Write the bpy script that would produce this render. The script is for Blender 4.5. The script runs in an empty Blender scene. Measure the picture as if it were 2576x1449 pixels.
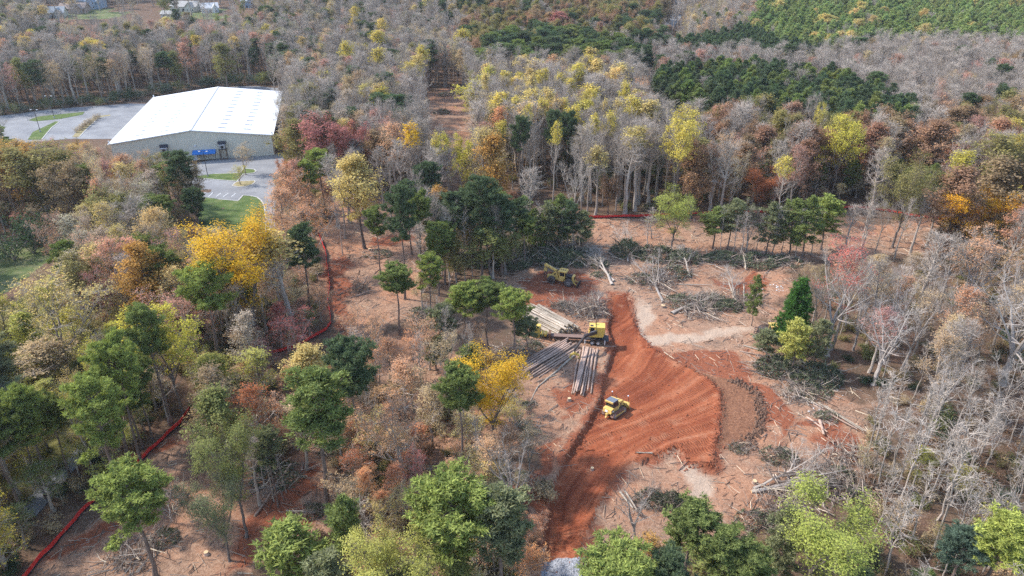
import bpy, math, random
import numpy as np
from mathutils import Vector, Matrix

# ------------------------------------------------------------------ camera, sky, sun, exposure
SC = bpy.context.scene
COL = SC.collection
PITCH, CAMH, F = 27.0, 71.0, 1806.0          # F in layout pixels (frame 2576 x 1449)
cam_data = bpy.data.cameras.new('camera')
cam = bpy.data.objects.new('camera', cam_data); COL.objects.link(cam)
cam.location = (0, 0, CAMH)
cam.rotation_euler = (math.radians(90 - PITCH), 0, 0)
cam_data.sensor_width = 36.0
cam_data.lens = 36.0 * F / 2576.0
cam_data.clip_start = 0.5
cam_data.clip_end = 5000
SC.camera = cam

HAZE = 0.00008
SUN_EL = math.radians(44)
SUN_AZ = math.radians(-74)                   # from +Y towards +X
world = bpy.data.worlds.new('World'); SC.world = world
world.use_nodes = True
wn = world.node_tree
sky = wn.nodes.new('ShaderNodeTexSky'); sky.sky_type = 'NISHITA'
sky.sun_disc = False
sky.sun_elevation = SUN_EL; sky.sun_rotation = SUN_AZ
sky.air_density = 1.0; sky.dust_density = 0.8
bg = wn.nodes['Background']; bg.inputs['Strength'].default_value = 0.15
wn.links.new(sky.outputs[0], bg.inputs[0])
sun_d = bpy.data.lights.new('sun', 'SUN'); sun_d.energy = 2.1; sun_d.angle = math.radians(2.5)
sun_d.color = (1.0, 0.965, 0.92)
sun = bpy.data.objects.new('sun', sun_d); COL.objects.link(sun)
sd = Vector((math.sin(SUN_AZ) * math.cos(SUN_EL), math.cos(SUN_AZ) * math.cos(SUN_EL), math.sin(SUN_EL)))
sun.rotation_euler = sd.to_track_quat('Z', 'Y').to_euler()
sun.location = sd * 300
SC.view_settings.view_transform = 'Standard'
SC.view_settings.look = 'None'
SC.view_settings.exposure = 1.52
SC.view_settings.gamma = 1.0
SC.view_settings.use_curve_mapping = False
SC.cycles.use_denoising = False
SC.cycles.max_bounces = 5
SC.cycles.diffuse_bounces = 3
SC.cycles.transmission_bounces = 3
SC.cycles.transparent_max_bounces = 4

# ------------------------------------------------------------------ helpers
RNG = np.random.default_rng(7)
random.seed(7)
PR = math.radians(PITCH)
def vn(x, y, s=0):
    """value noise 0..1"""
    x = np.asarray(x, float); y = np.asarray(y, float)
    xi = np.floor(x).astype(np.int64); yi = np.floor(y).astype(np.int64)
    fx = x - xi; fy = y - yi
    fx = fx * fx * (3 - 2 * fx); fy = fy * fy * (3 - 2 * fy)
    def hsh(a, b):
        n = (a * 374761393 + b * 668265263 + s * 974711) & 0x7fffffff
        n = ((n ^ (n >> 13)) * 1274126177) & 0x7fffffff
        n = n ^ (n >> 16)
        return (n & 0xffff) / 65535.0
    return (hsh(xi, yi) * (1 - fx) + hsh(xi + 1, yi) * fx) * (1 - fy) + (hsh(xi, yi + 1) * (1 - fx) + hsh(xi + 1, yi + 1) * fx) * fy
def sstep(a, b, x):
    t = np.clip((np.asarray(x, float) - a) / (b - a), 0, 1); return t * t * (3 - 2 * t)

def h0(x, y):
    """large scale relief of the land"""
    x = np.asarray(x, float); y = np.asarray(y, float)
    z = 14.0 * sstep(370, 640, y) + 6 * sstep(600, 900, y)
    near = 1 - sstep(-60, -75, x) * sstep(195, 215, y) * (1 - sstep(300, 330, y))
    z = z + near * 0.9 * (vn(x / 31 + 5, y / 31) - 0.5) + 0.28 * near * (vn(x / 7, y / 7, 3) - 0.5)
    z = z - 1.3 * np.exp(-(((x - 50) / 6.0) ** 2 + ((y - 145) / 4.0) ** 2))      # hollow in the cleared bank
    return z
def raydir(u, v):
    x = (u - 1288.0) / F; y = -(v - 724.5) / F
    return np.array([x, math.cos(PR) + y * math.sin(PR), -math.sin(PR) + y * math.cos(PR)])
def g0(u, v):
    """where the sight line through a layout pixel meets the land"""
    d = raydir(u, v); z = 0.0
    for _ in range(14):
        t = (z - CAMH) / d[2]
        z = 0.5 * z + 0.5 * float(h0(t * d[0], t * d[1]))
    t = (z - CAMH) / d[2]
    return np.array([t * d[0], t * d[1]])
def gp(pts): return np.array([g0(*p) for p in pts])
def proj(x, y, z):
    dy = np.asarray(y, float); dz = np.asarray(z, float) - CAMH
    dep = dy * math.cos(PR) - dz * math.sin(PR)
    up = dy * math.sin(PR) + dz * math.cos(PR)
    return 1288 + F * np.asarray(x, float) / dep, 724.5 - F * up / dep, dep
def inpoly(x, y, poly):
    x = np.asarray(x, float); y = np.asarray(y, float)
    r = np.zeros(x.shape, bool); n = len(poly)
    for i in range(n):
        x1, y1 = poly[i]; x2, y2 = poly[(i + 1) % n]
        c = ((y1 > y) != (y2 > y))
        with np.errstate(divide='ignore', invalid='ignore'):
            r ^= c & (x < (x2 - x1) * (y - y1) / (y2 - y1 + 1e-12) + x1)
    return r
def dist_line(x, y, pts, closed=False):
    best = np.full(np.shape(x), 1e9)
    n = len(pts)
    for i in range(n if closed else n - 1):
        a = np.asarray(pts[i]); b = np.asarray(pts[(i + 1) % n]); ab = b - a
        t = np.clip(((x - a[0]) * ab[0] + (y - a[1]) * ab[1]) / (ab @ ab + 1e-9), 0, 1)
        best = np.minimum(best, np.hypot(x - a[0] - t * ab[0], y - a[1] - t * ab[1]))
    return best
def soft(x, y, poly, w):
    """1 inside, 0 outside, blended over w metres"""
    lo = poly.min(0) - w; hi = poly.max(0) + w
    m = (x > lo[0]) & (x < hi[0]) & (y > lo[1]) & (y < hi[1])
    r = np.zeros(np.shape(x))
    if m.any():
        d = dist_line(x[m], y[m], poly, True); s = np.where(inpoly(x[m], y[m], poly), 1, -1)
        r[m] = sstep(-w, w, d * s)
    return r

# the freshly graded clay haul road and pad
PAD_L = gp([(1538, 740), (1536, 790), (1531, 830), (1546, 870), (1536, 900), (1520, 960), (1495, 1040), (1450, 1110), (1410, 1180), (1386, 1260), (1367, 1370), (1362, 1449), (1356, 1540)])
PAD_R = gp([(1470, 1540), (1466, 1449), (1462, 1390), (1500, 1290), (1532, 1215), (1582, 1168), (1650, 1152), (1706, 1130), (1732, 1176), (1794, 1182), (1806, 1100), (1815, 992), (1782, 958), (1742, 934), (1692, 908), (1645, 880), (1612, 848), (1592, 800), (1574, 740)])
PAD = np.vstack([PAD_L, PAD_R])
FAN = g0(1335, 1520)
FAN2 = g0(950, 1350); R2_ = float(np.hypot(*(g0(1680, 1030) - FAN2)))
def flow(X, Y):
    """coordinates across and along the machine tracks: up the road below, swinging across the pad above"""
    a1 = np.arctan2(X - FAN[0], Y - FAN[1]) * 34; r1 = np.hypot(X - FAN[0], Y - FAN[1])
    a2 = np.arctan2(X - FAN2[0], Y - FAN2[1]) * R2_; r2 = np.hypot(X - FAN2[0], Y - FAN2[1])
    w = sstep(80, 90, Y + 0.25 * (X - 15)) * (1 - sstep(108, 118, Y))
    return np.where(vn(X * 0.5, Y * 0.5, 29) * 0.5 + 0.25 < w, a2 + 500, a1), np.where(w > 0.5, r2, r1)
def pad_off(x, y):
    x = np.atleast_1d(np.asarray(x, float)); y = np.atleast_1d(np.asarray(y, float))
    off = np.zeros(x.shape); mask = np.zeros(x.shape)
    lo = PAD.min(0) - 4; hi = PAD.max(0) + 4
    m = (x > lo[0]) & (x < hi[0]) & (y > lo[1]) & (y < hi[1])
    if not m.any(): return off, mask
    X, Y = x[m], y[m]
    wob = 0.5 * (vn(X * 0.33, Y * 0.33, 11) - 0.5) + 0.35 * (vn(X * 2.3, Y * 2.3, 12) - 0.5) * 0.6
    ins = inpoly(X, Y, PAD)
    dl = dist_line(X, Y, PAD_L); dr = dist_line(X, Y, PAD_R)
    d = np.where(ins, 1, -1) * np.minimum(dl, dr) + wob
    t = dl / (dl + dr + 1e-6)
    fade = sstep(138, 122, Y)
    lvl = (-0.75 + 1.15 * sstep(0.05, 1.0, t)) * fade
    a = sstep(-0.25, 0.25, d)
    bend, R = flow(X, Y); bend = bend + 3.2 * (vn(R * 0.11, bend * 0.10, 21) - 0.5)
    st = vn(bend * 1.15, R * 0.05, 22); st2 = vn(bend * 3.1, R * 0.12, 23)
    am = 0.35 + 1.1 * vn(X * 0.16, Y * 0.16, 20); ruts = am * 0.17 * (st - 0.5) + am * 0.15 * (st2 - 0.5) + 0.18 * np.clip(vn(bend * 0.55, R * 0.02, 28) - 0.62, 0, 1) + 0.16 * (vn(X * 1.4, Y * 1.4, 24) - 0.5) * (st > 0.5) + 0.07 * (vn(X * 3.2, Y * 3.2, 25) - 0.5)
    berm = 0.5 * np.exp(-((d + 0.35) / 0.45) ** 2) * vn(X * 1.1, Y * 1.1, 26) * fade
    lip = 0.35 * np.exp(-((d - 0.6) / 0.5) ** 2) * (t > 0.5) * vn(X * 0.45, Y * 0.45, 27) * fade
    off[m] = a * (lvl + ruts * (0.4 + 0.6 * fade)) + berm * 0.7 + lip
    mask[m] = a
    return off, mask
BROWN = gp([(1762, 938), (1840, 955), (1896, 982), (1922, 1030), (1908, 1080), (1868, 1135), (1800, 1132), (1812, 1000)])
def hz(x, y):
    """full ground height, pad and small lumps included"""
    x = np.atleast_1d(np.asarray(x, float)); y = np.atleast_1d(np.asarray(y, float))
    o, m = pad_off(x, y)
    z = h0(x, y) + o
    fl = (1 - m) * (1 - sstep(-70, -80, x) * sstep(190, 215, y)) * (1 - sstep(300, 380, y))
    z = z + fl * (0.16 * (vn(x * 0.8, y * 0.8, 31) - 0.5) + 0.12 * (vn(x * 2.1, y * 2.1, 32) - 0.5))
    b = soft(x, y, BROWN, 0.8) * (1 - m)
    z = z + b * (0.30 * (vn((x * 0.35 + y) * 1.1, x * 0.12, 33) - 0.5) + 0.12 * (vn(x * 2.6, y * 2.6, 34) - 0.5) + 0.10)
    return z
def hz1(x, y): return float(hz(x, y)[0])
def at(u, v):
    p = g0(u, v); return Vector((p[0], p[1], hz1(p[0], p[1])))

def tag(o, label=None, cat=None, group=None, kind=None):
    if label: o['label'] = label
    if cat: o['category'] = cat
    if group: o['group'] = group
    if kind: o['kind'] = kind
    return o
def link(name, data, parent=None, loc=None, rz=0.0):
    o = bpy.data.objects.new(name, data); COL.objects.link(o)
    if parent is not None: o.parent = parent
    if loc is not None: o.location = loc
    if rz: o.rotation_euler = (0, 0, rz)
    return o
def empty(name, loc, rz=0.0):
    o = link(name, None, None, loc, rz); o.empty_display_size = 0.3; return o

# ------------------------------------------------------------------ materials
class N:
    def __init__(s, name):
        s.m = bpy.data.materials.new(name); s.m.use_nodes = True
        s.t = s.m.node_tree; s.t.nodes.clear()
        s.out = s.t.nodes.new('ShaderNodeOutputMaterial')
    def n(s, t, **k):
        a = s.t.nodes.new(t)
        for q, v in k.items(): setattr(a, q, v)
        return a
    def set(s, sock, v):
        if v is None: return
        if hasattr(v, 'is_output') or hasattr(v, 'links'): s.t.links.new(v, sock)
        else:
            if isinstance(v, tuple) and len(v) == 3 and sock.type == 'RGBA': v = (*v, 1)
            sock.default_value = v
    def coords(s, obj=True, scale=(1, 1, 1)):
        c = s.n('ShaderNodeTexCoord'); mp = s.n('ShaderNodeMapping'); mp.inputs['Scale'].default_value = scale
        s.t.links.new(c.outputs['Object'], mp.inputs[0]); return mp.outputs[0]
    def noise(s, vec, scale, detail=4, rough=0.6, dist=0.0):
        a = s.n('ShaderNodeTexNoise'); s.set(a.inputs['Vector'], vec)
        a.inputs['Scale'].default_value = scale; a.inputs['Detail'].default_value = detail
        a.inputs['Roughness'].default_value = rough; a.inputs['Distortion'].default_value = dist
        return a.outputs['Fac']
    def ramp(s, fac, stops, interp='LINEAR'):
        a = s.n('ShaderNodeValToRGB'); s.set(a.inputs[0], fac); e = a.color_ramp.elements
        a.color_ramp.interpolation = interp
        while len(e) < len(stops): e.new(0.5)
        for i, (p, c) in enumerate(stops):
            e[i].position = p; e[i].color = (*c, 1) if len(c) == 3 else c
        return a.outputs[0]
    def mix(s, fac, a, b, mode='MIX'):
        q = s.n('ShaderNodeMix', data_type='RGBA', blend_type=mode)
        s.set(q.inputs[0], fac); s.set(q.inputs[6], a); s.set(q.inputs[7], b); return q.outputs[2]
    def math(s, op, a, b=None, clamp=False):
        q = s.n('ShaderNodeMath', operation=op); q.use_clamp = clamp
        s.set(q.inputs[0], a)
        if b is not None: s.set(q.inputs[1], b)
        return q.outputs[0]
    def attr(s, name, typ='GEOMETRY'):
        return s.n('ShaderNodeAttribute', attribute_name=name, attribute_type=typ)
    def bump(s, h, strength=0.5, dist=0.1):
        b = s.n('ShaderNodeBump'); b.inputs['Strength'].default_value = strength; b.inputs['Distance'].default_value = dist
        s.set(b.inputs['Height'], h); return b.outputs[0]
    def pbr(s, color, rough=0.8, metal=0.0, normal=None, spec=0.3):
        p = s.n('ShaderNodeBsdfPrincipled')
        s.set(p.inputs['Base Color'], color); s.set(p.inputs['Roughness'], rough); p.inputs['Metallic'].default_value = metal
        p.inputs['Specular IOR Level'].default_value = spec
        if normal is not None: s.t.links.new(normal, p.inputs['Normal'])
        s.t.links.new(p.outputs[0], s.out.inputs[0]); return s.m

def mat_plain(name, col, rough=0.7, metal=0.0, var=0.25, scale=1.5, spec=0.3, dirt=None, dirt_amt=0.4):
    k = N(name); v = k.coords()
    f = k.noise(v, scale, 5)
    c = k.mix(f, tuple(q * (1 - var) for q in col), tuple(min(1, q * (1 + var)) for q in col))
    if dirt:
        d = k.ramp(k.noise(v, scale * 0.7, 6, 0.7), [(0.42, (0, 0, 0)), (0.68, (1, 1, 1))])
        c = k.mix(k.math('MULTIPLY', d, dirt_amt), c, dirt)
    return k.pbr(c, rough, metal, None, spec)

def mat_leaf(name, trans=0.42, gloss=0.0):
    """foliage: colour of the single tree (tcol) with leaf to leaf variation (v)"""
    k = N(name)
    a = k.attr('tcol', 'INSTANCER'); v = k.attr('v')
    hi = k.mix(1.0, a.outputs['Color'], (1.55, 1.5, 1.35), 'MULTIPLY')
    lo = k.mix(1.0, a.outputs['Color'], (0.5, 0.52, 0.6), 'MULTIPLY')
    c = k.mix(v.outputs['Fac'], lo, hi)
    d = k.n('ShaderNodeBsdfDiffuse'); k.set(d.inputs[0], c)
    t = k.n('ShaderNodeBsdfTranslucent'); k.set(t.inputs[0], k.mix(1.0, c, (1.1, 1.1, 0.7), 'MULTIPLY'))
    m = k.n('ShaderNodeMixShader'); m.inputs[0].default_value = trans
    k.t.links.new(d.outputs[0], m.inputs[1]); k.t.links.new(t.outputs[0], m.inputs[2])
    k.t.links.new(m.outputs[0], k.out.inputs[0]); return k.m
def mat_bark(name, lo, hi, lichen=None):
    k = N(name); v = k.coords(scale=(1, 1, 0.35)); r = k.n('ShaderNodeObjectInfo')
    f = k.noise(v, 2.2, 5, 0.7)
    c = k.ramp(f, [(0.3, lo), (0.7, hi)])
    c = k.mix(1.0, c, k.ramp(r.outputs['Random'], [(0, (0.72, 0.7, 0.68)), (1, (1.15, 1.12, 1.1))]), 'MULTIPLY')
    return k.pbr(c, 0.9, 0, k.bump(k.noise(v, 9, 4, 0.7), 0.6, 0.05), 0.1)
M = {}
M['leaf'] = mat_leaf('leaf')
M['needle'] = mat_leaf('pine_needle', 0.3)
M['bark_grey'] = mat_bark('bark_grey', (0.265, 0.222, 0.183), (0.50, 0.43, 0.362))
M['bark_pale'] = mat_bark('bark_pale', (0.27, 0.232, 0.20), (0.49, 0.435, 0.385))
M['bark_dark'] = mat_bark('bark_dark', (0.10, 0.08, 0.07), (0.23, 0.19, 0.165))
M['bark_pine'] = mat_bark('bark_pine', (0.12, 0.085, 0.07), (0.27, 0.205, 0.17))

# ------------------------------------------------------------------ mesh collector
class MB:
    def __init__(s): s.v = []; s.f4 = []; s.f3 = []; s.n = 0; s.a4 = []; s.a3 = []; s.m4 = []; s.m3 = []
    def add(s, verts, quads=None, tris=None, val=0.5, mat=0):
        verts = np.asarray(verts, float).reshape(-1, 3)
        if quads is not None and len(quads):
            q = np.asarray(quads, np.int64).reshape(-1, 4) + s.n; s.f4.append(q)
            s.a4.append(np.broadcast_to(np.asarray(val, float), (len(q),)).copy()); s.m4.append(np.full(len(q), mat))
        if tris is not None and len(tris):
            q = np.asarray(tris, np.int64).reshape(-1, 3) + s.n; s.f3.append(q)
            s.a3.append(np.broadcast_to(np.asarray(val, float), (len(q),)).copy()); s.m3.append(np.full(len(q), mat))
        s.v.append(verts); s.n += len(verts)
    def join(s, o, matmap=None):
        b = s.n
        for i in range(len(o.v)): s.v.append(o.v[i])
        s.n += o.n
        s.f4 += [q + b for q in o.f4]; s.f3 += [q + b for q in o.f3]; s.a4 += o.a4; s.a3 += o.a3
        mm = (lambda x: x) if matmap is None else (lambda x: np.full_like(x, matmap))
        s.m4 += [mm(x) for x in o.m4]; s.m3 += [mm(x) for x in o.m3]
    def tube(s, pts, rad, k=5, cap=False, val=0.5, mat=0):
        P = np.asarray(pts, float); n = len(P); rad = np.broadcast_to(np.asarray(rad, float), (n,))
        T = np.gradient(P, axis=0); T /= np.linalg.norm(T, axis=1)[:, None] + 1e-9
        ref = np.array([0, 0, 1.0]) if abs(T[0][2]) < 0.9 else np.array([1.0, 0, 0])
        U = np.cross(T, ref); U /= np.linalg.norm(U, axis=1)[:, None] + 1e-9
        W = np.cross(T, U)
        a = np.arange(k) * 2 * math.pi / k
        V = P[:, None, :] + rad[:, None, None] * (np.cos(a)[None, :, None] * U[:, None, :] + np.sin(a)[None, :, None] * W[:, None, :])
        i = np.arange(n - 1)[:, None] * k; j = np.arange(k)[None, :]; j2 = (j + 1) % k
        Q = np.stack([i + j, i + j2, i + k + j2, i + k + j], -1).reshape(-1, 4)
        tr = []
        V = V.reshape(-1, 3)
        if cap:
            V = np.vstack([V, P[0], P[-1]]); c0, c1 = n * k, n * k + 1
            for q in range(k):
                tr.append((c0, (q + 1) % k, q)); tr.append((c1, (n - 1) * k + q, (n - 1) * k + (q + 1) % k))
        s.add(V, Q, tr, val, mat)
    def box(s, c, size, rot=None, taper=1.0, val=0.5, mat=0):
        x, y, z = [q / 2 for q in size]
        V = np.array([(-x, -y, -z), (x, -y, -z), (x, y, -z), (-x, y, -z), (-x * taper, -y * taper, z), (x * taper, -y * taper, z), (x * taper, y * taper, z), (-x * taper, y * taper, z)])
        if rot is not None: V = V @ np.array(Matrix.Rotation(rot[0], 3, rot[1])).T
        s.add(V + np.asarray(c, float), [(0, 3, 2, 1), (4, 5, 6, 7), (0, 1, 5, 4), (1, 2, 6, 5), (2, 3, 7, 6), (3, 0, 4, 7)], None, val, mat)
    def prism(s, prof, y0, y1, val=0.5, mat=0):
        """profile in x,z swept along y"""
        n = len(prof); V = [(p[0], y0, p[1]) for p in prof] + [(p[0], y1, p[1]) for p in prof]
        Q = [(i, (i + 1) % n, n + (i + 1) % n, n + i) for i in range(n)]
        c0 = np.mean(V[:n], 0); c1 = np.mean(V[n:], 0)
        V = V + [tuple(c0), tuple(c1)]
        T = [(2 * n, (i + 1) % n, i) for i in range(n)] + [(2 * n + 1, n + i, n + (i + 1) % n) for i in range(n)]
        s.add(V, Q, T, val, mat)
    def beam(s, a, b, w, hh, mat=0, val=0.5):
        a = np.asarray(a, float); b = np.asarray(b, float); d = b - a; L = np.linalg.norm(d); d /= L
        ref = np.array([0, 0, 1.0]) if abs(d[2]) < 0.95 else np.array([0, 1.0, 0])
        u = np.cross(d, ref); u /= np.linalg.norm(u); w2 = np.cross(u, d)
        V = [p + sx * u * w / 2 + sz * w2 * hh / 2 for p in (a, b) for sx, sz in ((-1, -1), (1, -1), (1, 1), (-1, 1))]
        s.add(V, [(0, 1, 2, 3), (7, 6, 5, 4), (0, 4, 5, 1), (1, 5, 6, 2), (2, 6, 7, 3), (3, 7, 4, 0)], None, val, mat)
    def mesh(s, name, mats, smooth=False):
        me = bpy.data.meshes.new(name)
        V = np.concatenate(s.v) if s.v else np.zeros((0, 3))
        q = np.concatenate(s.f4) if s.f4 else np.zeros((0, 4), np.int64)
        t = np.concatenate(s.f3) if s.f3 else np.zeros((0, 3), np.int64)
        me.vertices.add(len(V)); me.vertices.foreach_set('co', V.astype(np.float32).ravel())
        nl = q.size + t.size
        me.loops.add(nl); me.loops.foreach_set('vertex_index', np.concatenate([q.ravel(), t.ravel()]).astype(np.int32))
        me.polygons.add(len(q) + len(t))
        st = np.concatenate([np.arange(len(q)) * 4, q.size + np.arange(len(t)) * 3]).astype(np.int32)
        me.polygons.foreach_set('loop_start', st)
        mi = np.concatenate((s.m4 or [np.zeros(0)]) + (s.m3 or [np.zeros(0)])).astype(np.int32)
        me.polygons.foreach_set('material_index', mi)
        me.polygons.foreach_set('use_smooth', np.full(len(mi), bool(smooth)))
        at_ = me.attributes.new('v', 'FLOAT', 'FACE')
        at_.data.foreach_set('value', np.concatenate((s.a4 or [np.zeros(0)]) + (s.a3 or [np.zeros(0)])).astype(np.float32))
        for m in mats if isinstance(mats, (list, tuple)) else [mats]: me.materials.append(m)
        me.update(calc_edges=True)
        return me
    def build(s, name, mats, parent=None, smooth=False, loc=None, rz=0):
        return link(name, s.mesh(name, mats, smooth), parent, loc, rz)

# ------------------------------------------------------------------ ground
def grow_axis(a, b, step, far, rate):
    xs = list(np.arange(a, b, step)); x = b; s = step
    while x < far: xs.append(x); s *= rate; x += s
    xs.append(far); return xs
xp = grow_axis(0, 75, 0.4, 620, 1.09)
xn = [-q for q in grow_axis(0, 62, 0.4, 620, 1.09)][1:][::-1]
GX = np.array(xn + xp)
GY = np.array([-60, -20, 10, 25, 33, 38, 41, 44] + grow_axis(46, 150, 0.4, 1000, 1.035))
XX, YY = np.meshgrid(GX, GY)
xf, yf = XX.ravel(), YY.ravel()
zf = hz(xf, yf)
_, padm = pad_off(xf, yf)

OPEN_PX = [
 [(826, 560), (850, 500), (880, 470), (960, 490), (1040, 560), (1080, 640), (1110, 720), (1080, 800), (985, 830), (905, 865), (835, 868), (836, 800), (828, 690)],
 [(1240, 700), (1330, 670), (1420, 660), (1500, 640), (1440, 560), (1440, 552), (1660, 548), (1680, 600), (1780, 660), (2012, 652), (2008, 720), (1960, 780), (1930, 870), (1960, 930), (2080, 960), (2195, 992), (2195, 1060), (2170, 1150), (2100, 1190), (1980, 1230), (1900, 1330), (1500, 1449), (1480, 1540), (1330, 1540), (1340, 1400), (1370, 1290), (1400, 1180), (1350, 1150), (1300, 1120), (1310, 1000), (1290, 940), (1290, 880), (1300, 800), (1260, 740)],
 [(40, 1540), (90, 1449), (220, 1290), (350, 1180), (460, 1065), (490, 1100), (520, 1160), (600, 1170), (720, 1190), (760, 1130), (830, 1120), (850, 1300), (800, 1340), (700, 1380), (660, 1449), (640, 1540)],
 [(1080, 235), (1150, 215), (1200, 300), (1190, 380), (1150, 430), (1080, 360), (1060, 280)],
 [(1440, 553), (2365, 557), (2330, 640), (2190, 650), (2020, 660), (1780, 664), (1660, 600)],
 [(870, 870), (1000, 850), (1290, 900), (1310, 1130), (1240, 1190), (1100, 1200), (900, 1150), (860, 1000)],
]
OPEN = [gp(p) for p in OPEN_PX]
CLAY = [gp(p) for p in [
 [(838, 640), (880, 640), (900, 760), (880, 860), (835, 866), (838, 760)],
 [(1290, 700), (1500, 690), (1540, 760), (1400, 770), (1300, 740)],
 [(1790, 700), (1920, 690), (1930, 730), (1850, 740)],
 [(1380, 1000), (1490, 900), (1500, 1000), (1420, 1060)],
 [(1600, 870), (1900, 900), (1990, 1060), (1950, 1130), (1830, 960), (1680, 905)],
 [(1940, 1080), (2120, 1060), (2170, 1140), (2050, 1110)],
 [(930, 590), (1010, 590), (1010, 615), (940, 620)],
 [(100, 1449), (240, 1300), (460, 1080), (470, 1110), (330, 1260), (160, 1449)],
 [(700, 1250), (800, 1170), (820, 1260), (730, 1300), (640, 1449), (600, 1449)],
 [(1350, 1150), (1430, 1110), (1380, 1280), (1350, 1330)]]]
PALE = [gp(p) for p in [
 [(1600, 835), (1900, 818), (1900, 835), (1780, 850), (1640, 868), (1610, 860)],
 [(1600, 750), (1650, 790), (1640, 850), (1600, 830)],
 [(1700, 1160), (1770, 1190), (1790, 1260), (1740, 1270)]]]
LAWN = [gp(p) for p in [
 [(-120, 590), (0, 606), (80, 612), (138, 640), (120, 662), (60, 692), (0, 735), (-120, 790)],
 [(420, 20), (560, 22), (560, 45), (430, 50)], [(120, 36), (300, 20), (300, 44), (130, 52)]]]
LITE = [gp([(0, 780), (160, 700), (330, 900), (300, 1050), (150, 1180), (60, 1240), (0, 1240)])]

xw = xf + 7 * (vn(xf / 7, yf / 7, 61) - 0.5) + 3 * (vn(xf / 2.2, yf / 2.2, 62) - 0.5); yw = yf + 7 * (vn(xf / 7, yf / 7, 63) - 0.5) + 3 * (vn(xf / 2.2, yf / 2.2, 64) - 0.5)
zone = np.zeros((len(xf), 4), np.float32); zone[:, 3] = 1
zone2 = np.zeros((len(xf), 4), np.float32); zone2[:, 3] = 1
for p in OPEN: zone[:, 0] = np.maximum(zone[:, 0], soft(xw, yw, p, 4))
for p in CLAY: zone[:, 1] = np.maximum(zone[:, 1], soft(xw, yw, p, 3))
spill = np.zeros(len(xf)); nm_ = (xf > PAD[:, 0].min() - 6) & (xf < PAD[:, 0].max() + 6) & (yf > PAD[:, 1].min() - 6) & (yf < PAD[:, 1].max() + 6)
spill[nm_] = 0.75 * sstep(3.2, 0.2, dist_line(xf[nm_], yf[nm_], PAD, True)) * (0.4 + 0.9 * vn(xf[nm_] / 3, yf[nm_] / 3, 66))
zone[:, 1] = np.maximum(zone[:, 1], spill)
for p in LAWN: zone[:, 2] = np.maximum(zone[:, 2], soft(xf, yf, p, 1.0))
for p in PALE: zone2[:, 0] = np.maximum(zone2[:, 0], 0.85 * soft(xf + 0.55 * (xw - xf), yf + 0.55 * (yw - yf), p, 2.6))
zone2[:, 1] = soft(xf, yf, BROWN, 0.7)
for p in LITE: zone2[:, 2] = np.maximum(zone2[:, 2], soft(xf, yf, p, 5))

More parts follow.
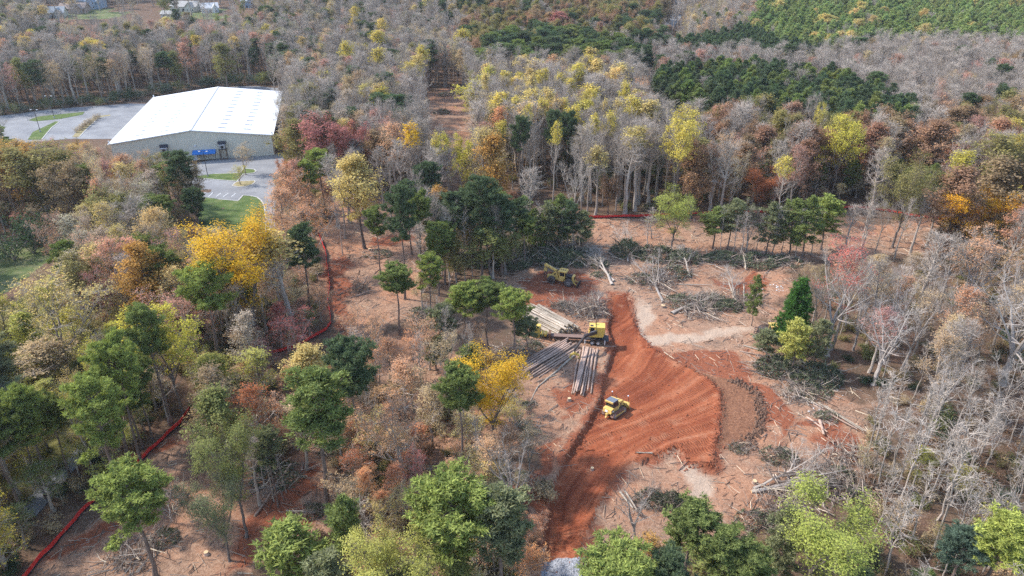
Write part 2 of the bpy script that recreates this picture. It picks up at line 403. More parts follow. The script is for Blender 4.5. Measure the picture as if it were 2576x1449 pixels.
def ground_material():
    k = N('forest_and_cleared_ground'); v = k.coords()
    z = k.n('ShaderNodeSeparateColor'); k.t.links.new(k.attr('zone').outputs['Color'], z.inputs[0])
    z2 = k.n('ShaderNodeSeparateColor'); k.t.links.new(k.attr('zone2').outputs['Color'], z2.inputs[0])
    fine = k.noise(v, 3.2, 6, 0.75); mid = k.noise(v, 0.45, 5, 0.65); big = k.noise(v, 0.07, 4, 0.6)
    speck = k.noise(v, 7.0, 3, 0.8)
    def edge(sock, lo=0.35, hi=0.65):
        s = k.math('ADD', sock, k.math('MULTIPLY', k.math('SUBTRACT', mid, 0.5), 0.9))
        return k.ramp(s, [(lo, (0, 0, 0)), (hi, (1, 1, 1))])
    litter = k.ramp(fine, [(0.3, (0.075, 0.042, 0.030)), (0.5, (0.15, 0.085, 0.055)), (0.68, (0.27, 0.175, 0.12))])
    litter = k.mix(k.ramp(mid, [(0.35, (0, 0, 0)), (0.7, (0.55, 0.55, 0.55))]), litter, (0.085, 0.075, 0.045))
    soil = k.ramp(fine, [(0.28, (0.21, 0.11, 0.067)), (0.44, (0.335, 0.19, 0.117)), (0.58, (0.43, 0.267, 0.172)), (0.74, (0.53, 0.38, 0.268))])
    soil = k.mix(k.ramp(mid, [(0.32, (0, 0, 0)), (0.68, (0.8, 0.8, 0.8))]), soil, k.ramp(fine, [(0.35, (0.11, 0.065, 0.045)), (0.65, (0.31, 0.20, 0.135))]))
    soil = k.mix(k.ramp(big, [(0.42, (0, 0, 0)), (0.62, (0.8, 0.8, 0.8))]), soil, k.ramp(fine, [(0.3, (0.28, 0.115, 0.058)), (0.7, (0.47, 0.245, 0.14))]))
    soil = k.mix(k.ramp(speck, [(0.62, (0, 0, 0)), (0.72, (0.7, 0.7, 0.7))]), soil, (0.48, 0.38, 0.29))
    soil = k.mix(k.ramp(speck, [(0.28, (0.65, 0.65, 0.65)), (0.38, (0, 0, 0))]), soil, (0.10, 0.065, 0.05))
    clay = k.ramp(fine, [(0.3, (0.15, 0.048, 0.026)), (0.55, (0.27, 0.092, 0.047)), (0.75, (0.40, 0.19, 0.11))])
    grass = k.ramp(k.noise(v, 0.25, 6, 0.7), [(0.3, (0.065, 0.095, 0.03)), (0.5, (0.12, 0.145, 0.055)), (0.68, (0.23, 0.20, 0.11))])
    pale = k.ramp(fine, [(0.3, (0.35, 0.24, 0.165)), (0.7, (0.51, 0.38, 0.275))])
    brown = k.ramp(fine, [(0.3, (0.10, 0.043, 0.026)), (0.5, (0.21, 0.098, 0.055)), (0.7, (0.37, 0.185, 0.10))])
    lite = k.ramp(fine, [(0.3, (0.12, 0.11, 0.03)), (0.6, (0.26, 0.23, 0.08)), (0.75, (0.40, 0.34, 0.16))])
    c = k.mix(edge(z2.outputs[2]), litter, lite)
    c = k.mix(edge(z.outputs[0]), c, soil)
    c = k.mix(edge(z.outputs[1]), c, clay)
    c = k.mix(edge(z2.outputs[0]), c, pale)
    c = k.mix(edge(z2.outputs[1]), c, brown)
    c = k.mix(edge(z.outputs[2], 0.45, 0.55), c, grass)
    hgt = k.math('ADD', k.math('MULTIPLY', fine, 0.7), k.math('MULTIPLY', speck, 0.3))
    return k.pbr(c, 0.95, 0, k.bump(hgt, 0.9, 0.22), 0.1)
def clay_material():
    k = N('graded_red_clay'); v = k.coords()
    fine = k.noise(v, 2.6, 6, 0.75); mid = k.noise(v, 0.30, 5, 0.62); streak = k.attr('streak').outputs['Fac']
    c = k.ramp(streak, [(0.2, (0.16, 0.040, 0.017)), (0.45, (0.25, 0.068, 0.028)), (0.7, (0.33, 0.105, 0.046)), (0.95, (0.42, 0.18, 0.095))])
    c = k.mix(k.ramp(fine, [(0.3, (0.55, 0.55, 0.55)), (0.55, (0, 0, 0))]), c, (0.13, 0.033, 0.017))
    c = k.mix(k.ramp(fine, [(0.58, (0, 0, 0)), (0.74, (0.6, 0.6, 0.6))]), c, (0.40, 0.17, 0.095))
    c = k.mix(k.ramp(mid, [(0.56, (0, 0, 0)), (0.7, (0.55, 0.55, 0.55))]), c, (0.38, 0.18, 0.10))
    rr_ = k.attr('rad').outputs['Fac']; wv = k.math('SINE', k.math('MULTIPLY', rr_, 2 * math.pi / 0.42)); tm = k.ramp(k.attr('cleat').outputs['Fac'], [(0.5, (0, 0, 0)), (0.62, (1, 1, 1))])
    cl = k.math('MULTIPLY', k.ramp(wv, [(0.2, (0, 0, 0)), (0.8, (1, 1, 1))]), tm)
    c = k.mix(k.math('MULTIPLY', cl, 0.55), c, (0.15, 0.038, 0.018))
    g = k.attr('gravel').outputs['Fac']
    st = k.ramp(k.noise(v, 6, 3, 0.8), [(0.3, (0.12, 0.12, 0.12)), (0.5, (0.30, 0.30, 0.31)), (0.7, (0.52, 0.52, 0.54))])
    c = k.mix(k.ramp(k.math('ADD', g, k.math('MULTIPLY', k.math('SUBTRACT', mid, 0.5), 1.1)), [(0.45, (0, 0, 0)), (0.6, (1, 1, 1))]), c, st)
    return k.pbr(c, 0.92, 0, k.bump(k.math('ADD', fine, k.math('MULTIPLY', cl, -0.6)), 0.9, 0.16), 0.15)
M['ground'] = ground_material(); M['clay'] = clay_material()
ny, nx = XX.shape
idx = np.arange(nx * ny).reshape(ny, nx)
quads = np.stack([idx[:-1, :-1], idx[:-1, 1:], idx[1:, 1:], idx[1:, :-1]], -1).reshape(-1, 4)
fm = padm[quads].mean(1) > 0.5
P3 = np.stack([xf, yf, zf], -1)
def grid_object(name, qs, mat, attrs):
    used, inv = np.unique(qs, return_inverse=True); b = MB(); b.add(P3[used], inv.reshape(-1, 4))
    me = b.mesh(name, mat, True)
    for an, (typ, arr) in attrs.items():
        a = me.attributes.new(an, typ, 'POINT')
        a.data.foreach_set('color' if typ == 'FLOAT_COLOR' else 'value', np.ascontiguousarray(arr[used], np.float32).ravel())
    return tag(link(name, me), kind='structure')
grid_object('ground', quads[~fm], M['ground'], {'zone': ('FLOAT_COLOR', zone), 'zone2': ('FLOAT_COLOR', zone2)})
ang, RR = flow(xf, yf); ang = (ang + 3.2 * (vn(RR * 0.11, ang * 0.10, 21) - 0.5)) / 34
streak = 0.22 + 0.38 * (vn(ang * 34 * 0.9, RR * 0.045, 41) - 0.2) + 0.42 * (vn(ang * 34 * 2.9, RR * 0.1, 42) - 0.3) + 0.35 * (vn(xf * 0.22, yf * 0.22, 43) - 0.2)
GRAV = gp([(1350, 1540), (1364, 1405), (1400, 1400), (1450, 1410), (1475, 1400), (1490, 1540)])
gravel = soft(xf, yf, GRAV, 0.8)
clay_o = grid_object('graded_clay_road', quads[fm], M['clay'], {'streak': ('FLOAT', streak), 'rad': ('FLOAT', RR + 0.5 * vn(xf, yf, 46)), 'cleat': ('FLOAT', vn(ang * 34 * 1.5, RR * 0.04, 45)), 'gravel': ('FLOAT', gravel)})

# ------------------------------------------------------------------ paved yard, lawns, kerbs
def asphalt_material():
    k = N('asphalt'); v = k.coords(); f = k.noise(v, 0.12, 5, 0.6); s = k.noise(v, 2.5, 4, 0.7)
    c = k.ramp(f, [(0.3, (0.16, 0.16, 0.165)), (0.6, (0.25, 0.248, 0.245)), (0.8, (0.31, 0.305, 0.30))])
    c = k.mix(k.ramp(s, [(0.55, (0, 0, 0)), (0.75, (0.35, 0.35, 0.35))]), c, (0.30, 0.27, 0.22))
    return k.pbr(c, 0.9, 0, None, 0.2)
M['asphalt'] = asphalt_material()
k = N('lawn_grass'); v = k.coords()
c = k.ramp(k.noise(v, 0.35, 6, 0.7), [(0.3, (0.06, 0.095, 0.026)), (0.52, (0.105, 0.145, 0.045)), (0.75, (0.22, 0.21, 0.095))])
c = k.mix(k.ramp(k.noise(v, 3.0, 4, 0.7), [(0.3, (0.5, 0.5, 0.5)), (0.6, (0, 0, 0))]), c, (0.07, 0.10, 0.025))
M['lawn'] = k.pbr(c, 0.95, 0, k.bump(k.noise(v, 5, 4, 0.7), 0.7, 0.1), 0.1)
k = N('dry_verge'); v = k.coords()
M['verge'] = k.pbr(k.ramp(k.noise(v, 0.8, 6, 0.7), [(0.3, (0.16, 0.14, 0.06)), (0.6, (0.33, 0.27, 0.15)), (0.8, (0.42, 0.35, 0.22))]), 0.95, 0, None, 0.1)
M['kerb'] = mat_plain('kerb_concrete', (0.42, 0.40, 0.37), 0.9, var=0.2)
M['paint'] = mat_plain('road_paint', (0.62, 0.62, 0.60), 0.8, var=0.15, dirt=(0.3, 0.3, 0.3), dirt_amt=0.5)
def sheet(name, px, mat, dz, kind='structure', step=1.2):
    """flat sheet following the land a few millimetres above it, with a shallow turned-down edge"""
    import bmesh
    w = gp(px); bm = bmesh.new()
    out = []
    for i in range(len(w)):
        a, b = w[i], w[(i + 1) % len(w)]; n = max(1, int(np.hypot(*(b - a)) / step))
        for j in range(n): out.append(a + (b - a) * j / n)
    vs = [bm.verts.new((p[0], p[1], 0)) for p in out]; f = bm.faces.new(vs)
    bmesh.ops.triangulate(bm, faces=[f])
    f = bmesh.ops.extrude_face_region(bm, geom=bm.faces[:])
    top = [e for e in f['geom'] if isinstance(e, bmesh.types.BMVert)]; tset = set(top)
    for q in bm.verts:
        q.co.z = float(h0(q.co.x, q.co.y)) + (dz if q in tset else dz - 0.35)
    bmesh.ops.recalc_face_normals(bm, faces=bm.faces[:])
    me = bpy.data.meshes.new(name); bm.to_mesh(me); bm.free(); me.materials.append(mat)
    o = link(name, me)
    if kind: tag(o, kind=kind)
    return o, w
def kerb_run(px, name='kerb', closed=False, hgt=0.14):
    w = gp(px); b = MB()
    n = len(w)
    for i in range(n if closed else n - 1):
        a, c = w[i], w[(i + 1) % n]
        za, zc = float(h0(*a)), float(h0(*c))
        b.beam((a[0], a[1], za + hgt - 0.1), (c[0], c[1], zc + hgt - 0.1), 0.35, 0.3 + 0.004 * (i % 2))
    return tag(b.build(name, M['kerb']), kind='structure')
sheet('parking_lot', [(440, 452), (470, 416), (548, 399), (672, 391), (712, 384), (716, 420), (700, 470), (694, 500), (690, 545), (694, 580), (672, 582), (671, 549), (666, 514), (650, 498), (612, 491), (600, 505), (549, 501), (515, 497), (470, 490)], M['asphalt'], 0.08)
P_LAWN = [(500, 495), (549, 502), (599, 506), (612, 492), (647, 497), (663, 514), (668, 549), (668, 590), (500, 590)]
sheet('lawn', P_LAWN, M['lawn'], 0.14); kerb_run([(548, 502), (599, 506), (612, 492), (630, 493), (647, 497), (657, 505), (665, 518), (669, 549), (669, 585)])
P_I1 = [(480, 446), (540, 438), (605, 436), (612, 424), (640, 427), (645, 432), (638, 436), (612, 439), (604, 448), (597, 457), (510, 450)]
sheet('lawn', P_I1, M['lawn'], 0.16); kerb_run(P_I1[1:], closed=False)
P_I2 = [(584, 468), (592, 460), (600, 457), (641, 455), (642, 459), (635, 465), (620, 470), (600, 471)]
sheet('lawn', P_I2, M['verge'], 0.16); kerb_run(P_I2, closed=True)
sheet('parking_lot', [(-160, 318), (-60, 300), (0, 292), (120, 276), (330, 261), (420, 262), (300, 350), (170, 350), (-160, 380)], M['asphalt'], 0.08)
sheet('back_drive', [(560, 222), (590, 218), (650, 217), (700, 222), (700, 234), (600, 230)], M['asphalt'], 0.08)
P_POND = [(72, 303), (95, 294), (130, 290), (213, 282), (208, 289), (150, 300), (90, 306)]
sheet('lawn', P_POND, M['lawn'], 0.14)
P_V1 = [(70, 352), (83, 333), (115, 318), (140, 306), (150, 307), (130, 322), (105, 352)]
sheet('lawn', P_V1, M['lawn'], 0.16); kerb_run([(105, 352), (130, 322), (150, 307)])
P_V2 = [(182, 345), (200, 325), (238, 294), (277, 289), (279, 292), (248, 297), (212, 332), (200, 345)]
sheet('verge', P_V2, M['verge'], 0.16); kerb_run([(200, 345), (212, 332), (248, 297), (279, 292)])
def ground_line(b, p0, p1, w, lift):
    a, c = gp([p0, p1]); b.beam((a[0], a[1], float(h0(*a)) + lift), (c[0], c[1], float(h0(*c)) + lift), w, 0.006)
for p0, p1 in [((536, 485), (524, 496)), ((556, 486), (543, 496)), ((575, 486), (561, 496)), ((593, 487), (580, 497)), ((517, 485), (506, 495))]:
    b = MB(); ground_line(b, p0, p1, 0.22, 0.088); tag(b.build('parking_stall_line', M['paint']), kind='structure')
sheet('country_road', [(40, 1290), (110, 1215), (180, 1145), (262, 1045), (292, 1050), (250, 1105), (185, 1185), (90, 1300)], M['asphalt'], 0.12)
sheet('driveway', [(1655, 92), (1668, 70), (1680, 45), (1700, 30), (1716, 40), (1700, 62), (1686, 92)], M['asphalt'], 0.1)

# ------------------------------------------------------------------ warehouse
k = N('ribbed_beige_wall'); v = k.coords(); w = k.n('ShaderNodeTexWave', wave_type='BANDS', bands_direction='X')
w.inputs['Scale'].default_value = 0.55; w.inputs['Distortion'].default_value = 0; k.t.links.new(v, w.inputs['Vector'])
c = k.ramp(k.noise(v, 0.25, 4), [(0.3, (0.66, 0.605, 0.46)), (0.7, (0.74, 0.69, 0.55))])
c = k.mix(k.ramp(w.outputs['Fac'], [(0.0, (0.25, 0.25, 0.25)), (0.4, (0, 0, 0))]), c, (0.40, 0.375, 0.29))
M['wh_wall'] = k.pbr(c, 0.6, 0, k.bump(w.outputs['Fac'], 0.5, 0.1), 0.3)
k = N('white_standing_seam_roof'); v = k.coords(); w = k.n('ShaderNodeTexWave', wave_type='BANDS', bands_direction='Y')
w.inputs['Scale'].default_value = 0.8; k.t.links.new(v, w.inputs['Vector'])
c = k.ramp(k.noise(v, 0.15, 4), [(0.3, (0.60, 0.60, 0.60)), (0.7, (0.70, 0.70, 0.70))])
c = k.mix(k.ramp(w.outputs['Fac'], [(0.0, (0.5, 0.5, 0.5)), (0.15, (0, 0, 0))]), c, (0.40, 0.41, 0.42))
M['wh_roof'] = k.pbr(c, 0.55, 0, k.bump(w.outputs['Fac'], 0.25, 0.05), 0.3)
M['trim_white'] = mat_plain('white_trim', (0.72, 0.72, 0.70), 0.6, var=0.1)
M['dark_steel'] = mat_plain('dark_painted_steel', (0.035, 0.036, 0.04), 0.55, 0.2, var=0.3, dirt=(0.12, 0.09, 0.07), dirt_amt=0.35)
M['unit_grey'] = mat_plain('hvac_grey', (0.36, 0.36, 0.35), 0.5, 0.2, var=0.2)
M['unit_white'] = mat_plain('hvac_white', (0.62, 0.63, 0.63), 0.5, var=0.1)
M['hood'] = mat_plain('hvac_hood', (0.05, 0.055, 0.075), 0.6, var=0.2)
M['blue'] = mat_plain('blue_awning_canvas', (0.03, 0.20, 0.56), 0.6, var=0.25, scale=0.8)
M['rust'] = mat_plain('rusty_steel', (0.16, 0.085, 0.05), 0.8, var=0.4)
M['glass_dark'] = mat_plain('dark_glass', (0.02, 0.025, 0.03), 0.12, var=0.2, spec=0.6)
WW, WL, WE, WR = 50.0, 71.0, 7.2, 10.2
wh = empty('warehouse', (-105.6, 233.6, float(h0(-105, 233)) - 0.1), math.radians(13.2))
tag(wh, 'big beige metal warehouse with white low gable roof beside the parking lot', 'warehouse')
b = MB(); hw = WW / 2
V = [(-hw, 0, 0), (hw, 0, 0), (hw, 0, WE), (0, 0, WR), (-hw, 0, WE)]; V2 = [(x, WL, z) for x, _, z in V]
b.add(V + V2, [(0, 1, 2, 4), (6, 5, 9, 7), (1, 6, 7, 2), (5, 0, 4, 9)], [(4, 2, 3), (7, 9, 8)])
b.build('wall', M['wh_wall'], wh)
for s in (-1, 1):
    b = MB(); e = 0.5; sl = (WR - WE) / hw
    p = [(0, WR + 0.12), (s * (hw + e), WE + 0.12 - e * sl), (s * (hw + e), WE - 0.1 - e * sl), (0, WR - 0.06)]
    b.prism(p if s < 0 else p[::-1], -0.5, WL + 0.5); rf = b.build('roof', M['wh_roof'], wh)
    for fx in (0.36, 0.68):
        for j in range(11):
            y = 5 + j * 6.0; x = s * hw * fx; z = WR - (WR - WE) * fx + 0.16
            q = MB(); q.box((x, y, z + 0.05), (2.4, 0.22, 0.16), rot=(s * math.atan(sl), 'Y')); q.build('roof_vent_strip', M['unit_grey'], rf)
b = MB(); b.beam((0, -0.55, WR + 0.16), (0, WL + 0.55, WR + 0.16), 0.7, 0.12); b.build('ridge_cap', M['kerb'], wh)
for s in (-1, 1):
    b = MB(); b.beam((s * (hw + 0.5), -0.56, WE + 0.0), (0, -0.56, WR + 0.06), 0.14, 0.28); b.build('gable_trim', M['trim_white'], wh)
    b = MB(); b.box((s * (hw + 0.62), WL / 2, WE - 0.06), (0.22, WL + 1, 0.2)); b.build('gutter', M['trim_white'], wh)
    for y in (0.0, WL - 0.4):
        b = MB(); b.box((s * (hw + 0.3), y + 0.2, WE + 0.5), (0.35, 0.3, 1.0)); b.build('corner_vent', M['trim_white'], wh)
b = MB(); b.box((0.4, -0.12, 5.0), (0.7, 0.3, 0.5)); b.build('wall_light', M['trim_white'], wh)
b = MB(); b.box((17.2, -0.1, 5.2), (0.4, 0.2, 0.3)); b.build('wall_light', M['unit_grey'], wh)
b = MB(); b.box((-0.6, -0.06, 1.15), (2.0, 0.12, 2.3)); b.build('door', M['trim_white'], wh)
def awning(x0, x1, lab):
    a = empty('awning', wh.matrix_basis @ Vector((x0, 0, 0)), wh.rotation_euler[2]); tag(a, lab, 'awning'); L = x1 - x0
    q = MB(); q.prism([(0, 0), (L, 0), (L, 0.01), (0, 0.01)], 0, 0.01)
    q = MB()
    V = [(0, -0.05, 3.5), (L, -0.05, 3.5), (L, -2.2, 2.8), (0, -2.2, 2.8), (L, -2.2, 2.45), (0, -2.2, 2.45), (0, -0.05, 2.45), (L, -0.05, 2.45)]
    q.add(V, [(0, 3, 2, 1), (3, 5, 4, 2)], [(0, 6, 5), (0, 5, 3), (1, 2, 4), (1, 4, 7)]); q.build('canvas', M['blue'], a)
    for x in (0.1, L - 0.1):
        q = MB(); q.tube([(x, -2.12, 0), (x, -2.12, 2.6)], 0.06, 6); q.build('post', M['dark_steel'], a)
    return a
def hvac(p, rz, lab, tower=True, plat=3.6, hood=True):
    a = empty('hvac_unit', p, rz); tag(a, lab, 'air conditioner', 'wall air conditioning units on steel towers')
    q = MB(); q.box((0, -1.05, plat + 0.85), (1.9, 1.5, 1.3)); u = q.build('cabinet', M['unit_grey'], a)
    q = MB(); q.tube([(0, -1.82, plat + 0.85), (0, -1.78, plat + 0.85)], 0.5, 14, True); q.build('fan_grille', M['dark_steel'], u)
    q = MB(); q.box((0, -1.7, plat + 1.58), (2.0, 0.3, 0.12)); q.build('top_panel', M['unit_white'], u)
    q = MB(); q.prism([(-1.25, plat + 1.6), (1.25, plat + 1.6), (1.25, plat + 2.5), (-1.25, plat + 2.5)], -1.15, -0.06); q.build('hood', M['hood'], a)
    q = MB(); q.box((0, -1.1, plat + 0.08), (2.5, 2.1, 0.14)); q.build('platform', M['dark_steel'], a)
    for sx in (-1, 1):
        for y in (-2.0, -0.25):
            q = MB(); q.tube([(sx * 1.05, y, 0), (sx * 1.05, y, plat)], 0.09, 5); q.build('leg', M['rust'], a)
    for z0, z1 in ((0.2, plat * 0.5), (plat * 0.5, plat - 0.1)):
        for sx in (-1, 1):
            q = MB(); q.tube([(sx * 1.05, -2.0, z0), (-sx * 1.05, -2.0, z1)], 0.05, 4); q.build('brace', M['rust'], a)
    for z in (0.6, plat * 0.5):
        q = MB(); q.tube([(-1.05, -2.0, z), (1.05, -2.0, z)], 0.05, 4); q.build('cross_bar', M['rust'], a)
    return a
W2 = lambda x, y: wh.matrix_basis @ Vector((x, y, 0))
bpy.context.view_layer.update()
awning(-0.6, 2.0, 'small blue canvas awning over the side door of the warehouse')
awning(2.1, 6.6, 'long blue canvas awning on dark posts against the warehouse wall')
hvac(W2(-9.0, 0), wh.rotation_euler[2], 'grey air conditioner with dark hood on the gable wall, behind the dark pine')
hvac(W2(9.0, 0), wh.rotation_euler[2], 'grey air conditioner on a tall braced tower beside the blue awning')
for i, y in enumerate((14, 26, 40, 54)):
    hvac(W2(hw, y), wh.rotation_euler[2] + math.pi / 2, 'air conditioner on a steel tower along the wooded long wall')
for i, y in enumerate((8, 24, 40, 56)):
    hvac(W2(-hw, y), wh.rotation_euler[2] - math.pi / 2, 'air conditioner on a steel tower facing the far parking lot', plat=3.0)
def lamp_post(u, v, hgt, lab):
    p = at(u, v); a = empty('lamp_post', p); tag(a, lab, 'lamp post')
    q = MB(); q.tube([(0, 0, 0.1), (0, 0, 0.8)], 0.28, 10, True); q.build('base', M['kerb'], a)
    q = MB(); q.tube([(0, 0, 0.5), (0, 0, hgt)], [0.12, 0.07], 8); q.build('pole', M['dark_steel'], a)
    for s in (-1, 1):
        q = MB(); q.beam((0, 0, hgt), (s * 0.9, 0, hgt + 0.05), 0.08, 0.08); ar = q.build('arm', M['dark_steel'], a)
        q = MB(); q.box((s * 1.15, 0, hgt + 0.04), (0.6, 0.35, 0.16)); q.build('lamp_head', M['unit_white'], ar)
lamp_post(523, 444, 8.0, 'dark lamp post on the grass island in front of the blue awning')
lamp_post(102, 333, 8.5, 'dark lamp post on the green verge beside the far parking lot')
lamp_post(137, 298, 9.0, 'dark lamp post inside the fenced pond enclosure')

# ------------------------------------------------------------------ fences
k = N('red_silt_fabric'); v = k.coords(); f = k.noise(v, 1.5, 4)
M['red_fabric'] = k.pbr(k.ramp(f, [(0.3, (0.52, 0.025, 0.02)), (0.6, (0.68, 0.045, 0.035)), (0.8, (0.72, 0.10, 0.07))]), 0.75, 0, None, 0.2)
M['black_band'] = mat_plain('matt_black_band', (0.018, 0.017, 0.02), 0.8, var=0.4, dirt=(0.13, 0.07, 0.05), dirt_amt=0.3)
M['post_wood'] = mat_plain('weathered_post', (0.25, 0.19, 0.14), 0.9, var=0.3)
def silt_fence(px, lab, sp=2.2, hgt=0.95):
    w = gp(px); L = np.r_[0, np.cumsum(np.hypot(*np.diff(w, axis=0).T))]
    n = int(L[-1] / sp); s = np.linspace(0, L[-1], n * 3 + 1)
    X = np.interp(s, L, w[:, 0]) + 0.15 * (vn(s * 0.5, 0 * s, 51) - 0.5); Y = np.interp(s, L, w[:, 1]) + 0.15 * (vn(s * 0.5, 0 * s, 52) - 0.5)
    Z = hz(X, Y); c = (X[0], Y[0], Z[0])
    a = empty('silt_fence', c); tag(a, lab, 'fence', 'red silt fences round the clearing')
    sag = 0.22 * (vn(s * 0.6, 0 * s, 53)) + 0.06 * (np.arange(len(s)) % 3 > 0); lean = 0.12 * (vn(s * 0.3, 0 * s, 54) - 0.5)
    tx = np.gradient(X); ty = np.gradient(Y); q = np.hypot(tx, ty); nxv, nyv = -ty / q, tx / q
    def band(lo, hi, th, name, mat):
        b = MB(); V = []
        for side in (-1, 1):
            for zz in (lo, hi):
                z = Z + (zz * (hgt - sag) if zz > 0 else -0.08)
                o = side * th + lean * zz
                V.append(np.stack([X + nxv * o - c[0], Y + nyv * o - c[1], z - c[2]], -1))
        V = np.stack(V, 1).reshape(-1, 3); Q = []
        for i in range(len(X) - 1):
            e, g = i * 4, i * 4 + 4
            Q += [(e, g, g + 1, e + 1), (e + 2, e + 3, g + 3, g + 2), (e + 1, g + 1, g + 3, e + 3)]
        b.add(V, Q); b.build(name, mat, a)
    band(0.30, 1.0, 0.02, 'red_fabric', M['red_fabric']); band(-1, 0.305, 0.035, 'lower_black_band', M['black_band'])  # red upper part, plain black band along the foot
    for i in range(0, len(X), 3):
        b = MB(); b.box((X[i] - c[0] + nxv[i] * 0.06, Y[i] - c[1] + nyv[i] * 0.06, Z[i] - c[2] + hgt * 0.42), (0.05, 0.05, hgt * 1.3)); b.build('post', M['post_wood'], a)
SF1 = [(10, 1515), (70, 1449), (140, 1370), (215, 1285), (260, 1242), (350, 1167), (400, 1117), (457, 1064), (480, 1030)]
SF2 = [(800, 585), (807, 606), (820, 640), (825, 683), (830, 723), (826, 766), (833, 816), (822, 832), (800, 845), (760, 868), (700, 888), (670, 893)]
SF3 = [(1320, 546), (1450, 551), (1560, 548), (1650, 545), (1760, 540), (1850, 537), (1960, 537), (2000, 531), (2080, 526), (2150, 524), (2240, 534), (2300, 546), (2362, 553), (2420, 560)]
silt_fence(SF1, 'red and black silt fence running diagonally below the pines by the country road')
silt_fence(SF2, 'red silt fence curving round the woods beside the rutted track')
silt_fence(SF3, 'red silt fence along the foot of the tall bare forest behind the clearing')
def rail_fence(px, lab, sp=3.0, hgt=1.4, name='pond_fence'):
    w = gp(px); a = empty(name, (w[0][0], w[0][1], float(h0(*w[0])))); tag(a, lab, 'fence')
    L = np.r_[0, np.cumsum(np.hypot(*np.diff(w, axis=0).T))]; n = int(L[-1] / sp); s = np.linspace(0, L[-1], n + 1)
    P = [np.array([np.interp(q, L, w[:, 0]), np.interp(q, L, w[:, 1])]) for q in s]
    P = [np.array([p[0] - w[0][0], p[1] - w[0][1], float(h0(*p)) - float(h0(*w[0]))]) for p in P]
    for i, p in enumerate(P):
        b = MB(); b.tube([p + (0, 0, -0.1), p + (0, 0, hgt)], 0.045, 5); b.build('post', M['dark_steel'], a)
        if i:
            for z in (0.25, 0.7, hgt - 0.08):
                b = MB(); b.tube([P[i - 1] + (0, 0, z), p + (0, 0, z)], 0.03, 4); b.build('rail', M['dark_steel'], a)
rail_fence([(70, 304), (95, 293), (130, 288), (215, 280), (235, 276)], 'black railing round the green pond in the far parking lot')
rail_fence([(630, 572), (645, 560), (668, 556)], 'short black railing at the corner of the lower lawn', name='railing')
rail_fence([(-60, 712), (0, 690), (60, 672), (135, 648)], 'wire pasture fence along the green field', 4.0, 1.2, 'pasture_fence')

# ------------------------------------------------------------------ trees: one generator, several kinds
def unit(a): return a / (np.linalg.norm(a, axis=-1, keepdims=True) + 1e-9)
def spikes(b, P0, P1, w, mat=0, val=0.5, rng=RNG):
    """thin pointed twigs or blades, one triangle each"""
    P0 = np.asarray(P0, float); P1 = np.asarray(P1, float); n = len(P0)
    if n == 0: return
    d = unit(P1 - P0); r = unit(np.cross(d, rng.normal(size=(n, 3))))
    w = np.broadcast_to(np.asarray(w, float), (n,))[:, None]
    V = np.stack([P0 - r * w, P0 + r * w, P1], 1).reshape(-1, 3)
    b.add(V, None, np.arange(3 * n).reshape(-1, 3), val, mat)
def leaves(b, P, size, rng, mat=0, up=0.4, val=None, asp=0.75, outward=None):
    n = len(P)
    if n == 0: return
    nrm = rng.normal(size=(n, 3)); nrm[:, 2] = np.abs(nrm[:, 2]) + up
    if outward is not None: nrm = unit(nrm) + outward
    nrm = unit(nrm); a = unit(np.cross(nrm, rng.normal(size=(n, 3)))); c = np.cross(nrm, a)
    s = (size * rng.uniform(0.6, 1.35, n))[:, None] * 0.5
    V = np.stack([P - a * s, P - c * s * asp, P + a * s, P + c * s * asp], 1).reshape(-1, 3)
    b.add(V, np.arange(4 * n).reshape(-1, 4), None, rng.uniform(0, 1, n) if val is None else val, mat)

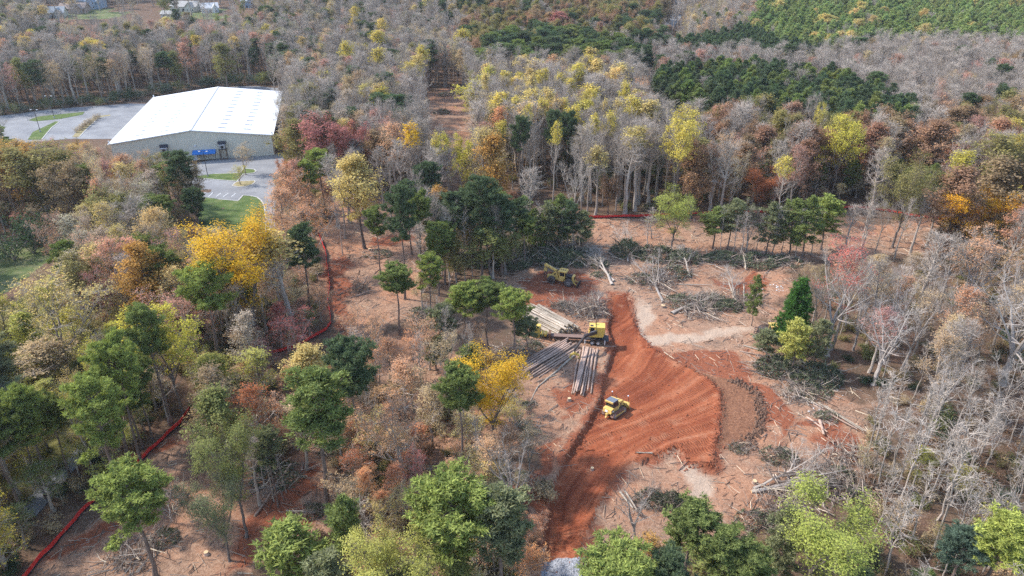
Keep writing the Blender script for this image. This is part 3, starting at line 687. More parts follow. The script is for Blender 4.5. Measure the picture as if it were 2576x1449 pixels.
def hardwood(seed, h=20.0, cb=0.42, spread=4.0, nl=18, el=(25, 55), curve=0.5, excurrent=True, subs=6, twigs=5, tl=3, r0=0.25, forks=3):
    rng = np.random.default_rng(seed); T = MB(); B = MB(); tips = []
    n = 9; zt = h * (0.96 if excurrent else cb + 0.12)
    wob = np.cumsum(rng.normal(0, 0.10, (n, 2)), 0) * (h / 20); wob[0] = 0
    z = np.linspace(0, zt, n); trunk = np.c_[wob, z]
    rad = r0 * (1 - 0.9 * (z / h)) ** 0.9; rad[0] *= 1.35
    T.tube(trunk, rad, 7)
    lead = [(trunk, rad)]
    if not excurrent:
        for i in range(forks):
            az = i * 2 * math.pi / forks + rng.uniform(-0.5, 0.5); t0 = rng.uniform(0.72, 1.0); p = np.array([np.interp(t0 * zt, z, trunk[:, j]) for j in range(3)])
            L = (h - p[2]) * rng.uniform(0.92, 1.05); a = rng.uniform(0.2, 0.42); d = np.array([math.cos(az) * math.sin(a), math.sin(az) * math.sin(a), math.cos(a)])
            q = [p]
            for j in range(6):
                d = unit(d + np.array([0, 0, 0.10]) + rng.normal(0, 0.09, 3)); q.append(q[-1] + d * L / 6)
            q = np.array(q); rr = np.interp(t0 * zt, z, rad) * 0.72 * np.linspace(1, 0.12, 7); T.tube(q, rr, 6); lead.append((q, rr))
    limbs = []
    for i in range(nl):
        li = 0 if excurrent else 1 + i % forks
        tr, rr = lead[li]; f = (i + rng.uniform(0, 0.9)) / nl
        zz = (cb + (0.97 - cb) * f) * h if excurrent else None
        if excurrent: k = zz / zt * (len(tr) - 1)
        else: k = (0.12 + 0.86 * f) * (len(tr) - 1)
        k0 = min(int(k), len(tr) - 2); p = tr[k0] + (tr[k0 + 1] - tr[k0]) * min(1, k - k0); r = np.interp(k, np.arange(len(tr)), rr)
        prof = math.sin(math.pi * min(0.97, (0.28 + 0.72 * f))) ** 0.6 if excurrent else (1.0 - 0.45 * f)
        L = spread * prof * rng.uniform(0.75, 1.15)
        az = i * 2.399 + rng.uniform(-0.5, 0.5); e = math.radians(rng.uniform(*el) + 18 * f)
        d = np.array([math.cos(az) * math.cos(e), math.sin(az) * math.cos(e), math.sin(e)]); q = [p]
        for j in range(5):
            d = unit(d + np.array([0, 0, curve * 0.22]) + rng.normal(0, 0.13, 3)); q.append(q[-1] + d * L / 5)
        q = np.array(q); rl = max(0.035, min(r * 0.66, 0.025 * L + 0.02)) * np.linspace(1, 0.25, 6); T.tube(q, rl, 5); limbs.append((q, rl, L))
    for li in range(len(lead) if not excurrent else 1):
        limbs.append((lead[li][0][-3:], lead[li][1][-3:], spread * 0.6))
    tw0 = []; tw1 = []; s0 = []; s1 = []
    for q, rl, L in limbs:
        for j in range(subs):
            f = rng.uniform(0.25, 1.0); k = f * (len(q) - 1); k0 = min(int(k), len(q) - 2); p = q[k0] + (q[k0 + 1] - q[k0]) * (k - k0)
            d = unit(unit(q[k0 + 1] - q[k0]) * 0.9 + rng.normal(0, 0.55, 3) + np.array([0, 0, 0.35])); Ls = max(0.9, L * rng.uniform(0.28, 0.5))
            m = p + d * Ls * 0.5; d2 = unit(d + rng.normal(0, 0.25, 3) + np.array([0, 0, 0.2 * curve])); e2 = m + d2 * Ls * 0.5
            B.tube([p, m, e2], [max(0.022, np.interp(k, np.arange(len(rl)), rl) * 0.55), 0.024, 0.012], 3)
            for t in range(twigs):
                g = rng.uniform(0.15, 1.0); p2 = p + (m - p) * min(1, g * 2) if g < 0.5 else m + (e2 - m) * (g * 2 - 1)
                d3 = unit(d2 * 0.8 + rng.normal(0, 0.6, 3) + np.array([0, 0, 0.3])); Lt = rng.uniform(0.6, 1.3) * (spread / 4) ** 0.5
                pe = p2 + d3 * Lt; tw0.append(p2); tw1.append(pe); tips.append(pe)
                for u in range(tl):
                    g2 = rng.uniform(0.2, 1.0); p3 = p2 + (pe - p2) * g2; d4 = unit(d3 + rng.normal(0, 0.6, 3)); s0.append(p3); s1.append(p3 + d4 * rng.uniform(0.25, 0.6))
    spikes(B, tw0, tw1, 0.018, rng=rng); spikes(B, s0, s1, 0.011, rng=rng)
    return T, B, np.array(tips), np.array(s1 if s1 else tips)
def foliage(tips, n, size, sig, seed, zr=(0, 1), up=0.35, center=None):
    rng = np.random.default_rng(seed); b = MB(); z0, z1 = tips[:, 2].min(), tips[:, 2].max()
    f = (tips[:, 2] - z0) / (z1 - z0); t = tips[(f >= zr[0]) & (f <= zr[1])]
    i = rng.integers(0, len(t), n); P = t[i] + rng.normal(0, sig, (n, 3))
    clump = rng.uniform(0, 1, len(t))[i]
    val = np.clip(0.55 * rng.uniform(0, 1, n) + 0.45 * clump, 0, 1)
    c = t.mean(0) if center is None else center
    leaves(b, P, size, rng, up=up, val=val, outward=unit(P - c) * 0.7); return b
def pine(seed, h=20.0, cb=0.58, spread=3.2, nl=46, tuft=0.33, per=34, flat=0.5, r0=0.21):
    rng = np.random.default_rng(seed); T = MB(); C = MB()
    n = 9; z = np.linspace(0, h * 0.97, n); wob = np.cumsum(rng.normal(0, 0.09, (n, 2)), 0); wob[0] = 0
    trunk = np.c_[wob, z]; rad = r0 * (1 - 0.88 * z / h); rad[0] *= 1.25; T.tube(trunk, rad, 7)
    for i in range(5):                                  # dead snags under the crown
        zz = rng.uniform(0.5 * cb, cb) * h; p = np.array([np.interp(zz, z, trunk[:, j]) for j in range(3)]); az = rng.uniform(0, 6.28)
        T.tube([p, p + np.array([math.cos(az), math.sin(az), 0.2]) * rng.uniform(0.6, 1.5)], [0.035, 0.012], 3)
    tc = []; td = []
    for i in range(nl):
        f = (i + rng.uniform(0, 0.9)) / nl; zz = (cb + (0.985 - cb) * f) * h
        p = np.array([np.interp(zz, z, trunk[:, j]) for j in range(3)])
        prof = (math.sin(math.pi * (0.22 + 0.70 * f)) ** flat) * (1 if f < 0.75 else 1 - (f - 0.75) * 1.9)
        L = max(0.5, spread * prof * rng.uniform(0.55, 1.15)); az = i * 2.399 + rng.uniform(-0.6, 0.6); e = math.radians(rng.uniform(-5, 25) + 35 * f)
        d = np.array([math.cos(az) * math.cos(e), math.sin(az) * math.cos(e), math.sin(e)]); q = [p]
        for j in range(4):
            d = unit(d + np.array([0, 0, 0.12]) + rng.normal(0, 0.12, 3)); q.append(q[-1] + d * L / 4)
        q = np.array(q); T.tube(q, np.linspace(0.022 * L + 0.015, 0.012, 5), 4)
        m = int(4 + L * 4.2)
        for j in range(m):
            g = rng.uniform(0.32, 1.0) ** 0.8; k = g * 4; k0 = min(int(k), 3); pp = q[k0] + (q[k0 + 1] - q[k0]) * (k - k0)
            o = rng.normal(0, 1, 3) * np.array([1, 1, 0.55]); o = unit(o) * rng.uniform(0.15, 0.75) * min(1, L / 1.6); o[2] = abs(o[2]) * 0.8
            tc.append(pp + o); td.append(unit(o + np.array([0, 0, 0.5]) + d * 0.4))
    tc = np.array(tc); td = np.array(td); nt = len(tc)
    cv = rng.uniform(0, 1, nt)
    P0 = np.repeat(tc, per, 0); D = unit(np.repeat(td, per, 0) * 0.75 + rng.normal(0, 0.75, (nt * per, 3)))
    P0 = P0 + rng.normal(0, 0.13, P0.shape)
    P1 = P0 + D * (tuft * rng.uniform(0.6, 1.25, nt * per))[:, None]
    spikes(C, P0, P1, tuft * 0.19, 0, np.clip(np.repeat(cv, per) * 0.5 + rng.uniform(0, 0.5, nt * per), 0, 1), rng)
    return T, C
def cedar(seed, h=12.0, spread=3.0, per=16):
    rng = np.random.default_rng(seed); T = MB(); C = MB(); T.tube([(0, 0, 0), (0.05, 0, h * 0.5), (0, 0.05, h * 0.96)], [0.2, 0.12, 0.03], 7)
    tc = []; td = []
    for i in range(110):
        f = i / 110; z = (0.07 + 0.9 * f) * h; L = spread * (1 - f) ** 0.75 * rng.uniform(0.7, 1.12) + 0.15; az = i * 2.399 + rng.uniform(-.3, .3)
        d = np.array([math.cos(az), math.sin(az), 0.35]); T.tube([(0, 0, z), d * L + (0, 0, z)], [0.03, 0.01], 3)
        for j in range(int(3 + L * 4)):
            g = rng.uniform(0.3, 1.02); tc.append(d * L * g + (0, 0, z) + rng.normal(0, 0.22, 3)); td.append(unit(d + (0, 0, 0.35)))
    tc = np.array(tc); td = np.array(td); nt = len(tc); cv = rng.uniform(0, 1, nt)
    P0 = np.repeat(tc, per, 0) + rng.normal(0, 0.14, (nt * per, 3)); D = unit(np.repeat(td, per, 0) + rng.normal(0, 0.55, (nt * per, 3)))
    spikes(C, P0, P0 + D * rng.uniform(0.2, 0.5, nt * per)[:, None], 0.065, 0, np.clip(np.repeat(cv, per) * 0.5 + rng.uniform(0, 0.5, nt * per), 0, 1), rng)
    return T, C
def shrub(seed, h=3.0, spread=2.0, leafn=900, size=0.22, stems=9):
    rng = np.random.default_rng(seed); T = MB(); tips = []
    s0, s1 = [], []
    for i in range(stems):
        az = rng.uniform(0, 6.28); a = rng.uniform(0.1, 0.75); d = np.array([math.cos(az) * math.sin(a), math.sin(az) * math.sin(a), math.cos(a)])
        L = h * rng.uniform(0.7, 1.1); m = d * L * 0.5; e = m + unit(d + rng.normal(0, 0.25, 3)) * L * 0.5; T.tube([(0, 0, -0.05), m, e], [0.05, 0.03, 0.01], 3)
        for j in range(16):
            g = rng.uniform(0.3, 1); p = m * g * 2 if g < 0.5 else m + (e - m) * (2 * g - 1); q = p + unit(d + rng.normal(0, 0.8, 3)) * rng.uniform(0.3, 0.9) * spread / 2
            s0.append(p); s1.append(q); tips.append(q)
    spikes(T, s0, s1, 0.02, rng=rng); C = foliage(np.array(tips), leafn, size, 0.22, seed + 1); return T, C

PROTO = {}
def register(kind, T, C, bark, leafm, extra=None):
    """T woody part, C foliage or twigs; joint mesh for trees too far away to show their parts"""
    J = MB(); J.join(T, 0); J.join(C, 1)
    if extra is not None: J.join(extra, 0)
    V = np.concatenate(C.v); r = np.hypot(V[:, 0] - np.median(V[:, 0]), V[:, 1] - np.median(V[:, 1]))
    d = dict(trunk=None, T=T, C=C, E=extra, mats=(bark, leafm), w=2 * np.percentile(r, 90), h=float(np.percentile(V[:, 2], 99.6)),
             joint=J.mesh(kind, [M[bark], M[leafm]]), first=None)
    PROTO.setdefault(kind, []).append(d)
def parts_of(d):
    if d['trunk'] is None:
        W = MB(); W.join(d['T'], 0)
        d['trunk'] = W.mesh('trunk', [M[d['mats'][0]]])
        d['branches'] = d['E'].mesh('branches', [M[d['mats'][0]]]) if d['E'] is not None else None
        d['crown'] = d['C'].mesh('crown', [M[d['mats'][1]]])
    return d
for s in range(5): register('pine', *pine(100 + s, cb=[0.56, 0.62, 0.52, 0.64, 0.58][s], spread=[3.2, 3.6, 3.0, 3.8, 2.7][s]), 'bark_pine', 'needle')
for s in range(3): register('ypine', *pine(120 + s, h=14, cb=[0.3, 0.2, 0.38][s], spread=2.3, nl=38, tuft=0.4, per=16, flat=0.8, r0=0.12), 'bark_pine', 'needle')
for s in range(3): register('fpine', *pine(130 + s, h=18, cb=[0.34, 0.42, 0.38][s], spread=[2.5, 2.9, 2.6][s], nl=44, tuft=0.5, per=15, flat=1.15, r0=0.15), 'bark_pine', 'needle')
BARE = [dict(), dict(spread=3.4, nl=22, el=(40, 62)), dict(excurrent=False, spread=4.6, nl=21, forks=3), dict(cb=0.5, spread=3.0, nl=20, el=(35, 60)), dict(cb=0.35, spread=4.6, nl=20)]
for s, kw in enumerate(BARE):
    T, B, tips, st = hardwood(200 + s, **kw); C = foliage(st, 260, 0.16, 0.1, 210 + s); C.join(B); register('bare', T, B, 'bark_grey', 'bark_grey')
for s, kw in enumerate([dict(excurrent=False, spread=5.6, nl=24, forks=3, cb=0.25, el=(5, 40), r0=0.42, twigs=4, tl=2), dict(excurrent=False, spread=5.0, nl=24, forks=4, cb=0.22, el=(10, 45), r0=0.38, twigs=4, tl=2)]):
    T, B, tips, st = hardwood(240 + s, **kw); register('pale', T, B, 'bark_pale', 'bark_pale')
for s, kw in enumerate([dict(spread=3.3, nl=20, el=(35, 60)), dict(spread=3.8, nl=20, cb=0.4, el=(30, 55)), dict(spread=3.0, nl=18, cb=0.5, el=(40, 60))]):
    T, B, tips, st = hardwood(260 + s, tl=3, **kw); register('half', T, foliage(st, 1500, 0.30, 0.22, 270 + s, zr=(0.55, 1)), 'bark_grey', 'leaf', B)
for s, kw in enumerate([dict(spread=4.0, nl=20), dict(spread=4.6, nl=20, excurrent=False, cb=0.3), dict(spread=3.6, nl=22, cb=0.36, el=(35, 58)), dict(spread=5.0, nl=22, excurrent=False, cb=0.22, forks=4)]):
    T, B, tips, st = hardwood(280 + s, tl=2, **kw); register('sparse', T, foliage(st, 3400, 0.20, 0.16, 290 + s, zr=(0.05, 1)), 'bark_grey', 'leaf', B)
for s, kw in enumerate([dict(spread=5.0, nl=24, excurrent=False, cb=0.25, forks=4), dict(spread=4.4, nl=24, cb=0.35, el=(15, 50)), dict(spread=5.4, nl=24, excurrent=False, cb=0.2, forks=3), dict(spread=4.2, nl=22, cb=0.28)]):
    T, B, tips, st = hardwood(300 + s, tl=2, twigs=6, **kw); register('oak', T, foliage(tips, 6200, 0.33, 0.32, 310 + s), 'bark_dark', 'leaf', B)
for s, kw in enumerate([dict(spread=5.2, nl=22, excurrent=False, cb=0.3, forks=3, r0=0.3), dict(spread=4.6, nl=22, excurrent=False, cb=0.34, forks=4)]):
    T, B, tips, st = hardwood(330 + s, tl=2, **kw); register('gold', T, foliage(tips, 6500, 0.27, 0.27, 340 + s, zr=(0.08, 1)), 'bark_dark', 'leaf', B)
for s, kw in enumerate([dict(spread=5.2, nl=26, excurrent=False, cb=0.24, forks=4), dict(spread=4.8, nl=26, excurrent=False, cb=0.3, forks=4)]):
    T, B, tips, st = hardwood(345 + s, tl=2, twigs=7, **kw); register('dome', T, foliage(tips, 15000, 0.19, 0.34, 348 + s), 'bark_dark', 'leaf', B)
for s in range(2): register('cedar', *cedar(350 + s), 'bark_dark', 'needle')
for s in range(3):
    T, B, tips, st = hardwood(360 + s, h=14, cb=0.38, spread=1.25, nl=12, subs=3, twigs=3, tl=2, r0=0.072, el=(50, 72)); register('whip', T, B, 'bark_grey', 'bark_grey')
for s in range(4): register('shrub', *shrub(380 + s, leafn=[900, 700, 1100, 420][s]), 'bark_grey', 'leaf')
NOUN = dict(dome='broadleaf_tree', pine='pine_tree', ypine='young_pine_tree', fpine='plantation_pine_tree', bare='bare_tree', pale='bare_tree', half='poplar_tree', sparse='thin_leaved_tree', oak='oak_tree', gold='golden_tree', cedar='cedar_tree', whip='sapling', shrub='shrub')
CAT = dict(cedar='cedar', whip='sapling', shrub='shrub'); 
PLACED = []
def put_tree(kind, x, y, hgt, wid, col, label, group=None, parts=True, var=None, z=None, lean=0.0):
    L = PROTO[kind]; d = L[random.randrange(len(L)) if var is None else var % len(L)]
    sz = hgt / d['h']; sw = wid / d['w'] if wid else sz
    z = hz1(x, y) - 0.12 if z is None else z
    rot = (random.uniform(-0.03, 0.03) + lean, random.uniform(-0.03, 0.03), random.uniform(0, 6.28))
    nm = NOUN[kind]; cat = CAT.get(kind, 'tree')
    if parts:
        parts_of(d); o = empty(nm, (x, y, z)); kids = [('trunk', d['trunk'])]
        if d['branches'] is not None: kids.append(('branches', d['branches']))
        kids.append(('crown', d['crown']))
        for n2, me in kids:
            c = link(n2, me, o); c['tcol'] = col
    else:
        o = link(nm, d['joint'], None, (x, y, z)); o['tcol'] = col
    o.rotation_euler = rot; o.scale = (sw, sw, sz)
    tag(o, label, cat, group); PLACED.append((x, y, max(wid or d['w'] * sz, 1.0), hgt)); return o
def by_base(kind, bu, bv, tv, cw, col, label, **k):
    """trunk foot at a layout pixel; height from where its top shows"""
    p = g0(bu, bv); d = raydir(bu, tv); t = p[1] / d[1]; zt = CAMH + t * d[2]; zg = hz1(*p)
    dep = proj(p[0], p[1], zg + 10)[2]
    return put_tree(kind, p[0], p[1], max(1.5, zt - zg), cw * dep / F, col, label, **k)
def by_top(kind, tu, tv, hgt, cw, col, label, **k):
    """crown top at a layout pixel; distance from a usual height for the kind"""
    z = hgt
    for _ in range(6):
        d = raydir(tu, tv); t = (z - CAMH) / d[2]; x, y = t * d[0], t * d[1]; z = hz1(x, y) + hgt
    dep = proj(x, y, z)[2]
    return put_tree(kind, x, y, hgt, cw * dep / F, col, label, **k)

# ------------------------------------------------------------------ trees that can be told apart one by one
C_ = dict(greytan=(0.44, 0.36, 0.29), plant=(0.245, 0.3, 0.115), plantL=(0.29, 0.335, 0.13), pine=(0.185, 0.22, 0.075), pineB=(0.26, 0.3, 0.085), pineD=(0.105, 0.14, 0.075), pineG=(0.205, 0.215, 0.115), lime=(0.44, 0.42, 0.12), limeB=(0.36, 0.39, 0.1),
          gold=(0.66, 0.42, 0.045), goldO=(0.82, 0.45, 0.04), yel=(0.56, 0.46, 0.11), ygreen=(0.52, 0.46, 0.09), olive=(0.27, 0.235, 0.095), oliveG=(0.24, 0.25, 0.09),
          brown=(0.31, 0.225, 0.135), russet=(0.35, 0.21, 0.135), rust=(0.42, 0.16, 0.075), red=(0.39, 0.165, 0.15), redB=(0.5, 0.17, 0.14), pink=(0.51, 0.275, 0.215), salmon=(0.61, 0.355, 0.215),
          tan=(0.51, 0.39, 0.235), tanY=(0.57, 0.445, 0.18), peach=(0.66, 0.33, 0.17), orange=(0.5, 0.29, 0.09), grey=(0.3, 0.27, 0.25), cedar=(0.075, 0.16, 0.04), dkgreen=(0.075, 0.115, 0.06), bluegreen=(0.10, 0.14, 0.10))
GR = 'trees that stand out round the clearing'
BASE = [  # kind, foot u, v, top v, crown width, colour, label
 ('pine', 392, 1452, 1178, 165, 'pineB', 'round bright pine standing alone over the brush pile by the diagonal silt fence'),
 ('pine', 828, 1310, 930, 165, 'pine', 'tall pine with long bare grey trunk beside the rutted dirt lane'),
 ('pine', 1166, 1196, 925, 112, 'pine', 'dark pine touching the brilliant golden yellow tree'),
 ('pine', 1019, 752, 465, 78, 'pineD', 'tall slim pine with high small crown alone among felled debris'),
 ('pine', 1006, 843, 665, 92, 'pine', 'short pine with spreading crown below the tall slim lone pine'),
 ('pine', 1166, 885, 712, 88, 'pineB', 'bright pine west of the pale log stack, first of three in a row'),
 ('pine', 1295, 915, 730, 96, 'pineB', 'bright pine reaching over the end of the pale log stack'),
 ('pine', 1212, 700, 445, 92, 'pineD', 'tallest dark pine of the clump in the middle of the clearing'),
 ('pine', 1152, 690, 482, 84, 'pineD', 'dark pine on the west flank of the central clump'),
 ('pine', 1120, 715, 556, 76, 'pine', 'lower pine at the western foot of the central clump'),
 ('pine', 1262, 690, 492, 84, 'pineD', 'dark pine on the east flank of the central clump'),
 ('oak', 1235, 700, 560, 90, 'oliveG', 'olive leaved oak inside the central pine clump'),
 ('oak', 1180, 672, 540, 80, 'olive', 'brownish oak inside the central pine clump'),
 ('ypine', 1342, 640, 522, 56, 'pine', 'young pine in the thin stand west of the skidder brush'),
 ('ypine', 1376, 640, 505, 50, 'pineG', 'young slender pine with two lean neighbours above the dark brush'),
 ('ypine', 1398, 632, 488, 66, 'pine', 'tallest young pine of the thin stand in front of the silt fence'),
 ('ypine', 1425, 640, 505, 56, 'pineD', 'young dark pine of the thin stand near the brush by the skidder'),
 ('ypine', 1465, 648, 530, 46, 'pineG', 'last young pine of the thin stand beside the open tan ground'),
 ('dome', 1690, 632, 478, 112, 'limeB', 'round light green broadleaf tree before the red silt fence'),
 ('ypine', 1792, 626, 520, 66, 'pine', 'young pine next to the round light green tree'),
 ('ypine', 1828, 632, 500, 62, 'pineG', 'young pale green pine in the roadside row by the rust red tree'),
 ('sparse', 1875, 636, 505, 60, 'pineG', 'thin greenish tree in the young pine row before the silt fence'),
 ('ypine', 1925, 640, 508, 66, 'pineG', 'young pine standing over the dark felled tops'),
 ('ypine', 1984, 643, 500, 70, 'pine', 'young pine with bare pole trunk near the end of the felled tops'),
 ('ypine', 2019, 646, 492, 66, 'pine', 'leaning young pine with bare pole beside the felled tops'),
 ('ypine', 2064, 628, 490, 78, 'pineB', 'fullest young pine at the east end of the row'),
 ('cedar', 1985, 882, 703, 84, 'cedar', 'dense dark green conical cedar beside the hidden yellow machine'),
 ('ypine', 1990, 940, 800, 66, 'lime', 'yellow green young pine in front of the cedar'),
 ('ypine', 1925, 905, 830, 56, 'pineG', 'small soft green pine hiding the yellow machine'),
 ('ypine', 1890, 820, 690, 36, 'pine', 'spindly young pine rising by the stump heap'),
 ('dome', 653, 882, 553, 215, 'gold', 'great golden tree with dark forked trunk by the curving silt fence'),
 ('half', 740, 838, 590, 130, 'tanY', 'half bare tree with fanned dark limbs beside the great golden tree'),
 ('pine', 785, 806, 565, 76, 'pineD', 'high dark pine crown behind the fanned half bare tree'),
 ('gold', 463, 1042, 770, 180, 'ygreen', 'yellow green tree with thick dark trunk above the silt fence end'),
 ('sparse', 505, 935, 730, 160, 'pink', 'salmon pink thin leaved tree with forked pale limbs'),
 ('sparse', 185, 960, 690, 210, 'tanY', 'wide pale yellow tree with dark spreading limbs above the pines'),
 ('sparse', 140, 985, 860, 150, 'tan', 'grey tan half bare tree with limbs arching toward the pasture'),
 ('dome', 620, 1352, 1075, 150, 'oliveG', 'dull olive tree with slender crooked trunk over pale cleared ground'),
 ('dome', 578, 1412, 1190, 150, 'pineG', 'grey green tree with leaning trunk beside the brush pile'),
 ('pine', 118, 1254, 1000, 100, 'pine', 'shaded pine at the lower end of the roadside pine row'),
 ('pine', 143, 1240, 968, 100, 'pineB', 'second pine of the roadside row with long bare stem'),
 ('pine', 177, 1200, 990, 90, 'pine', 'pine behind the roadside row over the grey road'),
 ('pine', 327, 1160, 930, 110, 'pineB', 'bright pine leaning over the silt fence beside the road gap'),
 ('pine', 360, 1127, 950, 90, 'pine', 'pine with straight bare stem just above the silt fence'),
 ('pine', 383, 1104, 905, 80, 'pine', 'slim pine stem under the yellow green tree'),
 ('bare', 425, 1068, 880, 70, 'grey', 'bare dark stem at the top of the diagonal silt fence'),
 ('pine', 60, 1290, 1030, 120, 'pine', 'shaggy pine at the outer end of the roadside row'),
 ('oak', 918, 626, 390, 112, 'tanY', 'flat topped tan tree on a tall straight trunk by the rutted track'),
 ('sparse', 1000, 500, 305, 80, 'salmon', 'pinkish pale trunked tree beside the golden topped poplar'),
 ('gold', 1690, 545, 268, 118, 'yel', 'broad bright yellow crown high above the bare forest wall'),
 ('gold', 2088, 500, 288, 120, 'ygreen', 'wide olive yellow crown on pale forked trunks in the brown woods'),
 ('dome', 1905, 546, 422, 102, 'rust', 'round rust red tree behind the young pine row'),
 ('dome', 2412, 640, 478, 170, 'goldO', 'broad orange gold tree at the edge of the bare woods'),
 ('pale', 2081, 895, 640, 165, 'grey', 'pale forked bare tree with red leaves at its top'),
 ('sparse', 2090, 880, 605, 150, 'redB', 'thin red topped tree rising behind the pale forked trunk'),
 ('pale', 2197, 968, 766, 150, 'grey', 'white bare tree with spreading limbs beside the pile of evergreen boughs'),
 ('pale', 2517, 968, 716, 235, 'grey', 'largest white bare tree with heavy crooked limbs'),
 ('pale', 2440, 800, 590, 150, 'grey', 'pale bare tree with tan leaves behind the largest white tree'),
 ('sparse', 2420, 790, 585, 150, 'salmon', 'tan leaved tree below the orange gold tree'),
 ('sparse', 947, 962, 765, 82, 'salmon', 'slim tan tree at the bend of the rutted track'),
 ('sparse', 1040, 960, 838, 92, 'peach', 'orange leaved small tree in the debris west of the pine logs'),
 ('sparse', 985, 960, 850, 80, 'salmon', 'small peach leaved tree next to the slim tan tree'),
 ('sparse', 1205, 900, 800, 80, 'russet', 'russet leaved tree beneath the three bright pines'),
 ('dome', 1238, 1150, 898, 165, 'gold', 'brilliant golden yellow tree below the dark pine logs'),
 ('pale', 1285, 1322, 1110, 140, 'grey', 'white limbed bare tree leaning toward the clay road'),
 ('sparse', 1060, 1310, 1115, 62, 'redB', 'small pink red tree under the big pine'),
 ('bare', 1102, 700, 470, 60, 'grey', 'tall bare pole among the felled debris west of the pine clump'),
 ('bare', 1062, 735, 560, 50, 'grey', 'bare snag standing in the felled debris'),
 ('bare', 1080, 690, 500, 56, 'grey', 'pale bare pole behind the snag'),
 ('whip', 1640, 600, 520, 40, 'grey', 'slender bare sapling on the tan ground before the fence'),
 ('whip', 1622, 630, 540, 36, 'grey', 'slender grey sapling beside the round light green tree'),
 ('whip', 2344, 1396, 1060, 100, 'grey', 'tall leaning bare stem over the sapling thicket'),
 ('sparse', 618, 440, 361, 50, 'tan', 'little bare tree on the kerbed island of the parking lot'),
 ('sparse', 606, 465, 412, 40, 'ygreen', 'little yellow green tree on the round parking island'),
 ('pine', 700, 1275, 1080, 70, 'pineG', 'slender leaning pine behind the dull olive tree'),
 ('bare', 655, 1270, 1090, 60, 'grey', 'leaning bare stem over the brush beside the dirt lane'),
 ('sparse', 770, 1180, 1000, 100, 'tan', 'tan thin tree at the top of the dirt lane'),
 ('pine', 1062, 705, 478, 62, 'pine', 'tall slim pine between the snag and the central clump'),
 ('pine', 1036, 640, 452, 60, 'pineD', 'tall slim pine behind the snag in the debris'),
 ('pine', 1104, 745, 560, 66, 'pine', 'slim pine in front of the western flank of the clump'),
 ('pine', 1082, 800, 640, 66, 'pineB', 'slim bright pine on the slash west of the pine row'),
 ('pine', 960, 700, 520, 56, 'pine', 'slim pine standing alone east of the rutted track'),
 ('pine', 1098, 645, 498, 70, 'pineD', 'dark pine at the back of the central clump, west side'),
 ('pine', 1142, 655, 520, 66, 'pine', 'pine with thin crown behind the western flank of the clump'),
 ('pine', 1188, 645, 468, 74, 'pineD', 'dark pine directly behind the tallest pine of the clump'),
 ('pine', 1250, 655, 478, 70, 'pine', 'pine behind the eastern flank of the clump'),
 ('pine', 1296, 660, 500, 66, 'pineD', 'dark pine between the clump and the young pine stand'),
 ('pine', 1318, 668, 545, 60, 'pine', 'low pine where the clump meets the dark brush'),
 ('oak', 1275, 690, 575, 80, 'oliveG', 'olive broadleaf tree at the eastern foot of the clump'),
 ('oak', 1150, 720, 600, 66, 'olive', 'brown green broadleaf tree at the western foot of the clump'),
 ('pine', 1230, 880, 704, 84, 'pine', 'pine in the middle of the row west of the pale logs'),
 ('pine', 1112, 905, 765, 74, 'pineG', 'soft green pine below the first bright pine of the row'),
 ('pine', 1325, 900, 800, 74, 'pineG', 'soft green pine bough beside the delimbing machine'),
 ('ypine', 1098, 930, 850, 70, 'pineG', 'young pine in the slash south of the pine row'),
 ('ypine', 1190, 960, 870, 66, 'pine', 'young pine above the dark pine by the golden tree'),
 ('sparse', 1080, 930, 790, 76, 'salmon', 'pale salmon tree among the slash south of the clump'),
 ('sparse', 1130, 980, 830, 84, 'tan', 'tan haze crowned tree beside the young pine in the slash'),
 ('sparse', 905, 905, 760, 70, 'salmon', 'salmon tree at the lower end of the rutted track'),
 ('sparse', 955, 1010, 860, 84, 'peach', 'peach tree in the slash beyond the dark round pine'),
 ('sparse', 1020, 1060, 900, 90, 'salmon', 'salmon tree above the broad tan orange tree'),
 ('sparse', 1090, 1130, 970, 84, 'tan', 'tan tree between the tan orange tree and the dark pine'),
 ('sparse', 930, 1190, 1030, 84, 'tanY', 'yellow tan tree beside the trunk of the grey pine'),
 ('sparse', 1330, 1190, 1060, 70, 'tan', 'thin tan tree on the bank above the haul road'),
 ('sparse', 1060, 790, 690, 56, 'tan', 'small tan tree below the snag'),
 ('half', 880, 560, 400, 56, 'tanY', 'yellowish slim tree at the head of the rutted track'),
 ('sparse', 850, 480, 350, 70, 'salmon', 'salmon tree at the forest edge above the rutted track'),
 ('sparse', 960, 440, 310, 66, 'tan', 'grey tan tree behind the flat topped tan tree'),
 ('sparse', 1090, 440, 330, 66, 'tan', 'grey tan tree at the near end of the felled corridor'),
]
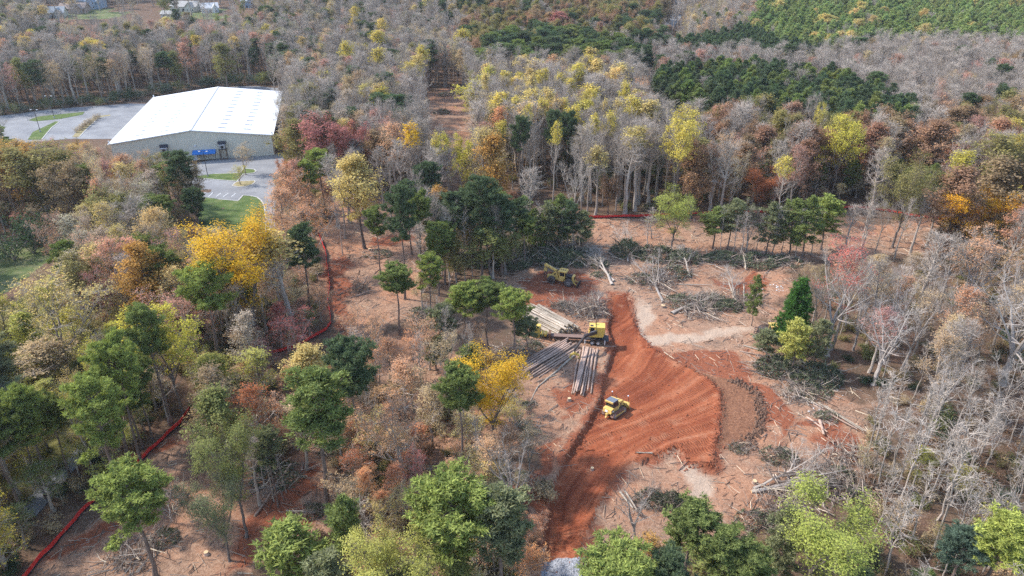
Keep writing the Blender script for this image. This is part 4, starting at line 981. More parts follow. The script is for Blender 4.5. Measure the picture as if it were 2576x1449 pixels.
TOP = [  # kind, top u, v, height, crown width, colour, label
 ('pine', 872, 850, 23, 128, 'pineD', 'dark round pine beyond the tall grey trunked pine'),
 ('pine', 1128, 1212, 20, 200, 'pineB', 'big bright pine beside the white limbed bare tree'),
 ('pine', 1255, 1232, 19, 150, 'pineG', 'greyish green pine between the big bright pine and the clay road'),
 ('dome', 985, 1335, 17, 230, 'lime', 'wide lime green feathery tree in front of the big bright pine'),
 ('dome', 940, 1340, 15, 120, 'lime', 'yellow green leafy crown beside the feathery lime tree'),
 ('ypine', 728, 1328, 10, 150, 'pineB', 'young pine with visible needle tufts beside the pale cleared ground'),
 ('ypine', 862, 1238, 14, 90, 'pine', 'young pine between the dirt lane and the lime green tree'),
 ('ypine', 800, 1400, 11, 120, 'pineG', 'bushy young pine below the long bare grey trunk'),
 ('pine', 500, 664, 21, 115, 'pineB', 'bright round pine beside the great golden tree'),
 ('pine', 262, 850, 23, 110, 'pineB', 'bright leaning pine among the yellow green trees'),
 ('pine', 205, 950, 22, 120, 'pineB', 'bright full pine above the roadside row'),
 ('pine', 350, 760, 22, 80, 'pine', 'pine tip showing above the yellow green tree'),
 ('oak', 335, 614, 21, 112, 'orange', 'orange brown oak among the grey tan woods'),
 ('oak', 190, 632, 17, 90, 'olive', 'olive yellow oak at the corner of the green pasture'),
 ('sparse', 215, 674, 16, 80, 'red', 'dusky red tree next to the olive yellow oak'),
 ('oak', 70, 358, 22, 170, 'olive', 'massive olive brown oak at the edge of the far parking lot'),
 ('oak', 140, 405, 20, 110, 'brown', 'brown oak leaning on the massive olive brown oak'),
 ('oak', 12, 350, 22, 110, 'orange', 'orange oak beside the massive olive brown oak'),
 ('oak', 803, 290, 23, 120, 'red', 'crimson tree beside the warehouse corner'),
 ('oak', 872, 300, 22, 110, 'red', 'dusky crimson tree joined to the crimson tree by the warehouse'),
 ('oak', 733, 300, 20, 90, 'olive', 'olive tree against the long wall of the warehouse'),
 ('sparse', 742, 425, 17, 90, 'peach', 'glowing peach tree at the edge of the lower lawn'),
 ('sparse', 700, 470, 17, 90, 'salmon', 'salmon tree overhanging the parking lot drive'),
 ('sparse', 770, 500, 18, 100, 'peach', 'peach orange tree above the rutted track'),
 ('sparse', 735, 520, 18, 90, 'salmon', 'salmon tree behind the great golden tree'),
 ('pine', 800, 374, 18, 62, 'pineB', 'small bright pine in front of the crimson trees'),
 ('pine', 765, 400, 17, 45, 'pineB', 'small pine crown beside the glowing peach tree'),
 ('pine', 430, 378, 21, 70, 'pineD', 'dark pine rising before the beige warehouse wall'),
 ('oak', 465, 410, 18, 70, 'brown', 'brown oak beside the dark pine by the warehouse'),
 ('pine', 485, 470, 17, 50, 'pineD', 'dark pine bough edging the lower lawn'),
 ('half', 1022, 305, 24, 48, 'gold', 'golden topped poplar beside the pinkish tree'),
 ('oak', 1165, 332, 22, 80, 'ygreen', 'yellow green oak at the mouth of the felled corridor'),
 ('sparse', 1205, 318, 24, 90, 'tanY', 'tan pale trunked tree between the yellow green and copper oaks'),
 ('oak', 1252, 336, 23, 84, 'orange', 'copper gold oak beside the tan pale trunked tree'),
 ('oak', 1100, 465, 17, 60, 'orange', 'small orange tree behind the tall slim lone pine'),
 ('gold', 2067, 257, 23, 38, 'yel', 'narrow bright yellow spire before the dark pine plantation'),
 ('half', 1984, 388, 20, 48, 'yel', 'small yellow topped tree above the young pine row'),
 ('dome', 2305, 392, 23, 145, 'olive', 'huge domed olive oak by the far end of the silt fence'),
 ('oak', 2440, 418, 22, 110, 'russet', 'russet oak beside the huge domed olive oak'),
 ('oak', 2532, 392, 23, 130, 'brown', 'brown oak crown above the russet oak'),
 ('oak', 2560, 330, 24, 150, 'olive', 'olive oak behind the brown oak crown'),
 ('oak', 2350, 300, 22, 110, 'russet', 'pinkish russet oak above the huge domed olive oak'),
 ('oak', 1536, 182, 23, 68, 'russet', 'domed russet oak among the yellow poplars'),
 ('gold', 1515, 88, 22, 76, 'ygreen', 'wide lime yellow crown above the dark pines'),
 ('oak', 1334, 75, 22, 60, 'olive', 'olive crown behind the middle pine grove'),
 ('oak', 1407, 22, 22, 70, 'red', 'dark maroon oak in the far brown woods'),
 ('gold', 1210, 195, 22, 92, 'ygreen', 'large soft yellow tree at the west end of the poplars'),
 ('half', 1255, 266, 22, 48, 'peach', 'orange yellow poplar in front of the large soft yellow tree'),
 ('pine', 1312, 290, 24, 46, 'pineD', 'dark pine crown among the poplars, apart from its pair'),
 ('pine', 1390, 275, 24, 44, 'pineD', 'dark pine crown, western of a close pair in the poplars'),
 ('pine', 1428, 278, 24, 42, 'pineD', 'dark pine crown, eastern of a close pair in the poplars'),
 ('sparse', 992, 1000, 16, 170, 'salmon', 'broad tan orange tree between the pines in the debris'),
 ('sparse', 1010, 1215, 10, 110, 'tanY', 'low yellow tan tree under the broad tan orange tree'),
 ('sparse', 530, 915, 15, 110, 'brown', 'dusky brown tree beside the end of the curving fence'),
 ('oak', 540, 972, 16, 110, 'oliveG', 'olive green tree above the crooked trunked olive tree'),
 ('sparse', 622, 962, 15, 90, 'rust', 'reddish leaved tree behind the tall grey trunked pine'),
 ('sparse', 635, 878, 13, 95, 'lime', 'soft round light green tree below the pink maples'),
 ('oak', 760, 872, 14, 110, 'tanY', 'yellow tan tree touching the dark round pine'),
 ('sparse', 715, 790, 11, 110, 'redB', 'low pinkish red maple inside the curve of the silt fence'),
 ('sparse', 690, 765, 9, 60, 'redB', 'small scarlet maple beside the great golden trunk'),
 ('dome', 2075, 1268, 15, 255, 'limeB', 'great round yellow green pine below the felled grey limbs'),
 ('pine', 1748, 1278, 14, 120, 'pine', 'dark green pine at the foot of the cleared slope'),
 ('pine', 1838, 1345, 13, 120, 'pine', 'dark pine between the great round pine and the cleared slope'),
 ('pine', 1690, 1390, 13, 110, 'pineD', 'low dark pine beside the green and orange crown'),
 ('pine', 1900, 1390, 12, 110, 'pine', 'low green pine against the great round pine'),
 ('pine', 1560, 1388, 15, 190, 'pineB', 'broad bright green pine beside the gravel at the road end'),
 ('sparse', 1645, 1350, 13, 80, 'orange', 'orange leaved tree behind the broad bright green pine'),
 ('pale', 1610, 1215, 10, 110, 'grey', 'small white bare tree beside the cut poles'),
 ('pine', 2548, 1305, 14, 130, 'limeB', 'yellow green pine at the edge of the sapling thicket'),
 ('pine', 2440, 1335, 11, 100, 'bluegreen', 'soft blue green pine below the sapling thicket'),
 ('shrub', 2520, 1280, 5, 80, 'ygreen', 'yellow green bush above the yellow green pine'),
 ('pine', 1020, 1450, 12, 120, 'pineG', 'grey green crown under the feathery lime tree'),
 ('oak', 1160, 1400, 11, 110, 'oliveG', 'olive crown in front of the big bright pine'),
]
POPLARS = [(949, 117, 44), (1065, 110, 34), (1059, 133, 36), (954, 75, 44), (872, 100, 34), (1160, 70, 40), (1229, 123, 26), (1222, 183, 30), (1269, 177, 36), (1305, 178, 32), (1332, 197, 30), (1369, 170, 36), (1305, 213, 42), (1299, 238, 36), (1375, 217, 38), (1352, 247, 36), (1409, 180, 34), (1455, 263, 46), (1535, 277, 46), (1492, 283, 36), (1529, 245, 30), (1555, 245, 28), (1589, 238, 42), (1472, 223, 26), (1495, 222, 26), (1342, 182, 28), (1440, 195, 30), (1610, 255, 30), (1420, 240, 30), (1100, 330, 30), (1260, 300, 34), (1322, 255, 30), (1570, 200, 28), (1395, 300, 28)]
for kd, bu, bv, tv, cw, c, lab in BASE: by_base(kd, bu, bv, tv, cw * (0.88 if kd == 'pine' else 1), C_[c], lab)
for kd, tu, tv, h, cw, c, lab in TOP: by_top(kd, tu, tv, h, cw, C_[c], lab, parts=(cw > 40))
CLEAR = [q for q in PLACED]
for i, (bu, bv, th, cw, kd) in enumerate([(850, 575, 190, 50, 'bare'), (868, 600, 180, 44, 'bare'), (845, 530, 170, 50, 'bare'), (890, 520, 150, 44, 'bare'), (905, 500, 150, 40, 'half'), (862, 640, 150, 36, 'whip'), (1060, 640, 190, 40, 'bare'), (1075, 668, 200, 40, 'bare'), (1090, 655, 190, 36, 'bare'), (1112, 692, 210, 40, 'bare'), (1132, 706, 190, 36, 'bare'), (1146, 702, 200, 40, 'bare'), (1170, 706, 180, 36, 'whip'), (1188, 694, 190, 44, 'bare'), (1050, 600, 180, 50, 'bare'), (985, 562, 170, 46, 'bare'), (965, 530, 160, 50, 'bare'), (1020, 540, 190, 50, 'bare'), (1040, 520, 170, 50, 'bare'), (1085, 540, 190, 56, 'bare'), (1110, 560, 190, 50, 'bare'), (1130, 540, 180, 56, 'bare'), (1060, 480, 170, 56, 'bare'), (1110, 480, 170, 56, 'bare'), (1160, 500, 170, 56, 'bare'), (1000, 470, 150, 50, 'bare'), (940, 450, 140, 46, 'bare'), (1240, 700, 190, 40, 'bare'), (1270, 690, 170, 36, 'whip'), (1290, 670, 150, 36, 'whip'), (1325, 640, 140, 30, 'whip'), (1355, 645, 140, 30, 'whip'), (1412, 645, 130, 30, 'whip'), (1440, 640, 120, 26, 'whip'),
      (1810, 640, 120, 30, 'whip'), (1840, 645, 110, 30, 'whip'), (1860, 650, 120, 36, 'whip'), (1900, 640, 110, 30, 'whip'), (1945, 646, 130, 36, 'whip'), (1965, 640, 120, 30, 'whip'), (2000, 650, 130, 30, 'whip'), (2040, 640, 120, 36, 'whip'), (2120, 640, 130, 40, 'bare'), (2160, 650, 140, 44, 'bare'), (2200, 640, 150, 50, 'bare'), (2250, 650, 160, 50, 'bare'), (2290, 640, 160, 50, 'bare'), (2170, 600, 130, 40, 'bare'), (2330, 620, 150, 50, 'bare'),
      (1090, 900, 150, 50, 'bare'), (1120, 930, 160, 50, 'bare'), (1180, 960, 150, 44, 'bare'), (1060, 990, 160, 50, 'bare'), (960, 1000, 150, 50, 'bare'), (905, 960, 140, 44, 'bare'), (1130, 1060, 150, 50, 'bare'), (1280, 1060, 120, 40, 'whip'), (1200, 1190, 150, 44, 'whip'), (930, 1090, 140, 50, 'bare'), (690, 1262, 170, 40, 'whip'), (720, 1240, 160, 36, 'whip'), (610, 1250, 150, 40, 'whip'), (665, 1230, 170, 36, 'whip')]):
    where = 'beside the rutted track' if bu < 930 else 'in the felled debris round the pine clump' if bv < 720 and bu < 1310 else 'in the thin stand above the dark brush' if bu < 1460 else 'over the dark felled tops' if bu < 2060 else 'before the far end of the silt fence' if bv < 700 else 'in the slash west of the haul road' if bu > 850 else 'by the dirt lane'
    by_base(kd, bu, bv, bv - th, cw, C_['grey'], ('slim leafless pole tree ' if kd == 'bare' else 'thin yellow topped pole tree ' if kd == 'half' else 'thin bare sapling pole ') + where, group='slim poles left standing ' + where)
for tu, tv, cw in POPLARS:
    by_top('half', tu, tv, random.uniform(22, 26), cw, [C_['yel'], C_['yel'], C_['tanY']][random.randrange(3)], 'tall poplar with a yellow leafy top on a bare grey trunk', group='yellow topped poplars in the bare forest', parts=False)
# low hedge and bushes by the pasture
for i, (u, v, h, cw, c) in enumerate([(30, 520, 9, 110, 'dkgreen'), (90, 530, 9, 100, 'dkgreen'), (10, 575, 8, 90, 'dkgreen'), (130, 560, 7, 100, 'bluegreen'), (180, 555, 7, 90, 'bluegreen'), (160, 600, 6, 70, 'bluegreen'), (60, 560, 8, 90, 'dkgreen')]):
    by_top('shrub', u, v, h, cw, C_[c], 'dark evergreen privet bush crowding the top of the green pasture', group='privet bushes at the pasture edge')

hl = np.array([(-40, 292), (60, 284), (160, 270), (260, 262), (330, 252), (420, 236), (520, 219), (600, 214), (690, 210)], float)
for i in range(34):
    t = i / 33 * 8; j = min(int(t), 7); q = hl[j] + (hl[j + 1] - hl[j]) * (t - j)
    by_base('shrub', q[0] + random.uniform(-5, 5), q[1] + random.uniform(-3, 1), q[1] - random.uniform(20, 38), random.uniform(26, 44), C_[random.choice(['dkgreen', 'bluegreen', 'dkgreen', 'oliveG'])], 'dark evergreen bush in the hedge between the paved yard and the woods', group='hedge bushes round the paved yard', parts=False)
for i in range(8):
    by_base('shrub', 192 + i * 8.0, 334 - i * 5.0, 334 - i * 5.0 - 16, 18, C_['greytan'], 'small bare shrub in the planted strip of the far parking lot', group='shrubs in the parking strip', parts=False)
# ------------------------------------------------------------------ the woods: species by stand
def pz(px): return np.array(px, float)
PROTECT = [pz(p) for p in OPEN_PX[:4]] + [pz(p) for p in [
 [(262, 364), (335, 262), (515, 212), (690, 228), (695, 330), (690, 402), (620, 410), (470, 405), (460, 380)],
 [(500, 420), (690, 385), (690, 470), (680, 560), (665, 585), (530, 560), (525, 500)],
 [(0, 300), (300, 262), (335, 264), (280, 345), (170, 345), (60, 350), (0, 335)],
 [(-70, 592), (120, 602), (165, 645), (80, 700), (-70, 765)],
 [(560, 214), (700, 216), (700, 234), (560, 230)],
 [(790, 590), (850, 590), (852, 870), (755, 882), (690, 905), (660, 905), (660, 880), (750, 862), (815, 825), (810, 700)],
 [(40, 1449), (200, 1280), (340, 1160), (455, 1050), (480, 1070), (350, 1190), (100, 1449)],
 [(1290, 538), (2360, 515), (2365, 560), (2300, 640), (2020, 655), (1780, 660), (1440, 565)]]]
HOUSEZ = pz([(110, 5), (640, -20), (650, 30), (560, 48), (430, 55), (110, 55)])
HOUSE2 = pz([(1650, 30), (1720, 0), (1730, 60), (1660, 100)])
STANDS = [  # image area of the crowns, spacing factor, mix of (weight, kind, colours, height range), words that say where
 (pz([(1880, 60), (2060, -200), (2900, -200), (2900, 110), (2200, 105), (2100, 130), (1950, 112)]), 0.68, [(0.93, 'fpine', ['plant', 'plant', 'plantL'], (17, 20)), (0.04, 'half', ['tanY'], (18, 22)), (0.03, 'bare', ['grey'], (18, 21))], 'in the bright far pine plantation'),  # sunlit look of this stand put into lighter needle colours
 (pz([(1690, 112), (1870, 75), (2080, 120), (2060, 150), (1850, 132), (1700, 142)]), 0.7, [(1, 'fpine', ['pineD'], (17, 20))], 'in the narrow dark pine belt'),
 (pz([(1640, 240), (1660, 190), (1880, 172), (2080, 195), (2180, 228), (2310, 290), (2290, 335), (2100, 312), (1950, 292), (1750, 272)]), 0.68, [(0.96, 'fpine', ['pineD', 'pineD', 'pine'], (18, 21)), (0.04, 'bare', ['grey'], (19, 22))], 'in the dark pine plantation behind the brown oaks'),  # cloud shadow over these pines painted in as darker needle colours
 (pz([(1190, 160), (1290, 108), (1400, 98), (1540, 125), (1640, 160), (1600, 182), (1480, 172), (1250, 178)]), 0.85, [(0.8, 'pine', ['pineD', 'pine'], (20, 24)), (0.12, 'bare', ['grey'], (19, 23)), (0.08, 'oak', ['brown'], (18, 22))], 'in the pine grove behind the yellow poplars'),
 (pz([(1150, 190), (1250, 172), (1600, 180), (1640, 280), (1700, 335), (1300, 335), (1160, 285)]), 0.72, [(0.72, 'bare', ['grey'], (20, 25)), (0.09, 'half', ['yel', 'tanY'], (21, 25)), (0.10, 'sparse', ['tan', 'salmon'], (18, 23)), (0.08, 'oak', ['brown', 'olive'], (17, 21))], 'in the stand of yellow topped poplars'),
 (pz([(1270, 335), (1700, 335), (1760, 560), (1290, 560)]), 0.66, [(0.84, 'bare', ['grey'], (19, 26)), (0.06, 'half', ['tanY'], (19, 24)), (0.06, 'ypine', ['pine', 'pineG'], (9, 14)), (0.04, 'oak', ['russet'], (8, 12))], 'in the tall bare forest wall behind the silt fence'),
 (pz([(1640, 130), (2100, 130), (2200, 105), (2900, 110), (2900, 245), (2300, 290), (2180, 228), (2080, 195), (1880, 172), (1660, 190)]), 0.68, [(0.84, 'bare', ['grey'], (18, 22)), (0.08, 'sparse', ['tan', 'pink'], (17, 21)), (0.04, 'oak', ['olive', 'brown'], (16, 20)), (0.04, 'pine', ['pineD'], (17, 21))], 'in the pale bare belt between the pine plantations'),
 (pz([(1690, -50), (2060, -100), (1880, 60), (1870, 78), (1700, 110)]), 0.75, [(0.6, 'bare', ['grey'], (17, 21)), (0.34, 'sparse', ['tan', 'salmon', 'tanY'], (16, 20)), (0.06, 'fpine', ['pine'], (16, 19))], 'in the tan wood by the far driveway'),
 (pz([(1700, 300), (2320, 285), (2900, 240), (2900, 640), (2180, 620), (1760, 530)]), 0.85, [(0.36, 'oak', ['brown', 'russet', 'olive', 'russet'], (17, 22)), (0.36, 'bare', ['grey'], (18, 23)), (0.18, 'sparse', ['tan', 'salmon', 'pink'], (16, 21)), (0.05, 'half', ['yel'], (18, 22)), (0.05, 'ypine', ['pine'], (9, 14))], 'in the brown oak woods beside the tall forest wall'),
 (pz([(1170, -100), (1690, -100), (1690, 112), (1540, 125), (1290, 108), (1190, 160), (1150, 60)]), 0.95, [(0.62, 'oak', ['olive', 'brown', 'russet', 'olive'], (18, 22)), (0.16, 'pine', ['pineD'], (17, 21)), (0.22, 'bare', ['grey'], (17, 21))], 'in the far olive and brown woods'),
 (pz([(690, -100), (1170, -100), (1200, 190), (1290, 330), (1130, 480), (690, 330)]), 0.74, [(0.52, 'bare', ['grey'], (18, 24)), (0.22, 'sparse', ['pink', 'greytan', 'tan', 'greytan'], (17, 22)), (0.04, 'half', ['yel', 'tanY'], (19, 23)), (0.08, 'pine', ['pineD'], (16, 21)), (0.10, 'oak', ['olive', 'brown'], (16, 21))], 'in the grey woods between the warehouse and the poplars'),
 (pz([(-300, -200), (690, -200), (690, 230), (520, 215), (335, 262), (-300, 330)]), 0.76, [(0.50, 'bare', ['grey'], (18, 23)), (0.22, 'sparse', ['greytan', 'pink', 'tan', 'greytan'], (17, 22)), (0.14, 'oak', ['olive', 'brown', 'oliveG'], (16, 21)), (0.10, 'pine', ['pineD'], (15, 20)), (0.04, 'half', ['tanY', 'yel'], (18, 22))], 'in the woods behind the warehouse'),
 (pz([(-300, 340), (290, 345), (480, 405), (520, 560), (690, 590), (820, 600), (820, 880), (640, 900), (480, 800), (150, 700), (-300, 560)]), 0.78, [(0.56, 'sparse', ['tan', 'pink', 'greytan', 'salmon', 'tanY'], (15, 20)), (0.16, 'bare', ['grey'], (15, 20)), (0.08, 'oak', ['olive', 'orange'], (13, 18)), (0.08, 'pine', ['pine'], (15, 19))], 'in the tan and pink woods below the warehouse'),
 (pz([(640, 330), (830, 330), (960, 420), (850, 480), (820, 600), (690, 590), (670, 420)]), 0.75, [(0.6, 'sparse', ['peach', 'salmon', 'tan', 'pink'], (14, 19)), (0.25, 'bare', ['grey'], (16, 20)), (0.15, 'oak', ['olive', 'rust'], (12, 17))], 'in the peach coloured trees beside the parking drive'),
 (pz([(2020, 600), (2900, 620), (2900, 1000), (2200, 1000), (2040, 930)]), 0.78, [(0.24, 'sparse', ['tan', 'salmon', 'brown', 'pink'], (12, 18)), (0.34, 'pale', ['grey'], (12, 17)), (0.22, 'bare', ['grey'], (13, 19)), (0.08, 'ypine', ['pine', 'pineG'], (8, 12)), (0.10, 'whip', ['grey'], (10, 14))], 'in the grey pink woods east of the clearing'),
 (pz([(2120, 1000), (2900, 1000), (2900, 1600), (2230, 1600), (2230, 1250)]), 0.62, [(0.80, 'whip', ['grey'], (9, 15)), (0.06, 'sparse', ['tan', 'olive', 'ygreen'], (7, 12)), (0.08, 'shrub', ['oliveG', 'brown', 'tan'], (2, 4)), (0.06, 'ypine', ['pineG', 'pine'], (5, 9))], 'in the sapling thicket at the foot of the slope'),
 (pz([(-300, 700), (150, 700), (480, 800), (640, 900), (480, 1040), (460, 1060), (200, 1300), (60, 1449), (-300, 1700)]), 0.8, [(0.34, 'sparse', ['ygreen', 'tanY', 'lime', 'tan'], (12, 18)), (0.22, 'pine', ['pine', 'pineB', 'pineG'], (17, 22)), (0.20, 'oak', ['oliveG', 'olive', 'lime'], (8, 13)), (0.14, 'bare', ['grey'], (14, 19)), (0.10, 'shrub', ['ygreen', 'lime', 'oliveG'], (3, 5))], 'in the mixed woods along the country road'),
 (pz([(470, 870), (860, 870), (880, 1160), (700, 1180), (520, 1160), (470, 1050)]), 0.8, [(0.5, 'sparse', ['tan', 'salmon', 'olive', 'rust'], (9, 15)), (0.2, 'bare', ['grey'], (12, 16)), (0.15, 'pine', ['pine'], (16, 20)), (0.15, 'oak', ['oliveG', 'olive'], (8, 13))], 'in the thinned trees beside the dirt lane'),
 (pz([(860, 870), (1300, 900), (1330, 1160), (1380, 1300), (1360, 1600), (680, 1600), (830, 1310), (880, 1160)]), 0.92, [(0.62, 'sparse', ['salmon', 'tan', 'peach', 'tan'], (7, 12)), (0.14, 'bare', ['grey'], (9, 14)), (0.12, 'shrub', ['oliveG', 'tan', 'brown'], (2, 4)), (0.12, 'whip', ['grey'], (8, 12))], 'among the debris west of the clay road'),
 (pz([(1650, 1330), (2240, 1250), (2240, 1600), (1500, 1600)]), 1.0, [(0.5, 'ypine', ['pine', 'pineG'], (6, 10)), (0.5, 'shrub', ['oliveG', 'olive'], (2, 4))], 'round the great yellow green pine'),
]
ADJ = dict(pale='pale limbed leafless tree', low='small {} understory tree', pine='dark green pine', ypine='young green pine', fpine='close grown green pine', bare='leafless grey hardwood', half='yellow topped poplar', sparse='thin leaved {} tree', oak='full crowned {} oak', whip='thin bare sapling', shrub='low {} bush')
CNAME = dict(greytan='grey tan', tan='tan', pink='dusty pink', salmon='salmon', tanY='pale yellow', olive='olive', brown='brown', russet='russet', orange='orange', peach='peach', rust='rust red', ygreen='yellow green', lime='lime green', oliveG='grey green', grey='grey')
PROTO['low'] = PROTO['sparse'][:]; NOUN['low'] = 'understory_tree'
cand = []
rg = np.random.default_rng(21)
BANDS = [(40, 130, 3.0), (130, 250, 3.7), (250, 400, 4.6), (400, 640, 5.6)]
for y0, y1, sp in BANDS:
    for gy in np.arange(y0, y1, sp):
        xm = gy * 0.78 + 22
        for gx in np.arange(-xm, xm, sp):
            cand.append((gx + rg.uniform(-.48, .48) * sp, gy + rg.uniform(-.48, .48) * sp, sp))
cand = np.array(cand); rg.shuffle(cand)
cz = hz(cand[:, 0], cand[:, 1])
bu_, bv_, _ = proj(cand[:, 0], cand[:, 1], cz)
ok = (bv_ > -420) & (bu_ > -330) & (bu_ < 2900) & (bv_ < 1950)
SHEETS = [pz(p) for p in [[(430, 455), (470, 410), (690, 380), (716, 384), (716, 420), (694, 580), (668, 592), (498, 592), (470, 490)], [(-170, 300), (0, 288), (330, 256), (420, 258), (300, 352), (-170, 385)], [(555, 214), (700, 214), (704, 236), (600, 232)], [(40, 1295), (110, 1210), (262, 1040), (295, 1050), (185, 1190), (90, 1305)], [(-120, 590), (140, 640), (60, 694), (-120, 795)], [(262, 420), (270, 350), (345, 235), (690, 215), (690, 400)]]]
for p in [pz(q) for q in OPEN_PX[:5]] + SHEETS: ok &= ~inpoly(bu_, bv_, p)
# keep a narrow strip free along each fence
for px in (SF1, SF2, SF3): ok &= dist_line(cand[:, 0], cand[:, 1], gp(px)) > 1.3
ok &= ~inpoly(cand[:, 0], cand[:, 1], np.array([(W2(-hw - 4, -4)).to_2d(), (W2(hw + 4, -4)).to_2d(), (W2(hw + 4, WL + 4)).to_2d(), (W2(-hw - 4, WL + 4)).to_2d()]))
cand, cz = cand[ok], cz[ok]
cell = {}
def near_taken(x, y, r):
    i, j = int(x // 8), int(y // 8)
    for a in (i - 1, i, i + 1):
        for b_ in (j - 1, j, j + 1):
            for (px, py, pr) in cell.get((a, b_), ()):
                if (px - x) ** 2 + (py - y) ** 2 < (0.5 * (r + pr)) ** 2: return True
    return False
for (x, y, w, h) in PLACED: cell.setdefault((int(x // 8), int(y // 8)), []).append((x, y, min(w * 0.55, 4.5)))
nC = len(cand); X, Y = cand[:, 0], cand[:, 1]
cdep = proj(X, Y, cz)[2]; cu, cv, _ = proj(X, Y, cz + np.where(cdep < 140, 8.0, 13.5))
sid = np.full(nC, -1)
for i, S in enumerate(STANDS): sid[(sid < 0) & inpoly(cu, cv, S[0])] = i
mi_ = np.zeros(nC, int); H_ = np.zeros(nC)
for i, S in enumerate(STANDS):
    q = np.where(sid == i)[0]; wts = np.cumsum([m[0] for m in S[2]]); mi_[q] = np.minimum(np.searchsorted(wts / wts[-1], rg.uniform(0, 1, len(q))), len(wts) - 1)
    for j, m in enumerate(S[2]):
        qq = q[mi_[q] == j]; H_[qq] = rg.uniform(m[3][0], m[3][1], len(qq))
good = sid >= 0
for fz in (0.2, 0.4, 0.6, 0.8, 0.98):
    uu, vv, dd = proj(X, Y, cz + H_ * fz)
    for p in PROTECT: good &= ~inpoly(uu, vv, p)
    ho = (inpoly(uu, vv, HOUSEZ) & (rg.uniform(0, 1, nC) < 0.6)) | (inpoly(uu, vv, HOUSE2) & (rg.uniform(0, 1, nC) < 0.25)); good &= ~ho
    # woods do not stand in front of the trees that show clear
    for (hx_, hy_, hw_, hh_) in CLEAR:
        if hh_ < 6 or hy_ > 215: continue
        u0, v0, d0 = proj(hx_, hy_, hz1(hx_, hy_) + hh_ * 0.70); rx = 0.5 * hw_ * F / d0 + 0.22 * H_ * F / dd * 0.5; ry = 0.30 * hh_ * F / d0 * 0.95
        good &= ~((dd < d0 - 1) & (((uu - u0) / rx) ** 2 + ((vv - v0) / ry) ** 2 < 1))
RADK = {'low': 3.0, 'pale': 4.6, 'oak': 4.6, 'sparse': 4.2, 'bare': 3.4, 'half': 3.8, 'pine': 4.2, 'fpine': 3.8, 'ypine': 2.6, 'whip': 1.5, 'shrub': 1.6}
WID = {'low': (0.4, 0.6), 'pale': (0.4, 0.55), 'oak': (0.35, 0.49), 'sparse': (0.29, 0.42), 'bare': (0.25, 0.36), 'half': (0.26, 0.36), 'pine': (0.30, 0.40), 'fpine': (0.24, 0.33), 'ypine': (0.30, 0.40), 'whip': (0.2, 0.28), 'shrub': (0.9, 1.3)}
AUTO = []
for i in np.where(good)[0]:
    st = STANDS[sid[i]]; _, kd, cols, hr = st[2][mi_[i]]; h = H_[i]; x, y = X[i], Y[i]
    rad = RADK[kd] * st[1] * (0.75 + 0.25 * h / 18) * (1.15 if y > 300 else 1)
    if near_taken(x, y, rad): continue
    cell.setdefault((int(x // 8), int(y // 8)), []).append((x, y, rad))
    AUTO.append((cdep[i], kd, x, y, cz[i], h, h * rg.uniform(*WID[kd]), cols[rg.integers(len(cols))], st[3]))
LOW = {'in the mixed woods along the country road': ['ygreen', 'tanY', 'lime', 'oliveG', 'tan'], 'in the tan and pink woods below the warehouse': ['tan', 'salmon', 'pink', 'olive'], 'in the thinned trees beside the dirt lane': ['salmon', 'tan', 'rust', 'oliveG', 'brown'],
       'among the debris west of the clay road': ['salmon', 'tan', 'peach', 'tanY', 'tan'], 'in the peach coloured trees beside the parking drive': ['peach', 'salmon', 'tan'], 'in the brown oak woods beside the tall forest wall': ['russet', 'brown', 'tan']}
CE = []
for (hx_, hy_, hw_, hh_) in CLEAR:
    if hh_ > 6 and hy_ < 215:
        u0, v0, d0 = proj(hx_, hy_, hz1(hx_, hy_) + hh_ * 0.68); CE.append((u0, v0, d0, 0.5 * hw_ * F / d0 + 12, 0.32 * hh_ * F / d0))
CE = np.array(CE)
def hidden_front(u, v, d): return bool(((d < CE[:, 2] - 1) & (((u - CE[:, 0]) / CE[:, 3]) ** 2 + ((v - CE[:, 1]) / CE[:, 4]) ** 2 < 1)).any())
order = rg.permutation(np.where((sid >= 0) & (cdep < 215))[0]); cell2 = {}
for i in order:
    where = STANDS[sid[i]][3]
    if where not in LOW: continue
    x, y = X[i] + rg.normal(0, 0.8), Y[i] + rg.normal(0, 0.8); h = rg.uniform(3.5, 9.0); u_, v_, d_ = proj(x, y, cz[i] + h * 0.8)
    if any(inpoly(u_, v_, p) or inpoly(*proj(x, y, cz[i] + h * 0.4)[:2], p) for p in PROTECT) or any(inpoly(*proj(x, y, cz[i])[:2], p) for p in PROTECT): continue
    if hidden_front(u_, v_, d_): continue
    key = (int(x // 4.9), int(y // 4.9))
    if key in cell2: continue
    cell2[key] = 1
    cs = LOW[where]; AUTO.append((d_, 'low', x, y, cz[i], h, h * rg.uniform(0.5, 0.75), cs[rg.integers(len(cs))], where.replace('in the ', 'under the ')))
AUTO.sort(key=lambda a: a[0])
count = {}; far = {}
for dep, kd, x, y, z, h, w, c, where in AUTO:
    base = C_[c]; j = rg.uniform(0.82, 1.2); col = tuple(float(q * j * rg.uniform(0.93, 1.07)) for q in base)
    count[kd] = count.get(kd, 0) + 1
    if count[kd] <= (300 if kd not in ('fpine',) else 240) and dep < 420:
        lab = ADJ[kd].format(CNAME.get(c, c)) + ' ' + where
        o = put_tree(kd, x, y, h, w, col, lab, group=lab, parts=(dep < 125), z=z - 0.15)
        o_d = o.data
        if o_d is not None:
            for d in PROTO[kd]:
                if d['joint'] == o_d and d['first'] is None: d['first'] = o
    else:
        far.setdefault(kd, []).append((x, y, z - 0.15, h, w, col))

